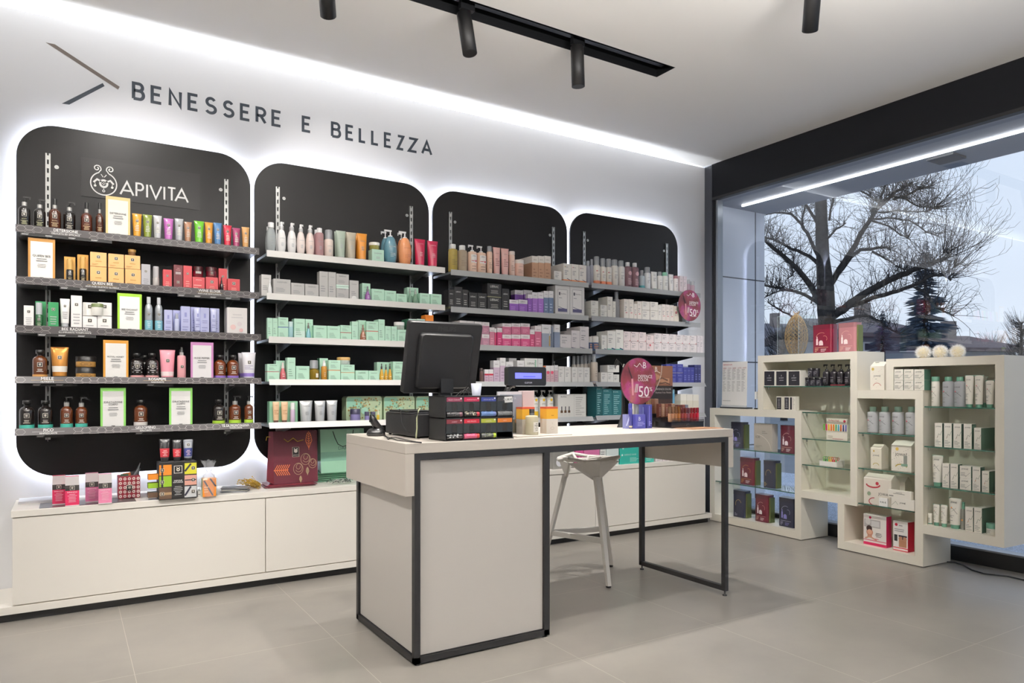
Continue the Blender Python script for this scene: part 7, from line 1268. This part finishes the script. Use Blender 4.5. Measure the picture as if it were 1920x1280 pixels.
MB().box(-.072, .072, 0, .012, 0, h_, M('d8d6dc', .5)).build('panel', e); a_ = MB(); art(a_, [('r', .08, 1, .02, .93, '8d95a2'), ('t', 'IDRATA', .55, .84, .4, 'c8ccd4'), ('r', .5, 1, .02, .34, '5a5648'), ('c', .85, .40, .10, 'c88a5c'), ('c', .92, .52, .07, '2c2c30'), ('c', .78, .3, .09, 'b07a50'), ('s', [(.9, .2), (.8, .45)], .03, '2c2c2c')], -.072, .072, 0, h_, lambda x, z: 0); a_.build('print', e, fix=False)
tag(MB().bbox(2.012, 2.085, 3.115, 3.16, Z + .006, Z + .226, M('d0bfbf', .5)).build('carton'), 'tall plain pink box beside the framed advert', 'box')
# make-up corner
def oval(name, X, Y, z, r, label, stand):
    e = empty(name, (X, Y, z)); tag(e, label, 'sign'); n = 40
    MB().lathe([(r, -.002), (r, .002)], M('3c1420', .3, 'coat'), n=n).build('disc_panel', e, None, (math.pi / 2, 0, 0))
    a_ = MB(); sf = lambda x, z: -.0024; disc(a_, 0, 0, r * .985, r * .985, sf, 0, OVM, n); rr_ = random.Random(int(X * 10))
    art(a_, [('t', 'DEFENCE', .68, .60, .40, 'f2ecee', 1), ('t', 'COLOR', .62, .53, .30, 'f2ecee', 1), ('t', '50', .64, .28, .30, 'f2ecee', 1), ('t', '%', .84, .33, .08, 'f2ecee', 1), ('n', .5, .85, .14, .18, 1, 'd8c8cc', 1), ('s', [(.36, .84), (.44, .80), (.52, .88), (.60, .80)], .012, 'f2ecee'), ('t', 'B', .66, .84, .09, 'f2ecee', 1), ('s', [(.20, .80), (.31, .56)], .022, '1c1418'), ('s', [(.31, .55), (.33, .20)], .05, 'd0929c'), ('s', [(.39, .26), (.43, .44)], .035, 'c8b4b8'), ('s', [(.44, .26), (.47, .44)], .03, 'c8b4b8')]
        + [('c', rr_.uniform(.15, .9), rr_.uniform(.1, .9), .004, 'e0b0b8') for _ in range(30)], -r, r, -r, r, sf, off=.0008); a_.build('printed_face', e, fix=False)
    stand(e)
OVM = bpy.data.materials.new('plum_gradient_print'); OVM.use_nodes = True; N, K = OVM.node_tree.nodes, OVM.node_tree.links; bb = N['Principled BSDF']; tc = N.new('ShaderNodeTexCoord'); nz = N.new('ShaderNodeTexNoise'); rp = N.new('ShaderNodeValToRGB'); nz.inputs['Scale'].default_value = 7; nz.inputs['Detail'].default_value = 5
for i, (p, c) in enumerate(((.30, '3a1620'), (.48, '7a3038'), (.58, '9a3c70'), (.72, 'b07058'))):
    el = rp.color_ramp.elements[i] if i < 2 else rp.color_ramp.elements.new(p); el.position = p; el.color = (*lin(c), 1)
K.new(tc.outputs['Object'], nz.inputs['Vector']); K.new(nz.outputs['Fac'], rp.inputs[0]); K.new(rp.outputs[0], bb.inputs['Base Color']); bb.inputs['Roughness'].default_value = .25
p = on_y(1188.8, 714.4, 3.28); zc_ = p.z
oval('oval_sign', p.x, 3.24, zc_, .1415, 'round plum 50% promotion disc standing on the counter', lambda e: MB().box(-.01, .01, .004, .008, -(zc_ - Z), -.05, M('cfd4da', .1, 'thin')).box(-.04, .04, .0, .04, -(zc_ - Z), -(zc_ - Z) + .003, M('cfd4da', .1, 'thin')).build('clear_stand', e))
p2 = on_y(1292, 572.7, 4.54); oval('oval_sign', p2.x, 4.535, p2.z, .139, 'round plum 50% promotion disc on the wall shelf end', lambda e: MB().box(-.03, .03, .004, .05, 1.7865 - p2.z, 1.789 - p2.z, M('cfd4da', .1, 'thin')).box(-.004, .004, .004, .007, 1.789 - p2.z, -.05, M('cfd4da', .1, 'thin')).build('clear_stand', e))
w0, w1 = on_y(1214.5, 716, 3.36), on_y(1261, 716, 3.36); pz0, pz1 = on_y(1238, 748, 3.36).z, on_y(1238, 685.5, 3.36).z
e = empty('display_poster', ((w0.x + w1.x) / 2, 3.36, Z)); tag(e, 'brown advert card of a resting face above the make-up stand', 'poster'); hw_ = (w1.x - w0.x) / 2
MB().box(-hw_, hw_, 0, .004, .05, pz1 - Z, M('3a241c', .4)).build('card', e); a_ = MB(); art(a_, [('r', 0, 1, .40, 1, '8a5c44'), ('r', 0, 1, 0, .40, '1e1614'), ('s', [(.12, .62), (.3, .68), (.45, .62), (.62, .56), (.86, .54)], .16, 'b88a6c'), ('s', [(.3, .50), (.55, .64), (.8, .56)], .05, '6a4634'), ('s', [(.45, .46), (.7, .50), (.9, .44)], .03, '4a3024'), ('t', 'DEFENCE COLOR', .62, .30, .62, 'e8e0dc'), ('t', 'Illumina il tuo Natale', .62, .20, .64, 'd8ccc6'), ('t', 'B', .33, .90, .09, 'f0e8e4', 1), ('s', [(.2, .80), (.35, .84), (.5, .78)], .02, 'e8dcd6')], -hw_, hw_, pz0 - Z, pz1 - Z, lambda x, z: 0); a_.build('print', e, fix=False)
e = empty('makeup_stand', (3.045, 3.085, Z)); tag(e, 'black tiered make-up tester stand at the counter end', 'stand'); SW = .27
MB().box(0, SW, 0, .25, 0, .036, M('121214', .25, 'coat')).box(0, SW, .09, .25, .036, .06, M('17171a', .3)).box(0, SW, .16, .25, .06, .08, M('17171a', .3)).build('tiers', e); MB().box(0, SW, -.002, .0, .030, .050, M('3a3c40', .08, 'thin')).tube([(0, -.003, .056), (SW, -.003, .056)], .0016, BLACK, 6).build('front_lip', e)
rg_ = random.Random(6); a_ = MB(); art(a_, [('s', arc(.5, .5, .05, .25, 40, 300, 8), .006, '5a5a5e')], 0, SW, 0, .03, lambda x, z: -.0004); a_.build('edge_mark', e, fix=False)
GLC = ['b58a6a', 'b88460', 'a9744c', 'b07038', '8a3a38', '9a4038', '8c4a58', 'a02a30', 'b02030', 'c02038']
for i, c in enumerate(GLC):
    x = 3.062 + i * .0262; o = MB().bbox(-.008, .008, -.006, .006, 0, .050, M(c, .2, 'coat')).build('lip_gloss', None, (x, 3.12, Z + .0365)); MB().bbox(-.0078, .0078, -.0058, .0058, .0502, .092 if i < 4 else .082, M(lighten(c, -.25), .25, 'satin')).build('cap', o); tag(o, '%s gloss tube in the front row, %s from the oval disc side' % (('beige', 'sand', 'tan', 'amber', 'brick', 'rust', 'plum', 'red', 'scarlet', 'crimson')[i], ORD[i + 1]), 'lip gloss', 'glosses in the make-up stand')
for i in range(9):
    x = 3.056 + i * .0285; c = ('6a3c34', 'b08a70', '8a5a48', '6e4038', 'c09a80', '7a4a40', '6a3a34', '8a5048', '9a98a4')[i]; o = MB().bbox(-.0125, .0125, -.01, .01, 0, .075 + .008 * (i < 5), M(c, .3, 'satin')).build('lipstick_box', None, (x, 3.205, Z + .0605)); a_ = MB(); art(a_, [('n', .2, .8, .1, .9, 6, lighten(c, .4), 1)], -.0125, .0125, 0, .07, lambda q, z: -.01); a_.build('printed_label', o, fix=False); tag(o, '%s lipstick box in the middle row, %s from the oval disc side' % (('dark brown', 'beige', 'brown', 'cocoa', 'sand', 'chestnut', 'umber', 'copper', 'grey')[i], ORD[i + 1]), 'box', 'lipstick boxes in the stand')
for i in range(6):
    x = 2.965 + i * .029; c = ('a87a58', 'b58a66', 'a8785a', 'b8906c', '9a6a50', 'b89078')[i]; y_ = 3.345 if i < 3 else 3.30; zz = Z if x < 3.03 else Z + .081; hh_ = .165 if i < 3 else .10; y_ = 3.348 if x < 3.03 else 3.29
    o = MB().bbox(-.0135, .0135, -.011, .011, 0, (1.148 - zz), M(c, .3, 'satin')).build('foundation_box', None, (x, y_, zz)); a_ = MB(); art(a_, [('n', .25, .75, .3, .9, 5, '6a4230', 1)], -.0135, .0135, 0, 1.148 - zz, lambda q, z: -.011); a_.build('printed_label', o, fix=False); tag(o, 'bronze foundation box in the back row, %s from the oval disc side' % ORD[i + 1], 'box', 'foundation boxes behind the stand')
cm = MB().box(3.06, 3.316, 2.93, 3.075, Z, Z + .003, M('a67c5c', .7, 'bark')); tag(cm.build('cork_mat'), 'brown cork mat at the counter end before the make-up stand', 'mat')
PS = Shelf(WALLP, Z, 3.2, 'before the oval disc')
for x0, x1, yt, y_, kk, d, extra in ((1181.2, 1187.8, 756, 3.19, 'bt', 'slender violet blue tube bottle', dict(col='3a3a80', shape='slim', bh=.80, cap='flat', cr=.9, capc='3a3a8c', bands=[(0, .14, 'e0d4b0')])), (1191.5, 1210.5, 777, 3.17, 'bx', 'square violet jar box', dict(col='4a4a9c', ops=[('t', 'B', .4, .7, .2, 'd8d8f4', 1), ('n', .2, .9, .15, .5, 3, 'b0b0e4')], th=.05)), (1213.6, 1222.6, 758.4, 3.17, 'bx', 'tall violet carton', dict(col='3e3e84', ops=[('s', [(.4, .95), (.4, .1)], .12, '8a88dc'), ('n', .3, .9, .1, .3, 3, 'b0b0e4')], th=.04)), (1204, 1212.6, 758.4, 3.203, 'bx', 'violet carton with pale picture side', dict(col='565a98', ops=[('r', .1, .9, .3, .9, '8890c4')], th=.03)), (1173.5, 1181.8, 777, 3.20, 'bx', 'small blue-white diagonal carton', dict(col='7c80b4', ops=[('s', [(.1, .2), (.9, .9)], .3, 'd0d4f0')], th=.03)), (1188, 1200.5, 757, 3.275, 'bx', 'white paper box with black seeds print', dict(col='e6e3da', ops=[('s', [(.5, .2 + .16 * k), (.6, .27 + .16 * k)], .08, '202020') for k in range(5)], th=.03))):
    PS(kk, x0, x1, yt, d, d=y_ - 3.2, **extra)
e = empty('necklace_stand', (on_y(1172, 790, 3.33).x - .015, 3.33, Z)); tag(e, 'black necklace bust with pearl strings behind the oval disc', 'jewellery stand')
MB().lathe([(.045, 0), (.035, .02), (.014, .08), (.010, .20), (.022, .26), (.008, .34), (.004, .38)], M('141315', .6), ky=.6, n=16).build('bust', e)
def beads(pts, r, m):
    b = MB(); P = [Vector(q) for q in pts]
    for u, v in zip(P, P[1:]):
        n = max(1, int((v - u).length / (r * 2.5)))
        for k in range(n): c = u.lerp(v, k / n); b.lathe([(r * .3, c.z - r * .95), (r, c.z), (r * .3, c.z + r * .95)], m, c.x, c.y, n=6)
    return b
beads([(-.045, -.05, .0045), (-.03, -.06, .004), (.0, -.06, .0045), (.02, -.05, .02), (.03, -.035, .10), (.02, -.02, .26), (.005, -.012, .34), (-.01, -.01, .37), (.01, 0, .39)], .0036, M('ece9e2', .2, 'coat')).build('pearl_string', e, fix=False)
o = beads([tuple(on_y(x, y, 3.352)) for x, y in ((1241, 686), (1240, 700), (1236, 715), (1229, 731), (1221, 741), (1215, 748))], .0034, M('ece9e2', .2, 'coat')).build('pearl_string', None, fix=False); tag(o, 'string of pearls draped over the brown advert card', 'necklace')
wc = MB(); c0 = e.location
for k in range(5): wc.tube([(c0.x, c0.y, Z + .37), (c0.x - .02 - .01 * k, c0.y - .01, Z + .39 + .006 * k), (c0.x - .05 - .008 * k, c0.y - .01, Z + .385), (c0.x - .06, c0.y, Z + .37 - .004 * k)], .0012, BLACK, 4, False)
wc.build('wire_curls', None).parent = e; bpy.data.objects['wire_curls'].matrix_parent_inverse = Matrix.Translation(-c0)
cbx = MB()
def dk_(x, y, z=.004): v = on_z(x, y, DZ + z); return (v.x, v.y, v.z)
cbx.tube([dk_(718, 812, .03), dk_(724, 818), dk_(728, 823), dk_(733, 820), dk_(742, 820), dk_(760, 824), dk_(780, 828), dk_(790, 829)], .0024, M('1c1c1e', .4), 6).tube([dk_(720, 817), dk_(745, 825), dk_(770, 828), dk_(790, 830)], .0024, M('1c1c1e', .4), 6)
tag(cbx.build('scanner_cable'), 'thin black scanner cable curling over the counter', 'cable')
gc = MB().tube([(1.402, 3.10, DZ + .006), (1.40, 3.085, DZ + .05), (1.397, 3.08, DZ + .10), (1.41, 3.09, DZ + .135), (1.45, 3.16, DZ + .14)], .0038, M('b9bf9a', .5), 7); tag(gc.build('charging_cable'), 'pale green-grey cable rising beside the cash box', 'cable')
gk = MB().tube([(1.401, 3.30, DZ + .135), (1.396, 3.27, DZ + .13), (1.393, 3.25, DZ + .07), (1.396, 3.2, DZ + .03), (1.40, 3.12, DZ + .02)], .0022, BLACK, 6); tag(gk.build('pad_cable'), 'thin black cable looping down the cash box side', 'cable')
label_all()
